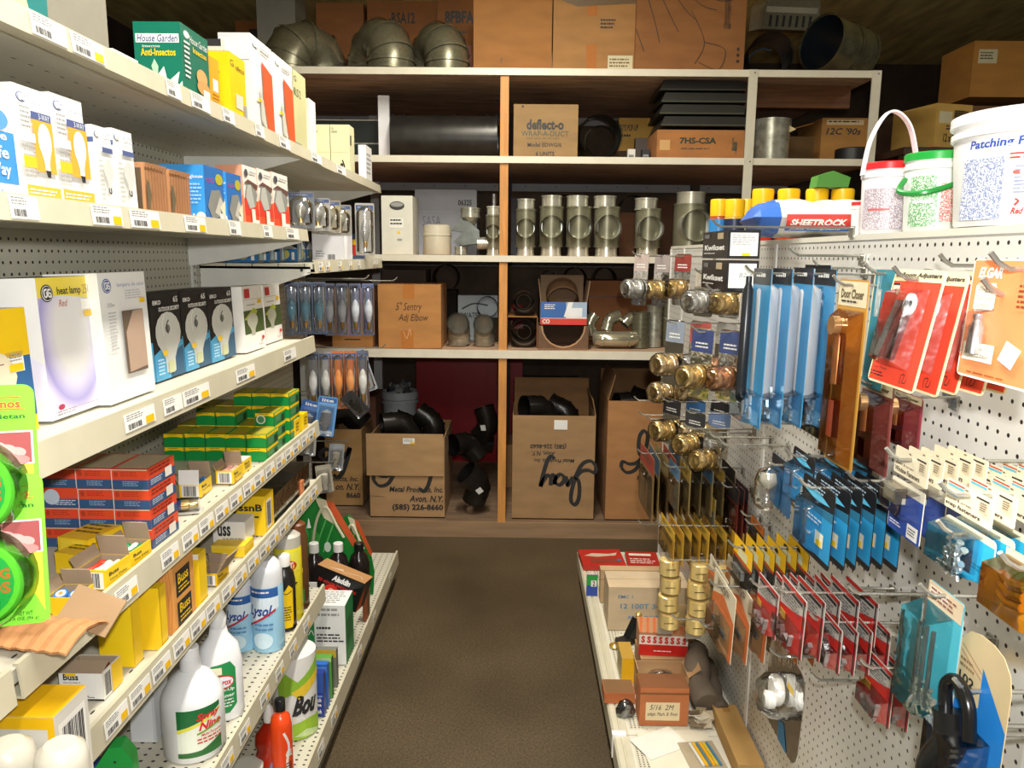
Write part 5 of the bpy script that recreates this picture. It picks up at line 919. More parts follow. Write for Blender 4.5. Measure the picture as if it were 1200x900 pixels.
MB().lathe([(.012, 0), (.012, .1)], MET('#d9d9d4', .2), 12).build('thin_pipe', None, (onY(579, 240, 4.62).x, 4.62, Z3+.275-.02), label='thin shiny pipe rising behind the narrow tee', cat='pipe')
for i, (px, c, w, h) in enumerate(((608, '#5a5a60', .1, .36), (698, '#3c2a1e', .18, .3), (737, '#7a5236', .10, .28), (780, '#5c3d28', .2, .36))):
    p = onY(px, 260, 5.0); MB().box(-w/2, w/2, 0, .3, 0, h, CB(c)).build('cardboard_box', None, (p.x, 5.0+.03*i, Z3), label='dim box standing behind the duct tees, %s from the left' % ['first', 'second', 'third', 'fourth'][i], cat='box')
for i, px in enumerate((663, 747)):
    m = MB(); duct(m, [(0, 0, 0), (0, .12, 0)], .1, BLKM, 24); p = onY(px, 232, 5.3); m.build('duct_ring', None, (p.x, 5.45, Z3+.32), label='dark duct ring seen above the duct tees, %s' % ('left' if i == 0 else 'right'), cat='duct')
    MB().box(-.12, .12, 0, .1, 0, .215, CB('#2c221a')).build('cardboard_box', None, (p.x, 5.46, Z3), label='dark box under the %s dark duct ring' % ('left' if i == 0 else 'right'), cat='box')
# --- fourth level
rcarton('cardboard_box', 'orange brown box half hidden behind the hanging bulb packs', 388, 437, 337, Z4, 4.42, .35, {'F': [('r', .3, .12, .7, .14, INK)]}, CB('#a3713c'))
rcarton('cardboard_box', 'brown box with handwriting and tape on the fourth rack level', 442, 518, 333, Z4, 4.40, .36, {'F': [('r', .4, .78, .58, 1, P('#b5743a', .2)), ('r', .36, 0, .56, .28, P('#b5743a', .2)), ('t', '5" Sentry', .28, .56, .7, .72, P('#4a2c18'), .0, .3), ('t', 'Adj Elbow', .32, .4, .8, .54, P('#4a2c18'), .0, .3), ('s', [(.4, .27), (.45, .15), (.5, .3), (.52, .2)], .003, P('#e0b080'))]}, CB('#b37d45'))
rcarton('cardboard_box', 'pale blue grey printed carton behind the pair of elbows', 536, 584, 346, Z4, 4.85, .3, {'F': [('s', [(.1, .7), (.4, .82), (.75, .78)], .01, INK), ('t', 'WATER', .1, .5, .6, .62, INK, .02)]}, P('#a9b3b9', .5))
def rackelbow(px, py, Y, z, r, lb, mat=GALV, rz=0., a=(-90, 0), R_=.07, rx=0):
    """elbow standing on one collar with its other mouth towards the aisle"""
    m = MB(); m_ = arcpts((0, -R_, r*.5), R_, 0, 80, 3, ax=(0, 1, 0), az=(0, 0, 1), pre=r*.5, post=.03); duct(m, m_, r, mat, 26, MET('#b5b7ae', .3, 8, .3, .6))
    p = onY(px, py, Y); return m.build('duct_elbow', None, (p.x, Y+R_, z+.024), (rx, 0, rz), label=lb, cat='duct elbow')
rackelbow(537, 390, 4.5, Z4, .064, 'galvanised elbow facing forward, left of the pair beside the pine post'); rackelbow(567, 388, 4.5, Z4, .060, 'galvanised elbow facing forward, right of the pair beside the pine post')
m = MB(); duct(m, [(0, 0, 0), (0, .3, 0)], .066, BLK, 20); m.build('stove_pipe', None, (onY(571, 362, 4.8).x, 4.8, Z4+.215), label='black pipe end resting above the pair of elbows', cat='pipe')
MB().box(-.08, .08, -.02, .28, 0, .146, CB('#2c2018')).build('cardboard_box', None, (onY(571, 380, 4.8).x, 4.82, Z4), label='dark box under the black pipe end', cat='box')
BRP = P('#8f7a66', .45)
for i, (px, py, z) in enumerate(((614, 392, 0), (614, 352, .19))):
    m = MB(); duct(m, [(0, 0, 0), (0, .35, 0)], (.078, .06)[i], BRP, 24, P('#6a5848', .6)); m.lathe([(.04, .05), (.042, .052)], GALV, 20, rot=Matrix.Rotation(-H90, 3, 'X'), cap=False); m.build('brown_pipe', None, (onY(px, py, 4.5).x, 4.5, Z4+(.085 if i == 0 else .265)), label='brown round pipe end, %s, right of the pine post' % ('lower' if i == 0 else 'upper'), cat='pipe')
MB().box(-.085, .085, -.02, .38, 0, .004, CB('#a0703c')).build('shelf_divider', None, (onY(612, 372, 4.5).x, 4.5, Z4+.178), label='thin brown board between the two brown pipe ends', cat='board')
for s in (-1, 1): MB().box(-.003, .003, -.02, .38, 0, .177, CB('#7a4f2c')).build('shelf_divider', None, (onY(612, 372, 4.5).x+s*.088, 4.5, Z4), label='upright brown board %s of the brown pipe ends' % ('left' if s < 0 else 'right'), cat='board')
x = onY(660, 397, 4.42).x
o = carton('cardboard_box', 'open brown carton with a curved liner under the blue and white carton', 'box', (x, 4.42+.15, Z4), .29, .3, .005, 0, CB('#8d6a4c')); m = MB()
m.tube(arcpts((0, -.148, .135), .125, 180, 360, 10), .006, CB('#b08a66'), 6); m.build('curved_edge', o)
m = MB(); m.prism([(-.145, .005), (.145, .005), (.145, .135)]+[(.13*math.cos(math.radians(a)), .135+.125*math.sin(math.radians(a))) for a in range(0, -181, -20)]+[(-.145, .135)], lambda u, v, n: (u, -.15+n, v), .004, CB('#6a4f3a')); m.build('front_panel', o); m = MB(); m.prism([(-.145, .005), (.145, .005), (.145, .13), (-.145, .13)], lambda u, v, n: (u, .146+n, v), .004, CB('#5d4533')); m.build('back_panel', o)
for s in (-1, 1): m = MB(); m.box(s*.143-.002, s*.143+.002, -.146, .15, .005, .13, CB('#7f5f44')); m.build('side_panel', o)
o = carton('filter_box', 'open blue, white and red printed carton on the fourth rack level', 'box', (x, 4.42+.13, Z4+.142), .265, .26, .13, 0, P('#e6e4e0', .4), {'F': [('r', 0, .3, .55, 1, P('#2f62a8')), ('r', .55, .35, 1, 1, P('#9fb4cc')), ('p', [(.5, .35), (.6, 1), (.7, 1), (.62, .35)], WHITE), ('r', .62, .35, .9, .75, P('#e9e9ea')), ('r', 0, 0, 1, .28, P('#d23a2a')), ('t', 'CO', .04, .05, .2, .24, WHITE, .03), ('fine', .08, .65, .35, .9, 3, WHITE)]}, opened=True, flaps={'L': (.1, .13), 'R': (.12, .12), 'B': (-.15, .15)}, fcol=CB('#a08468'))
m = MB(); duct(m, [(0, 0, 0), (0, .15, .05)], .095, CB('#8f6d4c'), 20); m.build('liner', o, (0, -.04, .12), label='rolled brown cardboard liner')
rcarton('cardboard_box', 'wide brown box in shadow behind the silver elbows', 688, 790, 329, Z4, 4.95, .35, {'F': [('r', 0, .72, 1, .74, P('#6a4026'))]}, CB('#a06a42'))
SIL = MET('#c2bda4', .16, 10, .2)
t = empty('silver_elbow', (onY(722, 402, 4.5).x, 4.5, Z4+.055), (0, 0, 0), 'bright silver adjustable elbow lying in front on the fourth rack level', 'duct elbow')
m = MB(); duct(m, [(-.11, .02, 0), (-.08, 0, 0), (.07, 0, 0), (.11, .03, 0), (.13, .07, 0)], .045, SIL, 22, P('#2c2c28', .3)); m.build('body', t)
for i, (dx, dz, a, lb) in enumerate(((-.13, .085, -.35, 'leftmost'), (-.02, .085, .3, 'middle'), (.09, .085, .9, 'rightmost'))):
    m = MB(); duct(m, arcpts((0, 0, 0), .045, 200, 110, 3, pre=.025, post=.025), .034, SIL, 20, P('#33332c', .3)); m.build('silver_elbow', None, (onY(722, 402, 4.5).x+dx+.02, 4.60, Z4+dz+.045), (0, a, .3), label='bright silver elbow piled behind the lying one, %s of three' % lb, cat='duct elbow')
for i, (px, h, r, c, lb) in enumerate(((752, .2, .05, GALD, 'dark ribbed metal pipe standing right of the silver elbows'), (768, .24, .045, GALV, 'corrugated silver pipe standing at the right of the fourth rack level'), (783, .26, .05, GALD, 'dark metal pipe standing beside the corrugated one'))):
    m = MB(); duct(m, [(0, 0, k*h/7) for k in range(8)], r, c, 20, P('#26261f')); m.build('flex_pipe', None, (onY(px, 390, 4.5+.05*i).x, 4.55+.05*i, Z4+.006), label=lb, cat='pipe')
for i, (px, c, r) in enumerate(((520, P('#1a1416', .3), .085), (676, P('#2e3a3c', .3), .075), (712, P('#9c8c78', .3), .075), (644, GALV, .05))):
    m = MB(); duct(m, [(0, 0, 0), (0, .2, 0)], r, c, 24, P('#241c18', .5)); p = onY(px, 318, 5.0); m.build('duct_ring', None, (p.x, 5.1, Z4+.385), label='round pipe end high on the fourth rack level, %s' % ['left of the pine post', 'dark one above the open cartons', 'pale one above the open cartons', 'small silver one above the open cartons'][i], cat='pipe')
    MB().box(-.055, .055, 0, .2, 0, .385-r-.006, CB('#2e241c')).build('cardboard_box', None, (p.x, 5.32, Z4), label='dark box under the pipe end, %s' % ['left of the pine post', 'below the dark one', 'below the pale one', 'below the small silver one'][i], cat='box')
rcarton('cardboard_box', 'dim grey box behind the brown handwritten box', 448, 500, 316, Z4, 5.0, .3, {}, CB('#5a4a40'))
# --- floor level of the rack
def straybox(xl, xr, ytop, Y, d, lb, deco, col, opened=True, flaps=None, zr=0.):
    return rcarton('gray_carton', lb, xl, xr, ytop, Z0, Y, d, deco, col, opened=opened, flaps=flaps or 0, fcol=CB('#8a6640'))
def graytext(inv=False, part=0):
    ds = []
    return [[(.0, .14), (.08, .02), (.20, .08), (.29, .33), (.355, .68), (.36, .90), (.305, .99), (.25, .86), (.24, .60), (.27, .42), (.34, .37)], [(.0, .14), (.02, .27), (.12, .22), (.22, .25), (.30, .38)],
         [(.34, .37), (.40, .52), (.42, .56), (.43, .44), (.45, .36)], [(.60, .50), (.54, .55), (.48, .47), (.48, .36), (.54, .32), (.60, .42), (.62, .54), (.60, .38), (.64, .33), (.67, .40)],
         [(.67, .56), (.67, .40), (.72, .34), (.79, .48), (.82, .58), (.79, .36), (.73, .04), (.67, -.08), (.62, -.02)]]
    S = [[(.04, .10), (.12, .02), (.22, .12), (.30, .45), (.34, .80), (.27, .98), (.20, .80), (.22, .45), (.30, .30), (.20, .26), (.08, .18), (.02, .05), (.10, -.05), (.2, .0)],
         [(.34, .30), (.40, .48), (.44, .50), (.43, .36), (.42, .26), (.47, .30)], [(.60, .46), (.52, .50), (.47, .38), (.50, .26), (.57, .30), (.62, .50), (.60, .30), (.65, .26), (.70, .34)],
         [(.70, .50), (.70, .32), (.76, .28), (.84, .48), (.86, .54), (.82, .25), (.76, -.05), (.70, -.12), (.66, -.04)]]
    return S
def graydeco(u0, v0, u1, v1, wd, inv=False, seg=(0, 1, 2, 3, 4)):
    out = []
    for k in seg:
        pts = [(u0+(u1-u0)*a, v0+(v1-v0)*b) for a, b in graytext()[k]]
        if inv: pts = [(u0+u1-a, v0+v1-b) for a, b in pts]
        out.append(('s', pts, wd, INK))
    return out
CG = CB('#a5825a'); CG2 = CB('#a8784a')
def flipt(ds): return ds
b1 = straybox(380, 426, 503, 4.62, .36, 'open brown carton with black script lettering, leftmost on the rack floor', {}, CB('#a5804f'))
m = MB(); fn = lambda u, v, n: (-.11+u, -.18-n, v); m.decals(fn, .22, .52, graydeco(-1.3, .40, 1.12, .95, .026, seg=(3, 4))+[('t', 'roducts, Inc.', .0, .30, .9, .37, INK, .02, .3), ('t', 'on. N.Y.', .25, .2, .93, .28, INK, .02, .3), ('t', '8660', .55, .1, .95, .17, INK, .03)]); m.build('print', b1)
b2 = straybox(430, 524, 512, 4.42, .50, 'open brown carton with script lettering and a folded front flap, left of the post', {'F': graydeco(.05, .38, 1.05, .98, .022)+[('t', 'Metal Products, Inc.', .26, .31, .98, .39, INK, .02, .25), ('t', 'Avon. N.Y.', .53, .2, .98, .28, INK, .02, .25), ('t', '(585) 226-8660', .3, .08, .98, .17, INK, .03), ('s', [(.0, .27), (.2, .26)], .002, INK)]}, CG)
a = b2.dimensions; w2 = onY(524, 300, 4.42).x-onY(430, 300, 4.42).x; h2 = onY(477, 512, 4.42).z-Z0
m = MB(); m.box(-w2/2-.01, w2/2-.01, -.262, -.255, h2-.235, h2+.02, CB('#ab885e')); m.build('folded_flap', b2)
m = MB(); m.decals(lambda u, v, n: (-.02+u, -.263-n, h2-.04+v), .07, .035, [('r', 0, 0, 1, 1, WHITE), ('r', .6, 0, 1, .3, YEL), ('fine', .1, .3, .9, .8, 2, GREY)]); m.build('price_sticker', b2)
b2['label'] = 'open brown carton with script lettering and folded flap, left of the post'
b3 = straybox(597, 700, 487, 4.42, .42, 'open brown carton with upside-down script lettering right of the pine post', {'F': graydeco(.20, .14, 1.02, .58, .023, True)+[('r', .5, .87, .66, .96, WHITE)], 'B': []}, CB('#9c7b55'), flaps={'B': (.1, .16), 'R': (-.2, .1)})
w3 = onY(700, 300, 4.42).x-onY(597, 300, 4.42).x; h3 = onY(648, 487, 4.42).z-Z0
m = MB(); f3 = lambda u, v, n: (w3/2-u, -.21-n, h3-v); m.decals(f3, w3, h3, [('t', 'Metal Products, Inc.', .25, .405, .74, .45, INK, .02, .25), ('t', 'Avon. N.Y.', .48, .34, .76, .385, INK, .02, .25), ('t', '(585) 226-8660', .35, .26, .78, .315, INK, .03)]); m.build('print', b3)
b4 = straybox(708, 800, 470, 4.42, .5, 'open orange brown carton with script lettering, rightmost on the rack floor', {'F': graydeco(.2, .40, 1.15, .76, .022)+[('t', 'Metal Products, Inc.', .42, .34, 1.0, .385, INK, .02, .25), ('t', '(585) 226-8660', .55, .22, 1., .27, INK, .03)]}, CG2, flaps={'L': (-.25, .16), 'B': (.1, .12)})
def blackelbow(x, y, z, rot, r=.085, lb='', R_=.07, stick=False):
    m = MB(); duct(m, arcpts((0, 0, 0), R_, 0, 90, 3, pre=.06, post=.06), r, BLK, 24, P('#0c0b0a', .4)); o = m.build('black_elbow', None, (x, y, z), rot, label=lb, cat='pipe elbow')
    if stick: m = MB(); m.box(-.018, .018, -r-.006, -r-.004, -.018, .018, WHITE); m.build('price_sticker', o, (R_*.7, 0, R_*.7), (0, .4, 0))
    return o
x2 = b2.location.x
blackelbow(x2-.09, 4.58, Z0+h2-.02, (0, -.3, .4), .068, 'black stovepipe elbow rising at the left of the flapped carton'); blackelbow(x2+.06, 4.76, Z0+h2-.02, (0, .3, -.2), .068, 'black stovepipe elbow rising at the right of the flapped carton'); blackelbow(x2-.08, 4.86, Z0+h2-.06, (0, .1, .1), .045, 'black stovepipe elbow low between the two rising ones')
x3 = b3.location.x
blackelbow(x3-.11, 4.56, Z0+h3-.05, (0, -.2, .5), .075, 'black elbow at the left in the upside-down lettered carton'); blackelbow(x3+.04, 4.72, Z0+h3-.08, (.2, .1, -.4), .07, 'black elbow at the right in the upside-down lettered carton')
m = MB(); duct(m, [(-.18, 0, 0), (0, 0, 0), (.18, 0, 0)], .085, P('#2c2a26', .4), 24); m.build('stove_pipe', None, (x3-.0, 5.1, onY(655, 458, 5.0).z), label='dark pipe lying above the upside-down lettered carton', cat='pipe')
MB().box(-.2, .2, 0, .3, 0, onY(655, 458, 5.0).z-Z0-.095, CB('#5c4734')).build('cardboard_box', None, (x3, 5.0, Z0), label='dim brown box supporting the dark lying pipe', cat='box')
x4 = b4.location.x
blackelbow(x4-.07, 4.58, Z0+.62, (0, -.3, .3), .066, 'black elbow at the left in the rightmost script carton'); blackelbow(x4+.02, 4.80, Z0+.6, (0, .1, -.1), .066, 'black elbow at the right in the rightmost script carton')
blackelbow(b1.location.x-.02, 4.75, Z0+.52, (0, -.4, .3), .08, 'black elbow rising from the leftmost script carton')
for i, (px, py, rot, r, s) in enumerate(((552, 578, (.3, .5, .3), .085, True), (548, 536, (-.5, -.2, .9), .08, False), (563, 503, (.2, 1.0, -.3), .075, True), (562, 548, (0, -1.2, .2), .06, False), (572, 548, (1.0, .3, .2), .085, False))[:4]):
    p = onY(px, py, 4.55+.03*i); blackelbow(p.x-.02, 4.50+.17*i, max(p.z, Z0+.17), rot, r*.85, 'black elbow in the heap left of the post, %s' % ['lowest, with a white sticker', 'middle left', 'uppermost, with a white sticker', 'behind at the right', ''][i], stick=s)
# red metal cabinet, bucket and boxes behind
RC = P('#a11c22', .35)
a, b = onY(488, 460, 5.95).x, onY(612, 460, 5.95).x
t = empty('steel_cabinet', ((a+b)/2, 6.2, 0), (0, 0, 0), 'red steel cabinet standing behind the rack left of the post', 'cabinet'); w = b-a
MB().box(-w/2, w/2, -.25, .25, 0, 1.25, RC).build('body', t)
for k in range(3): MB().box(-w/2+.01+k*w/3, -w/2+w/3-.01+k*w/3, -.262, -.25, .06, 1.22, RC).build('door', t)
m = MB(); m.box(-.02, .02, -.30, -.262, .95, 1.02, P('#b9b2a6', .4)); m.build('tag', t, label='pale paper tag')
p = onY(468, 470, 5.3)
t = empty('bucket', (p.x, 5.32, Z0), (0, 0, 0), 'grey white bucket full of small parts behind the flapped carton', 'bucket'); t.scale = (.72, .72, 1); t.location = (onY(468, 458, 5.3).x, 5.32, onY(468, 458, 5.3).z-.5); MB().box(-.14, .14, -.14, .14, 0, onY(468, 458, 5.3).z-.5-Z0-.002, CB('#6a5038')).build('cardboard_box', None, (onY(468, 458, 5.3).x, 5.32, Z0), label='low brown box carrying the grey white bucket', cat='box'); m = MB(); m.lathe([(.15, 0), (.165, .44), (.178, .45), (.178, .5), (.17, .5), (.165, .455)], P('#b3b9bc', .4), 28); m.lathe([(.182, .42), (.182, .43)], P('#b3b9bc', .4), 28); m.build('body', t)
m = MB(); rnd = random.Random(3)
for i in range(26): m.T = Matrix.Translation((rnd.uniform(-.1, .1), rnd.uniform(-.1, .1), .49+rnd.random()*.06)) @ Matrix.Rotation(rnd.random()*6, 4, rnd.choice('XYZ')); m.box(-.035, .035, -.015, .015, -.012, .012, P(rnd.choice(['#4a4f56', '#777a7c', '#2c2c30', '#9a9a94']), .4))
m.T = None; tag(m.build('small_parts', t), kind='stuff')
for i, (px, py, w, h, c) in enumerate(((396, 500, .17, .46, '#8a5f3c'), (428, 470, .12, .62, '#7a4f3a'), (600, 560, .14, .3, '#8d6a48'))):
    p = onY(px, py, 5.0); MB().box(-w/2, w/2, 0, .3, 0, h, CB(c)).build('cardboard_box', None, (p.x, 5.05, Z0), label='plain brown box at the back of the rack floor, %s' % ['behind the leftmost script carton', 'left of the bucket', 'behind the pine post'][i], cat='box')
# --- boxes on storage shelving far right
t = empty('storage_shelf', (3.1, 4.9, 0), (0, 0, 0), 'dark wooden storage shelf far right beyond the pegboard', 'storage shelf')
DW = WOOD('#4a3424', 'dark_shelf'); 
for z in (1.2, 2.29): MB().box(-.9, .9, -.3, .5, z-.04, z, DW).build('shelf_board', t)
for x in (-.85, .85): MB().box(x-.04, x+.04, -.3, -.22, 0, 2.25, DW).build('post', t)
def fbox(xl, xr, ytop, ybot, Y, d, lb, deco, col, rz=0.):
    a = onY(xl, (ytop+ybot)/2, Y); b = onY(xr, (ytop+ybot)/2, Y); zb = onY(xl, ybot, Y).z; zt = onY(xl, ytop, Y).z
    return carton('filter_carton', lb, 'box', ((a.x+b.x)/2, Y+d/2, 2.292), b.x-a.x, d, zt-zb, rz, col, deco, )
lb4 = lambda s: {'F': [('t', s, .25, .12, .8, .32, INK, .03), ('r', .08, .55, .45, .82, P('#cfc6a0')), ('r', .5, .6, .9, .85, P('#6a5428')), ('fine', .5, .62, .9, .86, 4, INK), ('fine', .3, .38, .9, .5, 2, INK)]}
fbox(1084, 1134, 120, 171, 4.62, .35, 'tan filter carton marked 12x25x1 on the far right shelf', lb4('12 x 25 x 1'), CB('#bf9a4e'), .25)
fbox(1138, 1176, 107, 160, 4.75, .35, 'brown filter carton marked 12x20x1 on the far right shelf', {'F': [('t', '12 x 20 x 1', .05, .14, .9, .3, INK, .03), ('fine', .2, .36, .8, .42, 1, INK)]}, CB('#6a4a2c'))
fbox(1140, 1240, 40, 106, 4.75, .35, 'large brown carton on top of the far right cartons', {'F': [('r', .06, .6, .28, .85, P('#b9b08c')), ('fine', .08, .65, .26, .8, 3, INK)]}, CB('#a06f2e')).location.z = 2.292+.305
fbox(1184, 1250, 112, 160, 4.76, .33, 'dark brown carton at the right edge of the far shelf', {}, CB('#5a3c24'))
rb = fbox(1046, 1075, 128, 172, 5.3, .35, 'dark brown carton at the left of the far right shelf', {'F': [('r', .5, 0, .52, 1, INK)]}, CB('#4a3222')); rb.location.x = 2.27; rb.location.y = 5.2
m = MB(); duct(m, [(0, 0, 0), (0, .2, .05)], .08, P('#15161a', .3), 20); m.build('duct_ring', None, (3.5, 5.12, 2.376), label='black pipe end on the far right shelf', cat='pipe')
# ================================================================= PEGBOARD GOODS (right)
HOOKG = 'chromed wire hooks on the white pegboard'
def place(xl, xr, yt, yb, X):
    z = onX(xl, yt, X).z; y1 = Yof(xl, X, z); y0 = Yof(xr, X, z); zb = onX(xl, yb, X).z
    return y0, y1, z, y1-y0, z-zb
def rcard(name, lb, cat, X, y, z, w, h, col, deco, tilt=0., r=.006, group=None, t=None, yaw=0.):
    """hanging card facing the aisle; origin at its top centre"""
    o = empty(name, (X, y, z), (tilt, 0, -H90+yaw), lb, cat, group); m = MB()
    m.prism(roundrect(w, h, r, 3), lambda u, v, n: (u-w/2, n, v-h), .0012, col if not isinstance(col, str) else P(col, .35))
    m.decals(lambda u, v, n: (u-w/2, -n, v-h), w, h, deco); m.build('card', o); return o
def blister(o, x0, x1, z0, z1, dep, mat=None, name='blister'):
    m = MB(); mat = mat or CLEAR(); e = .12*min(x1-x0, z1-z0)
    vs = [(x0, -.001, z0), (x1, -.001, z0), (x1, -.001, z1), (x0, -.001, z1), (x0+e, -dep, z0+e), (x1-e, -dep, z0+e), (x1-e, -dep, z1-e), (x0+e, -dep, z1-e)]
    m.add(vs, [(4, 5, 6, 7), (0, 1, 5, 4), (1, 2, 6, 5), (2, 3, 7, 6), (3, 0, 4, 7)], mat); return m.build(name, o)
ORD = ['front', 'second', 'third', 'fourth', 'fifth', 'sixth', 'seventh', 'eighth', 'ninth', 'tenth', 'eleventh', 'twelfth']
def hookfor(X, y, z, what, back=.012):
    return wirehook((PX-.003, y, z-.006), (X-.035, y, z-.006), 'chromed hook holding the %s' % what, HOOKG)
def stack(n, xl, xr, yt, yb, X, dX, name, lbl, cat, fn, tilt=0., grp=None, jit=.004, hook=True, yaw=0.):
    y0, y1, z, w, h = place(xl, xr, yt, yb, X); y = (y0+y1)/2; rnd = random.Random(int(xl*7+yt)); first = None
    if hook: hookfor(X, y, z-.004, grp or lbl+'s')
    for i in range(n):
        xx = X+i*dX
        if xx > PX-.012: break
        lab = '%s, %s' % (ORD[i] if n > 1 else '', lbl) if n > 1 else lbl
        lab = (ORD[i]+' '+lbl) if n > 1 else lbl
        o = fn(xx, y+rnd.uniform(-jit, jit), z+rnd.uniform(-.002, .002), w, h, lab, grp, tilt+rnd.uniform(-.01, .01), i); o.rotation_euler.z += yaw+rnd.uniform(-.03, .03)
# orange card in front with a small silver fitting
y0, y1, z, w, h = place(1143, 1238, 303, 442, .50)
o = rcard('damper_card', 'large orange card with a white border and a small silver cylinder', 'hardware card', .50, (y0+y1)/2, z, w, h, '#f2e8da', [
    ('r', .02, .02, .99, .985, P('#ee8a55')), ('t', 'ELGAR', .10, .84, .42, .93, WHITE, .04, .3), ('p', [(.1, .58), (.1, .77), (.13, .8), (.36, .8), (.38, .77), (.38, .6), (.36, .58)], P('#f1ead6')), ('t', 'Windows', .14, .72, .34, .77, P('#6a5a4a'), 0, .2), ('t', 'Doors and', .13, .66, .35, .7, P('#6a5a4a'), 0, .2), ('t', 'Screens', .15, .6, .33, .64, P('#6a5a4a'), 0, .2),
    ('fine', .68, .6, .98, .8, 5, P('#8a3a1c')), ('r', .08, .15, .5, .3, P('#f4ecd8')), ('t', 'REEL RETRACTOR', .13, .24, .46, .27, P('#7a6a5a')), ('t', 'PART   1 PAIR', .12, .18, .45, .21, P('#7a6a5a')), ('p', [(.58, .2), (.66, .36), (.85, .3), (.76, .14)], WHITE), ('fine', .2, .04, .8, .06, 1, P('#b05a2c'))], -.06)
m = MB(); m.lathe([(.0075, -.034), (.0075, -.006), (.006, -.004), (.004, .002), (.005, .004), (.005, .008), (.001, .009)], MET('#b9babd', .25), 16, c=(-w*.2, -.009, -h*.52)); m.build('cylinder', o, label='small silver cylinder')
blister(o, -w*.2-.014, -w*.2+.014, -h*.52-.038, -h*.52+.014, .018, CLEAR('#ffffff', .04))
hookfor(.50, (y0+y1)/2-.02, z-.004, 'large orange card'); wirehook((PX-.003, .80, z-.036), (.475, .80, z-.036), 'chromed hook crossing in front of the large orange card', HOOKG, r=.0032)
# red adjuster cards
def redcard(X, y, z, w, h, lab, g, tilt, i):
    o = rcard('adjuster_card', lab, 'hardware card', X, y, z, w, h, '#ecdcae', [('r', .03, .02, .97, .90, P('#e2432c')), ('t', 'In-Room Adjusters', .05, .925, .95, .975, INK, .04, .2), ('r', .06, .78, .2, .88, P('#efc9b8')), ('r', .06, .86, .2, .88, INK), ('t', 'HOME EXTRA', .06, .28, .11, .62, P('#9a2a1c')), ('t', 'Easy Twist', .1, .12, .4, .15, INK, 0, .3), ('fine', .08, .05, .4, .1, 2, INK), ('s', [(.74, .05), (.73, .12), (.8, .13), (.78, .07), (.84, .07), (.86, .12)], .0012, INK)], tilt, .008, g)
    if i < 3:
        S_ = MET('#a9aeb0', .22, 30, .3); m = MB(); m.slab((-.018, -.008, -h*.52), (.008, 0, .0), (0, .005, 0), (.012, 0, h*.25), S_); m.slab((.008, -.008, -h*.5), (.004, 0, 0), (0, .003, 0), (.007, 0, h*.27), MET('#7a3a34', .25)); m.build('arm', o, label='silver arm')
        m = MB(); m.lathe([(.014, 0), (.014, .003)], P('#d9dcdc', .25), 18, c=(.022, -.012, -h*.3), rot=Matrix.Rotation(H90, 3, 'X')); m.lathe([(.004, 0), (.004, .001)], INK, 10, c=(.018, -.0152, -h*.29), rot=Matrix.Rotation(H90, 3, 'X')); m.lathe([(.0035, 0), (.0035, .001)], INK, 10, c=(.027, -.0152, -h*.29), rot=Matrix.Rotation(H90, 3, 'X')); m.build('plate', o, label='round silver plate')
        blister(o, -.038, .036, -h*.84, -h*.16, .022)
    return o
stack(5, 1052, 1110, 317, 452, .50, .0275, 'adjuster_card', 'red card with cream edge holding a silver arm', 'hardware card', redcard, -.17, 'red adjuster cards')
# turquoise card, amber packs, maroon packs
y0, y1, z, w, h = place(1026, 1052, 316, 440, .60)
o = rcard('window_card', 'narrow turquoise card with the word Window behind the red cards', 'hardware card', .60, (y0+y1)/2, z, w, h+.02, '#e2dab8', [('r', .06, .0, 1, 1, P('#2f8296')), ('t', 'Window', .2, .6, .45, .95, WHITE, .02)], -.05)
hookfor(.60, (y0+y1)/2, z, 'narrow turquoise card')
def amber(X, y, z, w, h, lab, g, tilt, i):
    c = ['#c08f3c', '#8a4a44', '#96404a'][min(i, 2)]
    o = rcard('closer_pack', lab, 'closer pack', X, y, z, w, h, c, [('r', .02, .86, .98, .99, P('#d9cfae')), ('t', 'Door Closer', .12, .9, .88, .95, P('#5a4a2c'), .03), ('fine', .15, .87, .85, .89, 1, INK)], tilt, .006, g)
    m = MB(); m.lathe([(.010, -h*.55), (.010, -h*.3), (.007, -h*.28)], MET('#9a5f34', .3), 14, c=(.004, -.016, 0)); m.slab((.0, -.014, -h*.74), (.012, 0, 0), (0, .006, 0), (0, 0, h*.1), P('#8a3a1c', .4)); m.lathe([(.016, 0), (.016, .012)], MET('#c9a070', .2), 16, c=(.0, -.02, -h*.24), rot=Matrix.Rotation(H90, 3, 'X')); m.build('closer_parts', o, label='brownish metal closer parts')
    blister(o, -w*.44, w*.44, -h*.98, -h*.16, .020, CLEAR(['#f4d590', '#f0d0cc', '#efc4ca'][min(i, 2)], .07, .12, 'amber')); return o
stack(1, 984, 1019, 326, 545, .56, .04, 'closer_pack', 'tall amber door closer pack with a cream header', 'closer pack', amber, -.02)
y0, y1, z, w, h = place(1012, 1048, 440, 545, .60)
amber(.60, (y0+y1)/2, z, w, h, 'maroon tinted pack hanging below the red cards, left of two', None, 0, 1); hookfor(.60, (y0+y1)/2, z, 'left maroon pack')
y0, y1, z, w, h = place(1047, 1082, 455, 520, .64)
amber(.64, (y0+y1)/2, z, w, h, 'maroon tinted pack hanging below the red cards, right of two', None, 0, 2); hookfor(.64, (y0+y1)/2, z, 'right maroon pack')
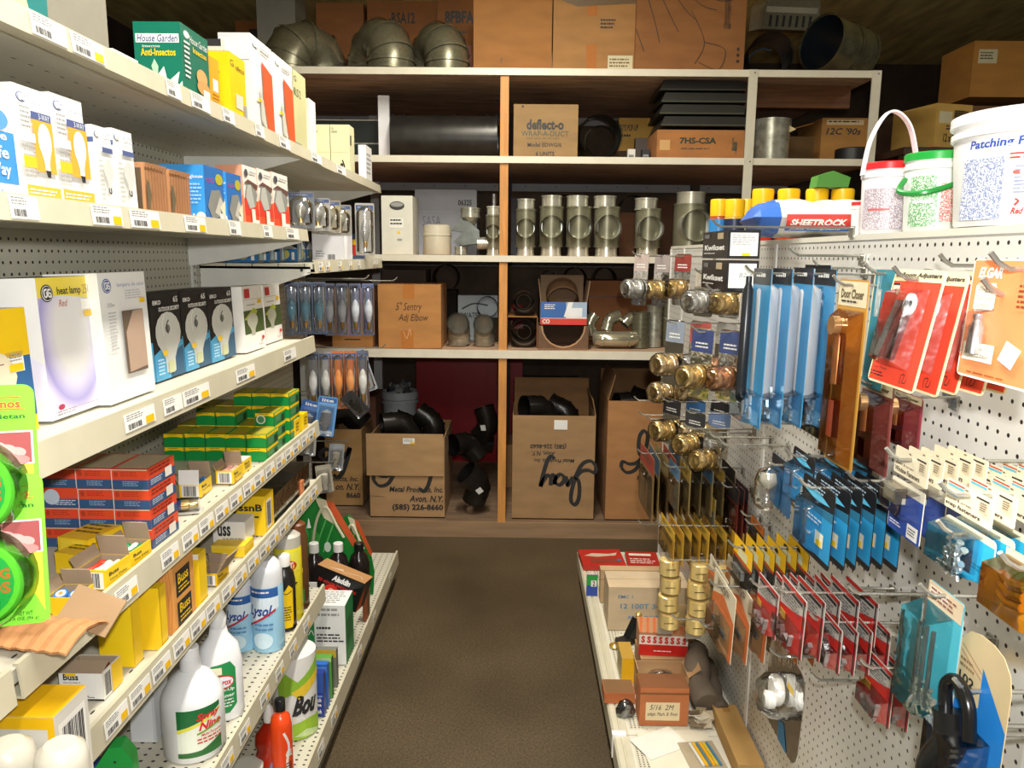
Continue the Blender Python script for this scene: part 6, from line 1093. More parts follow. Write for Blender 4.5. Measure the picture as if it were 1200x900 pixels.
# tube packs on blue cards
def tubepack(X, y, z, w, h, lab, g, tilt, i):
    o = rcard('tube_pack', lab, 'closer pack', X, y, z, w, h, '#3d8fc0', [('r', 0, .9, 1, 1, P('#23262c')), ('r', .1, .02, .9, .1, P('#6fb0d4')), ('fine', .2, .92, .8, .97, 1, WHITE)], tilt, .006, g)
    S_ = P(['#23262a', '#b5b9be', '#a9adb4', '#b4b7ba'][i % 4], .3, .15); tr_ = .011 if i == 0 else .022; m = MB(); m.lathe([(.001, -h*.86), (tr_*.75, -h*.84), (tr_, -h*.8), (tr_, -h*.14), (tr_*.75, -h*.12), (.006, -h*.1), (.006, -h*.05)], S_, 18, c=(-.008, -.024, 0)); m.build('tube', o, label='silver tube' if i else 'black tube')
    m = MB(); rnd = random.Random(i)
    for k in range(8): m.T = Matrix.Translation((rnd.uniform(-.01, .028), -.012, -h*rnd.uniform(.78, .94))) @ Matrix.Rotation(rnd.random()*3, 4, 'Y'); m.box(-.010, .010, -.003, .003, -.002, .002, MET('#b9c9d2', .2))
    m.T = None; m.build('fittings', o); blister(o, -w*.46, w*.46, -h*.98, -h*.78, .036, CLEAR('#f0f8ff', .05, .1, 'blue')); return o
stack(4, 884, 904, 314, 498, .49, .042, 'tube_pack', 'blue backed pack with a long closer tube', 'closer pack', tubepack, -.01, 'tube packs beside the black label boxes')
def chainpack(X, y, z, w, h, lab, c1, c2, seed):
    o = rcard('chain_pack', lab, 'hardware pack', X, y, z, w, h, c1, [('r', 0, .8, 1, 1, P(c2)), ('t', '65', .1, .84, .6, .96, INK if c2 != '#161616' else WHITE, .03)], 0)
    m = MB(); rnd = random.Random(seed)
    for k in range(34): m.T = Matrix.Translation((rnd.uniform(-w*.32, w*.32), -.012, -h*rnd.uniform(.25, .92))) @ Matrix.Rotation(rnd.random()*3, 4, 'Y') @ Matrix.Rotation(rnd.random()*3, 4, 'Z'); m.lathe([(.004, -.007), (.0042, 0), (.004, .007)], MET('#c3c8cc' if seed == 1 else '#8f8250', .2), 6)
    m.T = None; tag(m.build('chain', o), 'silver chain' if seed == 1 else 'dull brass chain', kind='stuff'); blister(o, -w*.42, w*.42, -h*.96, -h*.22, .03); return o
y0, y1, z, w, h = place(944, 974, 310, 415, .62); chainpack(.62, (y0+y1)/2, z, w, h, 'blue card pack with silver chain right of the tube packs', '#2f86c4', '#161616', 1); hookfor(.645, (y0+y1)/2, z, 'silver chain pack')
y0, y1, z, w, h = place(943, 972, 415, 505, .63); chainpack(.63, (y0+y1)/2, z, w, h, 'yellow and black card pack with dull brass chain', '#161616', '#e8b41c', 2); hookfor(.66, (y0+y1)/2, z, 'yellow and black chain pack')
# black boxes with white labels
for i, (yt_, yb_) in enumerate(((268, 303), (304, 341))):
    z1 = onY(852, yt_, 1.64).z; z0 = onY(852, yb_, 1.64).z; x0 = onY(852, 300, 1.64).x
    t_ = 1 if i == 0 else 0
    o = carton('lock_box', '%s black lock box with a white label facing the camera on the pegboard' % ('upper' if i == 0 else 'lower'), 'box', (x0+.034, 1.64+.11, z0), .068, .22, z1-z0-.002, 0, P('#17161a', .3), {
        'F': [('r', .08, .1, .93, .9, P('#e9e8e0')), ('fine', .14, .45, .85, .82, 5, GREY) if t_ else ('t', 'B2 g', .4, .4, .8, .6, P('#8a8a8a'), 0, .2), ('r', .45, .1, .7, .2, YEL if t_ else P('#e9e8e0'))],
        'L': [('t', 'Kwikset', .1, .3, .9, .5, WHITE, .04), ('r', .62, .7, .85, .92, P('#b9a98a')), ('r', .1, .75, .3, .9, P('#6a6a6a')), ('fine', .1, .14, .6, .2, 1, WHITE)]})
    wirehook((PX-.003, 1.70+.03*i, z1+.006 if i == 0 else z0-.005), (x0-.02, 1.70+.03*i, z1+.006 if i == 0 else z0-.005), 'chromed hook %s the black lock boxes' % ('over' if i == 0 else 'under'), HOOKG)
# door knob clamshells
GOLD = MET('#dfc384', .2, 18, .1, .7); BRS = MET('#e0c89a', .18, 18, .1, .7); COP = MET('#d6a47c', .2, 18, .1, .7); SLV = MET('#dcdcd8', .16, 18, .1, .7)
def knobpack(metal, cardc, seedn):
    def f(X, y, z, w, h, lab, g, tilt, i):
        mt = metal[i % len(metal)]
        o = rcard('knob_pack', lab, 'knob pack', X, y, z, w, h, CLEAR('#f4f0e8', .1), [('r', .0, .66, 1, .98, P(cardc[i % len(cardc)])), ('fine', .2, .7, .8, .8, 2, WHITE)], tilt, .01, g)
        m = MB(); R = Matrix.Rotation(H90, 3, 'X'); m.lathe([(.034, 0), (.035, .004), (.028, .008), (.026, .011), (.013, .014), (.012, .024), (.022, .030), (.032, .042), (.033, .052), (.028, .060), (.024, .058), (.020, .063), (.014, .061), (.001, .064)], mt, 22, c=(0, -.004, -h*.68), rot=R); m.build('knob', o, label='metal knob')
        m = MB(); m.lathe([(.036, 0), (.037, .03), (.036, .056), (.03, .066), (.001, .068)], CLEAR('#ffffff', .05), 16, c=(0, -.002, -h*.68), rot=R, cap=False); m.build('blister', o); return o
    return f
def krow(n, px, py, X, dX, d, h, metal, cards, lbl, grp, w=.085, tilt=-.05):
    n = min(n, 3); dX = max(dX, .077)
    Y = d; z = onX(px, py, X).z
    Yc = Yof(px, X, 1.3); z = onX(px, py, X).z; rnd = random.Random(int(px)); f = knobpack(metal, cards, 0)
    hookfor(X, Yc, z, grp)
    for i in range(n):
        xx = X+i*dX
        if xx > PX-.012: break
        o = f(xx, Yc+rnd.uniform(-.008, .008), z+rnd.uniform(-.003, .003), w, h, ORD[i]+' '+lbl, grp, tilt, i); o.rotation_euler.z += rnd.uniform(-.12, .12)+.55
krow(4, 748, 298, .45, .076, 0, .19, [SLV, GOLD, GOLD], ['#b9a8a0', '#9a8f8c', '#8a3a34'], 'gold and silver knob pack on the highest far hook', 'knob packs at the top far end')
krow(2, 822, 318, .57, .07, 0, .14, [SLV, GOLD], ['#b0a898'], 'knob pack below the black lock boxes', 'knob packs under the lock boxes')
krow(4, 790, 375, .48, .062, 0, .20, [BRS, SLV, COP], ['#8a94a4', '#b85a54', '#a09c94'], 'polished knob pack on the second far hook', 'knob packs on the second far hook')
krow(4, 822, 385, .52, .055, 0, .20, [GOLD, COP, COP, BRS], ['#3d4a7a', '#44507a'], 'copper and brass knob pack on navy card', 'copper and brass knob packs')
krow(2, 786, 430, .50, .06, 0, .12, [BRS, BRS], ['#9a948a'], 'large round brass knob pack below the second far hook', 'round brass knob packs')
krow(4, 790, 470, .50, .06, 0, .15, [GOLD, BRS, GOLD, GOLD], ['#2c2c30', '#3a6a9a', '#2c2c30'], 'brass knob pack on black card at mid height', 'brass knob packs at mid height')
krow(3, 818, 484, .56, .05, 0, .15, [GOLD, SLV, GOLD], ['#35383c', '#6f87b0'], 'brass latch pack beside the mid height knobs', 'brass latch packs')
krow(1, 838, 508, .60, .05, 0, .13, [GOLD], ['#8a8678'], 'single brass dome pack on a long hook', 'single brass dome pack')
# slim thin cards in long rows
def slim(cols, thing_, top=None, metal=None):
    def f(X, y, z, w, h, lab, g, tilt, i):
        c = cols[i % len(cols)]; o = rcard('hardware_card', lab, 'hardware card', X, y, z, w, h, c, [('r', 0, .72, 1, 1, P(top[i % len(top)])) if top else ('r', .05, .8, .95, .95, WHITE), ('fine', .1, .5, .9, .68, 3, INK), ('fine', .15, .8, .85, .92, 2, P('#5a5040'))], tilt, .004, g)
        m = MB(); mt = metal or MET('#8f8a80', .25)
        if thing_ == 'rod': m.lathe([(.004, -h*.9), (.004, -h*.35)], mt, 8, c=(0, -.006, 0)); m.lathe([(.008, 0), (.008, .004)], mt, 10, c=(0, -.008, -h*.4), rot=Matrix.Rotation(H90, 3, 'X'))
        else:
            rr = random.Random(i)
            for k in range(5): m.T = Matrix.Translation((rr.uniform(-w*.3, w*.3), -.007, -h*rr.uniform(.55, .9))) @ Matrix.Rotation(rr.random()*3, 4, 'Y'); m.box(-.008, .008, -.004, .003, -.003, .003, mt)
            m.T = None
        m.build('fittings', o); blister(o, -w*.4, w*.4, -h*.95, -h*.32, .012); return o
    return f
stack(9, 752, 766, 518, 592, .46, .026, '', 'slim brown hardware card on the low far hook', '', slim(['#8a7248', '#a58a52', '#6d5636'], 'rod', ['#a03c34', '#44607a', '#8a7a50']), 0, 'slim brown cards low at the far end')
stack(6, 785, 797, 536, 590, .50, .034, '', 'slim gold and blue card right of the brown ones', '', slim(['#7a6a44', '#a08a5a'], 'rod', ['#4f7fa8', '#caa94a', '#2c2c2c']), 0, 'slim gold and blue cards')
stack(3, 822, 838, 566, 620, .62, .03, '', 'small gold topped card with hanging parts', '', slim(['#b5a884', '#d9c9a0'], 'bits', ['#d9b43a'], MET('#c9a94a', .2)), 0, 'small gold topped cards')
stack(9, 776, 790, 600, 640, .47, .026, '', 'narrow yellow card on the lowest far hook', '', slim(['#b98e2c', '#c9a23a', '#8a6a2c'], 'bits', ['#d4ae3c', '#c9952c']), 0, 'narrow yellow cards low at the far end')
stack(3, 852, 866, 560, 625, .66, .014, '', 'dark red and black card near the board seam', '', slim(['#6a2c24', '#7a3a2c'], 'bits', ['#25252a']), 0, 'dark red cards near the seam')
stack(1, 880, 896, 602, 640, .68, .02, '', 'black and orange round printed card high above the yellow topped row', '', slim(['#1c1a18'], 'bits', ['#c9702c']), 0)
# brass cylinders in columns
for i in range(3):
    X = .47+i*.082; y = Yof(786, .47, .8)-.03*i; z = onX(784, 646, .475).z+.004
    o = empty('cylinder_pack', (X, y, z), (0, 0, 0), 'column of four brass lock cylinders, %s of three' % ['nearest the aisle', 'middle', 'nearest the board'][i], 'cylinder pack', 'brass cylinder columns')
    for k in range(4 if i < 2 else 4):
        m = MB(); zz = -.035-k*.058; m.lathe([(.027, -.025), (.031, -.023), (.031, .021), (.027, .024), (.012, .024)], MET('#ecd28c', .22, 20, .1, .5), 20, c=(.006*((k+i) % 2), 0, zz)); m.box(-.016, .014, -.0322, -.0312, zz-.001, zz+.001, P('#3a2c14')); m.build('cylinder', o)
    m = MB(); m.box(-.024, .024, .020, .022, -.27, .0, P('#8a8074', .4)); m.build('card', o)
wirehook((PX-.003, y+.03, z-.003), (.45, y+.03, z-.003), 'chromed hook holding the brass cylinder columns', HOOKG)
wirehook((PX-.003, y-.05, z-.155), (.46, y-.05, z-.155), 'chromed hook between the brass cylinders and the orange cards', HOOKG)
# orange and cream cards
def orangec(X, y, z, w, h, lab, g, tilt, i):
    o = rcard('spring_card', lab, 'hardware card', X, y, z, w, h, '#d9cfb4', [('r', 0, 0, 1, .62, P('#d0703a')), ('r', .12, .06, .88, .5, P('#b98a5a')), ('p', [(0, .62), (1, .62), (.5, .8)], P('#d0703a')), ('fine', .2, .8, .8, .94, 3, P('#6a5a4a'))], tilt, .003, g)
    m = MB(); m.lathe([(.007, -h*.88), (.007, -h*.5)], MET('#8a7a5a', .25), 8, c=(0, -.01, 0)); m.slab((0, -.006, -h*.7), (w*.3, 0, 0), (0, .002, 0), (0, 0, .006), MET('#7f8a8f', .2)); m.build('spring', o); blister(o, -w*.4, w*.4, -h*.94, -h*.48, .02); return o
stack(6, 838, 862, 664, 742, .46, .036, '', 'orange and cream spring card', '', orangec, -.04, 'orange and cream spring cards')
stack(2, 832, 854, 648, 690, .56, .05, '', 'orange triangular printed card behind the brass cylinders', '', orangec, -.05, 'orange printed cards behind the cylinders')
# yellow topped cards and the red ones beyond
def yelt(X, y, z, w, h, lab, g, tilt, i):
    o = rcard('latch_card', lab, 'hardware card', X, y, z, w, h, '#24221f', [('r', 0, .55, 1, 1, P('#f0bd1c')), ('r', .25, .58, .75, .8, P('#d9d6a8')), ('e', .5, .88, .12, .06, P('#3a2a10')), ('r', 0, .5, 1, .55, P('#c9441c'))], tilt, .003, g)
    m = MB(); m.slab((0, -.008, -h*.72), (w*.25, 0, 0), (0, .004, 0), (0, 0, h*.1), MET('#b5bcc0', .2)); m.build('latch', o); blister(o, -w*.42, w*.42, -h*.95, -h*.5, .018); return o
stack(6, 862, 882, 624, 672, .50, .024, '', 'yellow topped black latch card', '', yelt, -.02, 'yellow topped latch cards')
def redc(X, y, z, w, h, lab, g, tilt, i):
    o = rcard('hinge_card', lab, 'hardware card', X, y, z, w, h, '#bab5ac', [('r', 0, 0, 1, .52, P('#bf241d')), ('p', [(0, .52), (1, .52), (1, .74), (.5, .6)], P('#bf241d')), ('r', 0, .93, 1, 1, P('#b8241c')), ('r', .1, .86, .9, .91, INK), ('fine', .12, .62, .88, .82, 4, P('#5a5a5a')), ('r', .08, .32, .3, .46, P('#f0e6c9') if i % 2 else P('#f0b93a')), ('r', .96, 0, 1, 1, P('#2c2a2c'))], tilt, .003, g)
    m = MB(); rr = random.Random(i+3)
    for k in range(6): m.T = Matrix.Translation((rr.uniform(-w*.25, w*.3), -.009, -h*rr.uniform(.72, .92))) @ Matrix.Rotation(rr.random()*3, 4, 'Y'); m.box(-.011, .011, -.004, .004, -.003, .003, MET('#c3c6c8', .18))
    m.T = None; m.build('hinge', o, label='shiny hinge pieces'); blister(o, -w*.42, w*.42, -h*.97, -h*.55, .02); return o
stack(5, 890, 912, 668, 722, .48, .03, '', 'red and white hinge card in the left group', '', redc, -.02, 'left group of red hinge cards')
stack(5, 918, 946, 672, 742, .50, .03, '', 'red and white hinge card in the middle group', '', redc, -.02, 'middle group of red hinge cards')
stack(4, 958, 988, 706, 758, .55, .026, '', 'red and white hinge card in the right group', '', redc, -.02, 'right group of red hinge cards')
stack(2, 1018, 1048, 760, 826, .61, .028, '', 'black edged red and white card right of the hinge cards', '', redc, -.02, 'black edged red and white cards')
# blue fan with black tops
def bluec(X, y, z, w, h, lab, g, tilt, i):
    o = rcard('pull_card', lab, 'hardware card', X, y, z, w, h, '#1c1d20', [('r', 0, .08, 1, .62, P('#2a93c9')), ('p', [(0, .62), (1, .62), (1, .74), (0, .66)], P('#2a6f90')), ('p', [(.1, .82), (.5, .9), (.9, .8), (.5, .76)], P('#56b6dc')), ('r', .55, .22, .8, .4, P('#e9e4cc')), ('r', .6, .22, .75, .3, YEL), ('fine', .15, .45, .8, .55, 2, WHITE), ('fine', .2, .86, .8, .95, 2, P('#9fb9c9'))], tilt, .008, g)
    m = MB(); m.tube([(-.012, -.002, -h*.35), (-.012, -.014, -h*.4), (-.012, -.014, -h*.65), (-.012, -.002, -h*.7)], .003, MET('#b9c6cc', .2), 6); m.build('handle', o); blister(o, -w*.4, w*.2, -h*.9, -h*.22, .02, CLEAR('#f2f9ff', .06, .1, 'blue')); return o
stack(6, 944, 980, 552, 642, .50, .0215, '', 'blue card with a black top in the fan', '', bluec, -.02, 'fan of blue cards with black tops')
stack(3, 930, 955, 520, 585, .52, .05, '', 'dark topped blue card above the fan', '', bluec, -.02, 'dark topped blue cards above the fan')
def ballp(X, y, z, w, h, lab, g, tilt, i):
    o = rcard('door_stop_pack', lab, 'hardware pack', X, y, z, w, h, '#33628a', [('r', 0, .8, 1, 1, P('#2c2c30'))], tilt, .006, g); m = MB()
    m.lathe([(.001, -.02), (.012, -.016), (.019, -.004), (.019, .005), (.012, .016), (.001, .02)], P('#b9b5a6', .12, .3), 18, c=(0, -.025, -h*.4)); m.build('ball', o, label='pearl grey ball'); m = MB(); m.lathe([(.001, .026), (.02, .018), (.026, 0), (.026, -.05), (.018, -.06)], CLEAR(), 16, c=(0, -.026, -h*.4), cap=False); m.build('blister', o); return o
stack(2, 905, 930, 530, 590, .53, .075, '', 'clear pack with a pearl grey ball left of the blue fan', '', ballp, -.02, 'ball packs left of the blue fan')
# navy cards, cream fastener cards, cyan screw packs
def navyc(X, y, z, w, h, lab, g, tilt, i):
    o = rcard('catch_card', lab, 'hardware card', X, y, z, w, h, '#dcd6c2', [('r', .02, .0, 1, .8, P('#2c4a9a')), ('r', .62, .04, .94, .3, P('#e6e4e0')), ('fine', .66, .08, .9, .24, 3, INK), ('s', [(.3, .5), (.33, .32), (.42, .36)], .002, P('#c9a0b0')), ('fine', .1, .1, .5, .2, 2, WHITE)], tilt, .004, g); m = MB(); m.box(-w*.4, 0, -.016, -.001, -h*.4, -h*.12, P('#b5b09c', .4)); m.build('catch', o, label='putty coloured catch'); blister(o, -w*.44, w*.4, -h*.6, -h*.06, .022); return o
stack(3, 1045, 1084, 556, 618, .55, .03, '', 'navy card with a putty coloured catch', '', navyc, -.02, 'navy catch cards')
def fast(word, two):
    def f(X, y, z, w, h, lab, g, tilt, i):
        return rcard('fastener_card', lab, 'hardware card', X, y, z, w, h, '#e9dfc2', [('r', .04, .9, .4, .95, P('#c9402c')), ('r', .04, .8, .4, .87, P('#5ab4d0'))]*two+[('t', 'storm & screen', .05, .36, .6, .46, P('#5a4a3a'), .01, .2), ('t', word, .05, .1, .8, .28, P('#3a2c1c'), .03), ('r', .76, .45, .94, .8, P('#cfc2a4')), ('fine', .78, .48, .92, .78, 4, P('#5a4a3a')), ('r', .7, .86, .96, .92, INK), ('e', .5, .93, .04, .03, P('#8a7a5a'))], tilt, .002, g)
    return f
stack(5, 1050, 1090, 521, 553, .52, .018, '', 'cream window fastener card behind the long hooks', '', fast('Window Fasteners', 0), -.02, 'cream window fastener cards', jit=.001)
stack(5, 1112, 1166, 558, 592, .50, .024, '', 'cream snap fastener card with red and blue stripes', '', fast('snap fasteners', 1), -.02, 'cream snap fastener cards', jit=.001)
stack(5, 1124, 1165, 542, 575, .60, .02, '', 'cream card with a red stripe standing higher behind the snap fasteners', '', fast('fasteners', 1), -.02, 'higher cream cards behind the snap fasteners', jit=.001)
def screwp(X, y, z, w, h, lab, g, tilt, i):
    o = rcard('screw_pack', lab, 'hardware pack', X, y, z, w, h, '#e2d8b8', [('r', .02, .0, 1, .86, P('#28a9d2')), ('fine', .6, .2, .9, .35, 2, P('#1c7a9a'))], tilt, .006, g); m = MB(); rr = random.Random(i)
    for k in range(16):
        m.T = Matrix.Translation((rr.uniform(-w*.25, w*.15)+.0, -.014, -h*rr.uniform(.5, .9))) @ Matrix.Rotation(rr.uniform(-.9, .9)+(.6 if k % 2 else -.2), 4, 'Y'); m.lathe([(.0018, -.014), (.0018, .01), (.0042, .012), (.0042, .015)], MET('#c9cccd', .2), 7)
    m.T = None; tag(m.build('screws', o), 'bright steel screws', kind='stuff'); blister(o, -w*.46, w*.3, -h*.98, -h*.04, .026, CLEAR('#f0fbff', .06, .1, 'blue')); return o
stack(3, 1108, 1166, 600, 655, .50, .02, '', 'cyan pack of bright screws', '', screwp, -.02, 'cyan screw packs')
y0, y1, z, w, h = place(1180, 1250, 640, 715, .50)
o = rcard('brass_pack', 'amber pack with brass fittings at the right edge', 'hardware pack', .50, (y0+y1)/2, z, w, h, '#d0a850', [('r', 0, .85, 1, 1, P('#d9cfae')), ('r', .0, .6, 1, .8, P('#5f9a5a'))], -.02); blister(o, -w*.46, w*.46, -h*.97, -h*.1, .03, CLEAR('#f6dc9a', .07, .1, 'amber'))
m = MB(); [m.tube([(-w*.3, -.012, -h*(.35+.16*k)), (-w*.1, -.014, -h*(.4+.16*k)), (w*.1, -.012, -h*(.35+.16*k))], .005, MET('#e0b030', .15), 8) for k in range(3)]; m.build('brass_fitting', o); hookfor(.50, (y0+y1)/2, z, 'amber pack of brass fittings')
# turquoise tall pack
y0, y1, z, w, h = place(1090, 1130, 678, 835, .55)
o = rcard('rod_pack', 'tall turquoise pack with steel rods and a cream header', 'hardware pack', .55, (y0+y1)/2, z, w, h, '#4fb4c6', [('r', 0, .84, 1, 1, P('#d3bfa0')), ('r', .06, .9, .6, .97, P('#e9d9c9')), ('fine', .1, .86, .9, .96, 3, P('#8a5a4a')), ('p', [(.6, .0), (1, .1), (1, .3), (.7, .2)], P('#1f8fd0'))], -.02, .004)
m = MB(); [m.lathe([(.003, -h*.9), (.003, -h*.3)], MET('#8a8f8c', .25), 8, c=(-w*.3+k*w*.2, -.014, 0)) for k in range(3)]; m.build('rods', o, label='thin steel rods')
m = MB(); rr = random.Random(8)
for k in range(16): m.T = Matrix.Translation((rr.uniform(-w*.3, w*.25), -.012, -h*rr.uniform(.78, .94))) @ Matrix.Rotation(rr.random()*3, 4, 'Y'); m.lathe([(.003, -.012), (.003, .012)], MET('#c6c2b4', .2), 7)
m.T = None; m.build('fittings', o); blister(o, -w*.55, w*.3, -h*.98, -h*.16, .036, CLEAR('#eef8f8', .06, .1, 'blue')); hookfor(.55, (y0+y1)/2, z, 'tall turquoise pack')
# beige round header card with blue card and black utility hook
y0, y1, z, w, h = place(1128, 1205, 726, 900, .56); h = .26; w = .105
o = rcard('utility_hook_pack', 'beige round topped pack with a black hook on blue at the lower right', 'hardware pack', .56, y1-w/2, z, w, h, '#cdb98f', [('p', [(0, 0), (1, 0), (1, .66), (.6, .82), (.5, .86), (.5, .66), (0, .6)], P('#1f7ac9')), ('r', 0, .5, .05, 1, WHITE), ('s', [(.08, .9), (.5, .83)], .001, P('#9a4a3a')), ('s', [(.08, .87), (.5, .8)], .001, P('#9a4a3a')), ('t', '102', .1, .72, .4, .77, INK, .03), ('fine', .1, .78, .4, .84, 2, P('#8a6a4a'))], -.02, .04)
m = MB(); KB = P('#131313', .25); m.tube(catmull([(-.03, -.02, -h*.42), (-.035, -.02, -h*.30), (-.015, -.02, -h*.24), (.012, -.02, -h*.30), (.022, -.02, -h*.45)], 5), .008, KB, 10); m.tube(catmull([(-.02, -.02, -h*.40), (-.012, -.022, -h*.55), (-.02, -.032, -h*.7), (-.015, -.03, -h*.9)], 5), .02, KB, 12); m.build('hook', o, label='black coated hook')
blister(o, -w*.48, w*.3, -h*.99, -h*.45, .04, CLEAR('#e8f0f6', .1, .08, 'blue')); hookfor(.56, y1-w/2, z-.06, 'round topped pack')
# clear round pack with white pulley
y0, y1, z, w, h = place(905, 945, 738, 815, .52)
o = rcard('pulley_pack', 'clear rounded pack with white discs hanging below the hinge cards', 'hardware pack', .52, (y0+y1)/2, z, w, h+.05, CLEAR('#efeee6', .12), [('r', .55, .66, .78, .8, WHITE), ('r', .58, .66, .75, .73, YEL), ('p', [(.5, .0), (.75, .0), (.6, .25), (.45, .2)], P('#2c6a8c'))], -.04, .03)
R = Matrix.Rotation(H90, 3, 'X'); m = MB(); m.lathe([(.026, 0), (.03, .006), (.03, .014), (.02, .018)], P('#e6e4dc', .3), 22, c=(-.006, -.004, -h*.62), rot=R); m.lathe([(.016, .016), (.018, .03), (.01, .034)], P('#efeee8', .3), 18, c=(.004, -.004, -h*.74), rot=R); m.build('pulley', o, label='white plastic discs')
m = MB(); m.lathe([(.045, 0), (.042, .03), (.03, .045), (.001, .048)], CLEAR(), 20, c=(0, -.001, -h*.68), rot=R, cap=False); m.build('blister', o); hookfor(.52, (y0+y1)/2, z, 'clear rounded pack')
# bare hooks
def barehook(bx, by, tx, lb, dy=0.):
    p = onX(bx, by, PX); a, b = .2, PX
    for _ in range(30):
        c = (a+b)/2
        if proj((c, p.y, p.z))[0] < tx: a = c
        else: b = c
    wirehook((PX-.003, p.y, p.z), (a, p.y, p.z), lb, HOOKG, r=.0032)
for bx, by, tx, lb in ((1111, 697, 993, 'empty long hook in the open area above the turquoise pack'), (1165, 748, 1038, 'empty long hook left of the beige header pack'), (1075, 503, 960, 'empty hook under the amber closer pack'), (1073, 508, 975, 'empty hook beside the one under the amber pack'), (1110, 565, 992, 'empty hook above the fan of blue cards'), (1142, 583, 1084, 'thick empty hook before the navy cards'), (1220, 626, 1134, 'empty hook before the cyan screw packs'),
        (1090, 318, 1010, 'empty hook above the turquoise card'), (1012, 300, 925, 'empty hook above the tube packs'), (1195, 312, 1100, 'empty hook above the red cards'), (1250, 852, 1112, 'empty hook crossing the turquoise pack'), (1260, 862, 1154, 'empty hook crossing the utility hook pack'),
        (905, 513, 830, 'empty hook left of the pegboard post'), (925, 522, 842, 'second empty hook left of the pegboard post'), (885, 503, 800, 'upper empty hook near the brass packs'), (893, 605, 868, 'short bright hook near the post'), (990, 725, 875, 'empty hook across the red hinge cards'), (975, 737, 820, 'empty hook under the brass cylinders'), (1035, 756, 915, 'empty hook at the right of the hinge cards'),
        (820, 470, 743, 'first empty hook reaching out at the far end'), (822, 465, 762, 'second empty hook reaching out at the far end'), (818, 487, 748, 'third empty hook reaching out at the far end'), (822, 492, 757, 'fourth empty hook reaching out at the far end'), (818, 615, 748, 'lowest empty hook reaching out at the far end'), (1010, 497, 880, 'thin hook crossing the tube packs'), (985, 440, 912, 'hook crossing the lower tubes'), (1020, 798, 950, 'low empty hook beside the black edged cards')):
    barehook(bx, by, tx, lb)
# ================================================================= ON TOP OF THE PEGBOARD UNIT
MB().box(.03, .62, -2.8, 1.52, RZ0-.02, RZ0, P('#c9c5b6', .5)).build('top_board', right)
ZT = RZ0+.0135
m = MB(); N, M_ = 22, 12; L_, Wb, Hb = .38, .26, .045
def bagpt(i, j, s):
    u, v = -1+2*i/N, -1+2*j/M_; e = max(0, 1-abs(u)**5)**.45*max(0, 1-abs(v)**3.2)**.5; wob = .006*math.sin(7*u+3*v)+.004*math.sin(13*v-5*u)
    return (u*L_/2, v*Wb/2, Hb+s*(Hb*e+wob*e))
BAGW = P('#e4e0d8', .4); BAGB = P('#3b6fc9', .35)
for s in (1, -1):
    vs = [bagpt(i, j, s) for i in range(N+1) for j in range(M_+1)]
    for i in range(N):
        fs = [(i*(M_+1)+j, (i+1)*(M_+1)+j, (i+1)*(M_+1)+j+1, i*(M_+1)+j+1) for j in range(M_)]
        m.add(vs, fs if s > 0 else [f[::-1] for f in fs], BAGB if i < 4 else BAGW, True)
bag = m.build('compound_bag', None, (.815, 2.16, ZT+.008), (0, 0, -.12), label='white and blue bag of joint compound lying on top of the pegboard unit', cat='bag')
def bagfn(u, v, n):                       # front bulge of the bag, below and above its seam
    x = -.13+u; s_ = v/.075*2-1; j = -1+.26*abs(s_)**1.3; e = max(0, 1-abs(x/(L_/2))**5)**.45*max(0, 1-abs(j)**3.2)**.5
    return (x, j*Wb/2-.006-n*2, Hb+math.copysign(Hb*e+.002, s_))
m = MB()
for b, e, col in ((.30, .52, P('#d23c34')), (.08, .30, P('#3b6fc9'))):
    for q in range(4): m.decals(bagfn, 1, .075, [('r', .02, b+(e-b)*q/4, .285, b+(e-b)*(q+1)/4, col)], curved=True)
m.decals(bagfn, 1, .075, [('t', 'SHEETROCK', .03, .34, .17, .49, WHITE, .04, .2), ('t', 'Joint Compound', .03, .12, .16, .26, WHITE, .03, .2)], n0=.0012); m.build('print', bag)
m = MB(); fb = lambda u, v, n: (-.06+u, -Wb/2-.002-n, .02+v)
YC = P('#eebb1c', .3)
for i, (px, X, Y, lb) in enumerate(((840, 0, 2.95, 'first'), (861, 0, 2.85, 'second'), (875, 0, 2.98, 'third'), (893, 0, 2.58, 'fourth'), (923, 0, 2.55, 'fifth'), (956, 0, 2.52, 'sixth'), (986, 0, 2.5, 'seventh'))):
    x = max(onY(px, 250, Y).x, .745); t = empty('spice_jar', (x, Y, ZT+.001), (0, 0, .3*i), 'clear jar with a yellow cap, %s from the left, on the pegboard top' % lb, 'jar', 'yellow capped jars on the pegboard top')
    h = onY(px, 222 if i > 2 else 234, Y).z-ZT; r = .0365
    MB().lathe([(r, 0), (r, h-.07), (r*.85, h-.06)], P(['#a8431c', '#c9a03a', '#d9d4c4', '#b5341c', '#b03a1c', '#b5341c', '#a83a1c'][i], .2), 22).build('body', t)
    m = MB(); m.lathe([(r*.92, h-.062), (r*.95, h-.006), (r*.88, h), (.001, h)], YC, 24); m.build('cap', t)
    m = MB(); m.lathe([(r*1.01, .02), (r*1.01, h*.55)], P(['#2f7fc0', '#1c2a4a', '#e6e4dc', '#d9d4c4', '#e6e4dc', '#d9d4c4', '#e6e4dc'][i], .35), 22, cap=False); m.build('label', t)
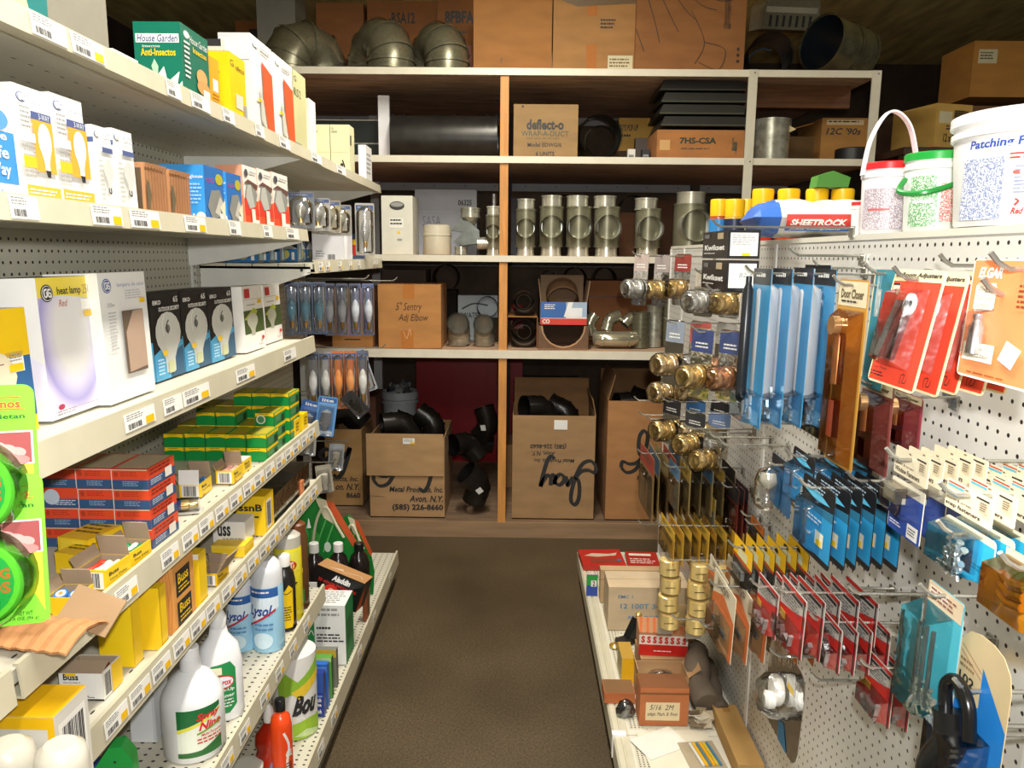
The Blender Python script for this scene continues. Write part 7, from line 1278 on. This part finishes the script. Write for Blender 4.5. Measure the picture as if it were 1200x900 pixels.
def bucket(px, Y, r, h, body, lid, lb, rot=0., decals_=None, lidlab=None):
    x = onY(px, 230, Y).x; t = empty('bucket', (x, Y, ZT+.001), (0, 0, rot), lb, 'bucket')
    m = MB(); m.lathe([(r*.86, 0), (r*.88, .004), (r*.96, h*.78), (r*1.0, h*.79), (r*1.0, h*.84), (r*.965, h*.845), (r*.98, h*.93)], P(body, .35), 40, cap=True)
    if decals_:
        rr = r*.965; f = wrap(rr); m.decals(lambda u, v, n: f(u-.9*rr, v+h*.05, n+.0006), 1.8*rr, h*.68, decals_, curved=True)
    m.build('body', t); m = MB(); m.lathe([(r*1.02, h*.9), (r*1.02, h*.985), (r*.98, h), (r*.9, h*.99), (.001, h*.985)], P(lid, .3), 40); m.build('lid', t); return t, r, h
def speck(h, a, b):
    k = 'printed_speckle_'+a.lstrip('#'); 
    if k in MATS: return MATS[k]
    m, nt, bs = newmat(k); bs.inputs['Roughness'].default_value = .4; tc = nt.nodes.new('ShaderNodeTexCoord'); n = nt.nodes.new('ShaderNodeTexNoise'); n.inputs['Scale'].default_value = 400; n.inputs['Detail'].default_value = 2
    nt.links.new(tc.outputs['Object'], n.inputs['Vector']); r = nt.nodes.new('ShaderNodeValToRGB'); r.color_ramp.elements[0].position = .47; r.color_ramp.elements[1].position = .56; r.color_ramp.elements[0].color = lin(a); r.color_ramp.elements[1].color = lin(b)
    nt.links.new(n.outputs['Fac'], r.inputs[0]); nt.links.new(r.outputs[0], bs.inputs['Base Color']); return m
t, r, h = bucket(1212, 1.30, .128, .178, '#ececea', '#e6e6e8', 'big white plaster bucket with blue and red print at the right edge', -.55, [
    ('t', 'Patching Plaster', .02, .88, .62, 1.02, P('#2c4a9a'), .03, .1), ('s', [(.64, .9), (.85, .9)], .002, P('#2c4a9a')), ('fine', .32, .72, .8, .82, 2, P('#c9403a')), ('fine', .36, .3, .82, .66, 8, P('#8a94b0')), ('r', .35, .56, .39, .6, P('#d05a4a')), ('t', 'Red Devil', .36, .06, .54, .14, P('#c92c2c'), .04, .3), ('s', [(.38, .17), (.40, .22), (.38, .25)], .003, P('#c92c2c')), ('bar', .66, .02, .8, .24), ('fine', .5, .16, .6, .24, 2, P('#8ab0d0')), ('r', .0, .0, .3, .78, speck(0, '#7a86a8', '#dfe2ea'))])
t, r, h = bucket(1096, 1.56, .060, .150, '#e2e8e2', '#1f9a3c', 'white bucket with a green lid and green handle', -.5, [('r', .05, .02, .55, .95, speck(0, '#5a9a62', '#dbe6d8')), ('r', .6, .1, 1.0, .8, speck(0, '#d0706a', '#ece2e0')), ('r', .12, .45, .5, .5, WHITE)])
m = MB(); m.tube(catmull([(.062, -.01, .115), (.045, -.055, .108), (-.0, -.078, .088), (-.06, -.07, .07), (-.085, -.03, .075), (-.062, .0, .10)], 6), .0055, P('#1a8434', .3), 8, cap=True); m.build('handle', t, (0, 0, 0), (0, 0, .5))
t, r, h = bucket(1040, 1.72, .056, .150, '#e6e4e6', '#d2282c', 'white bucket with a red lid and a raised white handle', -.5, [('r', .0, .02, 1, .85, speck(0, '#9a8a98', '#d4cfd2')), ('r', .15, .4, .6, .44, P('#c95a54'))])
m = MB(); pts = catmull([(-.058, 0, .125), (-.05, -.01, .20), (-.015, -.012, .255), (.03, -.01, .225), (.062, 0, .13)], 8)
for a, b in zip(pts[:-1], pts[1:]):
    a = Vector(a); b = Vector(b); dd = (b-a); nn = Vector((-dd.z, 0, dd.x)).normalized(); m.slab((a+b)/2, dd*.55, (0, .008, 0), nn*.002, P('#ece8ee', .3))
m.build('handle', t, (0, 0, 0), (0, 0, .5))
t, r, h = bucket(1012, 1.95, .026, .085, '#dfdcdf', '#d2282c', 'small white tub with a red lid beside the compound bag')
m = MB(); m.prism([(-.05, 0), (.05, 0), (.055, .03), (.0, .05), (-.045, .035)], lambda u, v, n: (u, n, v), .06, P('#4f8a3a', .5)); m.build('green_pack', None, (.97, 2.47, onY(956, 222, 2.52).z+.003), label='green packet lying on the yellow capped jars', cat='packet')
# ================================================================= RIGHT BASE DECK GOODS
z = .1715
def dpx(name, lb, xl, xr, ytop, ybot, d, deco={}, col=None, zz=None, cat='box', rz=0., **kw):
    p = onZ(xl, ybot, zz or z); w = onY(xr, ybot, p.y).x-p.x; h = max(.004, onY(xl, ytop, p.y).z-(zz or z))
    return carton(name, lb, cat, (p.x+w/2, p.y+d/2, zz or z), w, d, h, rz, col, deco, **kw)
MR = P('#b5281f', .4); z = .1738
dpx('flat_packet', 'flat red packet with torn pale paper, farthest left on the base deck', 682, 733, 662, 668, .20, {'T': [('p', [(.1, .6), (.3, .75), (.7, .7), (.9, .78), (.85, .6), (.4, .52)], P('#c9b9a0')), ('r', .2, .15, .9, .4, P('#8a3a2c')), ('e', .88, .3, .06, .06, P('#3a6a9a'))]}, MR, rz=.05)
dpx('flat_packet', 'flat red packet right of the torn one at the far deck end', 737, 775, 663, 668, .18, {'T': [('r', .1, .7, .8, .85, P('#e6dccb')), ('fine', .1, .1, .9, .5, 3, P('#e6c9c0'))]}, P('#a8241c', .4), rz=-.05)
dpx('battery_card', 'small green and blue card standing at the deck edge', 687, 700, 674, 698, .006, {'F': [('r', 0, 0, 1, .5, P('#2c4aa8')), ('r', 0, .5, 1, 1, P('#2c9a44')), ('r', .4, .45, .9, .75, WHITE), ('t', '2', .55, .48, .75, .72, INK, .03)]}, P('#2c4aa8', .35), cat='card')
dpx('cardboard_box', 'tan carton lid standing behind the blue lettered box', 703, 794, 668, 706, .05, {'F': [('r', 0, .7, 1, .72, P('#8f7350'))]}, CB('#b79a74'))
dpx('lock_carton', 'pale tan carton with blue stencil lettering on the right base deck', 712, 806, 688, 738, .16, {'F': [('t', 'EMC 1', .12, .74, .3, .82, P('#5f8aa8'), .02), ('t', '12 100T 340-09', .15, .5, .85, .62, P('#5f8aa8'), .02), ('t', 'ADJ   CAM LOCKS', .24, .24, .9, .34, P('#4a86c0'), .02), ('r', .6, .04, .72, .16, P('#3a8acf')), ('r', .72, .02, .78, .14, NAVY)], 'T': [('s', [(0, .5), (1, .5)], .002, P('#8f7350'))]}, CB('#c9b393'))
pz = onZ(742, 752, z)
t = empty('door_closer', (pz.x, pz.y, z), (0, 0, .5), 'black door fitting with brass ends lying before the tan carton', 'door fitting')
m = MB(); m.slab((0, 0, .05), (.02, 0, .035), (0, .018, 0), (-.014, 0, .012), P('#171717', .3)); m.slab((-.035, 0, .014), (.04, 0, 0), (0, .018, 0), (0, 0, .012), P('#171717', .3)); m.build('body', t)
m = MB(); m.lathe([(.016, 0), (.02, .004), (.012, .014), (.013, .026), (.004, .032)], MET('#d9b25a', .2), 16, c=(.022, 0, .085)); m.build('brass_end', t); m = MB(); m.lathe([(.022, 0), (.024, .004), (.012, .012)], MET('#d9b25a', .2), 16, c=(-.085, 0, .002)); m.build('brass_end', t)
# red and white lettered carton in the middle
B0 = onZ(748, 792, z)
kb = dpx('hardware_carton', 'open tan carton with a clear bag sticking out on the right base deck', 748, 806, 794, 826, .11, {}, CB('#b58f64'), opened=True, flaps={'R': (.9, .05), 'L': (.2, .03)})
m = MB()
for i in range(9):
    for j in range(5): pass
m.lathe([(.001, .045), (.04, .035), (.06, .01), (.055, 0)], CLEAR('#e8e0d0', .18), 12, sx=1., sy=.7, c=(0, 0, .05)); m.build('clear_bag', kb, label='crumpled clear bag')
sb = onZ(745, 800, z); 
dpx('hardware_carton', 'plain tan carton under the red lettered one', 750, 812, 772, 798, .14, {}, CB('#b08a60'))
zs = z+ (onY(750, 772, onZ(750, 798, z).y).z - z)+.0015
ps = onZ(750, 798, z)
carton('hardware_carton', 'tan carton with a red band and repeated white symbols, tilted on another', 'box', (ps.x+.085, ps.y+.08, zs), .17, .12, .085, -.07, CB('#b9855c'), {'F': [('r', 0, .45, 1, .9, P('#e9dcd0')), ('r', 0, 0, 1, .48, P('#c9251c'))]+[('t', 'S', .04+.12*k, .55, .12+.12*k, .85, P('#c9251c'), .05) for k in range(8)]+[('fine', .3, .15, .7, .25, 1, WHITE)], 'T': [('p', [(i*.14, 0), (i*.14+.05, 0), (i*.14+.12, 1), (i*.14+.07, 1)], P('#c9683a')) for i in range(7)]}, roll=.0)
dpx('cardboard_box', 'large tan carton standing against the pegboard behind the red lettered one', 790, 812, 728, 786, .14, {}, CB('#b59a6c'))
dpx('hardware_carton', 'yellow fronted small carton left of the open tan one', 728, 743, 772, 800, .12, {'T': [('r', 0, 0, 1, 1, P('#b9923a'))], 'F': [('r', .0, 0, 1, 1, P('#e8b41c'))], 'L': [('fine', .1, .1, .9, .8, 6, P('#7a7460'))]}, P('#b9a25a', .5))
dpx('hardware_carton', 'low brown carton at the aisle edge of the right base deck', 708, 744, 812, 824, .085, {'T': [('r', .02, .02, .98, .98, P('#7d5c3c'))]}, CB('#b5683a'))
pz = onZ(734, 842, z); m = MB(); rr = random.Random(5); vs = [(rr.uniform(-.003, .003)+.03*math.cos(a)*k, rr.uniform(-.003, .003)+.02*math.sin(a)*k, h_+rr.uniform(-.003, .003)) for h_, k in ((0, 1), (.02, 1.05), (.045, .8), (.052, .3)) for a in [i*math.pi/4 for i in range(8)]]
m.add(vs, [(i*8+k, i*8+(k+1) % 8, (i+1)*8+(k+1) % 8, (i+1)*8+k) for i in range(3) for k in range(8)]+[tuple(range(24, 32))], CLEAR('#8fa9b9', .25), True); m.build('plastic_bag', None, (pz.x, pz.y+.02, z), label='small bluish plastic bag of parts by the brown cartons', cat='plastic bag')
m = MB(); m.box(-.018, .018, -.012, .012, .001, .03, P('#5a6a74', .4)); m.build('hardware_parts', bpy.data.objects[[o.name for o in bpy.data.objects if o.name.startswith('plastic_bag')][0]])
dpx('hardware_carton', 'brown carton with a handwritten cream label, nearest on the right base deck', 749, 806, 806, 850, .085, {'F': [('r', .12, .14, .82, .62, P('#d6c49c')), ('t', '5/16  2M', .2, .42, .7, .56, INK, 0, .3), ('t', 'adapt. Mach. B. Rivet', .16, .24, .78, .36, INK, 0, .3), ('r', 0, .84, 1, .87, P('#6a3f22'))], 'T': [('r', 0, 0, 1, 1, P('#7f5030'))]}, CB('#b0693c'))
# rolled grey brown cloth
t = MB(); pz0 = onZ(835, 850, z); pts = [(0, 0, .05), (-.01, .08, .07), (.0, .18, .09), (.02, .28, .07), (.02, .36, .05)]
t.tube([tuple(Vector(p)) for p in catmull(pts, 5)], [.042+.004*math.sin(i*.9) for i in range(21)], P('#6a5d4e', .8), 14)
t.tube([tuple(Vector((.045+p[0]*.6, p[1]*.85-.01, p[2]*.62))) for p in catmull(pts, 5)], [.026+.003*math.sin(i*1.1) for i in range(21)], P('#5a4e42', .8), 12)
t.build('leather_roll', None, (pz0.x-.012, pz0.y+.03, z+.004), (0, 0, -.02), label='rolled grey brown cloth lying between the cartons and the pegboard', cat='cloth roll')
pz1 = onZ(822, 838, z)
m = MB(); rr = random.Random(11)
for k in range(14): m.T = Matrix.Translation((rr.uniform(-.03, .03), rr.uniform(-.03, .03), .012+.02*rr.random())) @ Matrix.Rotation(rr.random()*3, 4, 'X') @ Matrix.Rotation(rr.random()*3, 4, 'Z'); m.slab((0, 0, 0), (.022, 0, 0), (0, .016, 0), (0, 0, .0008), P(rr.choice(['#b9ab90', '#9a8a6a', '#c9c2b0', '#7a6a54']), .6))
m.T = None; m.build('crumpled_paper', None, (pz1.x-.012, pz1.y-.05, z+.002), label='crumpled brown and white paper beside the handwritten carton', cat='paper')
# paper sheet with coloured pens card
pa = onZ(800, 885, z); m = MB(); m.slab((0, 0, .0015), (.11, 0, 0), (0, .15, 0), (0, 0, .0006), P('#d9d2bd', .6)); m.slab((-.05, .09, .0032), (.07, .03, 0), (-.02, .05, 0), (0, 0, .0006), P('#dedad0', .6)); m.build('paper_sheet', None, (pa.x, pa.y-.03, z), (0, 0, .1), label='cream paper sheets lying flat on the near part of the base deck', cat='paper')
pb = onZ(828, 893, z); t = empty('pencil_card', (pb.x, pb.y, z+.0045), (0, 0, .12), 'grey card with yellow and blue pencils lying on the paper sheets', 'pencil card')
m = MB(); m.box(-.06, .05, -.11, .09, 0, .0015, P('#a89a80', .5)); m.decals(lambda u, v, n: (-.03+u, -.11+v, .0016+n), .07, .1, [('r', 0, 0, .5, .5, WHITE), ('r', .5, .05, 1, .4, P('#e9e4dc')), ('r', .55, .2, .95, .26, P('#b03a3a')), ('s', [(.55, .1), (.95, .12)], .002, INK)]); m.build('card', t)
for k, c in enumerate(('#d9d6cc', '#e8b018', '#5f7f8a', '#e8a818', '#c9b23a', '#4a7a9a')): m = MB(); m.tube([(-.02+k*.0105, -.03, .0065), (-.026+k*.0105, .075, .0065)], .0045, P(c, .35), 6, smooth=False); m.build('pencil', t)
pc = onZ(877, 905, z); dz = .05
carton('long_carton', 'long plain tan carton lying against the pegboard at the bottom of the view', 'box', (min(pc.x, .675), pc.y+.11, z), .075, .30, .052, 0, CB('#b08a50'), {'T': [('r', .35, .86, .65, 1, P('#a87a40', .25))]})
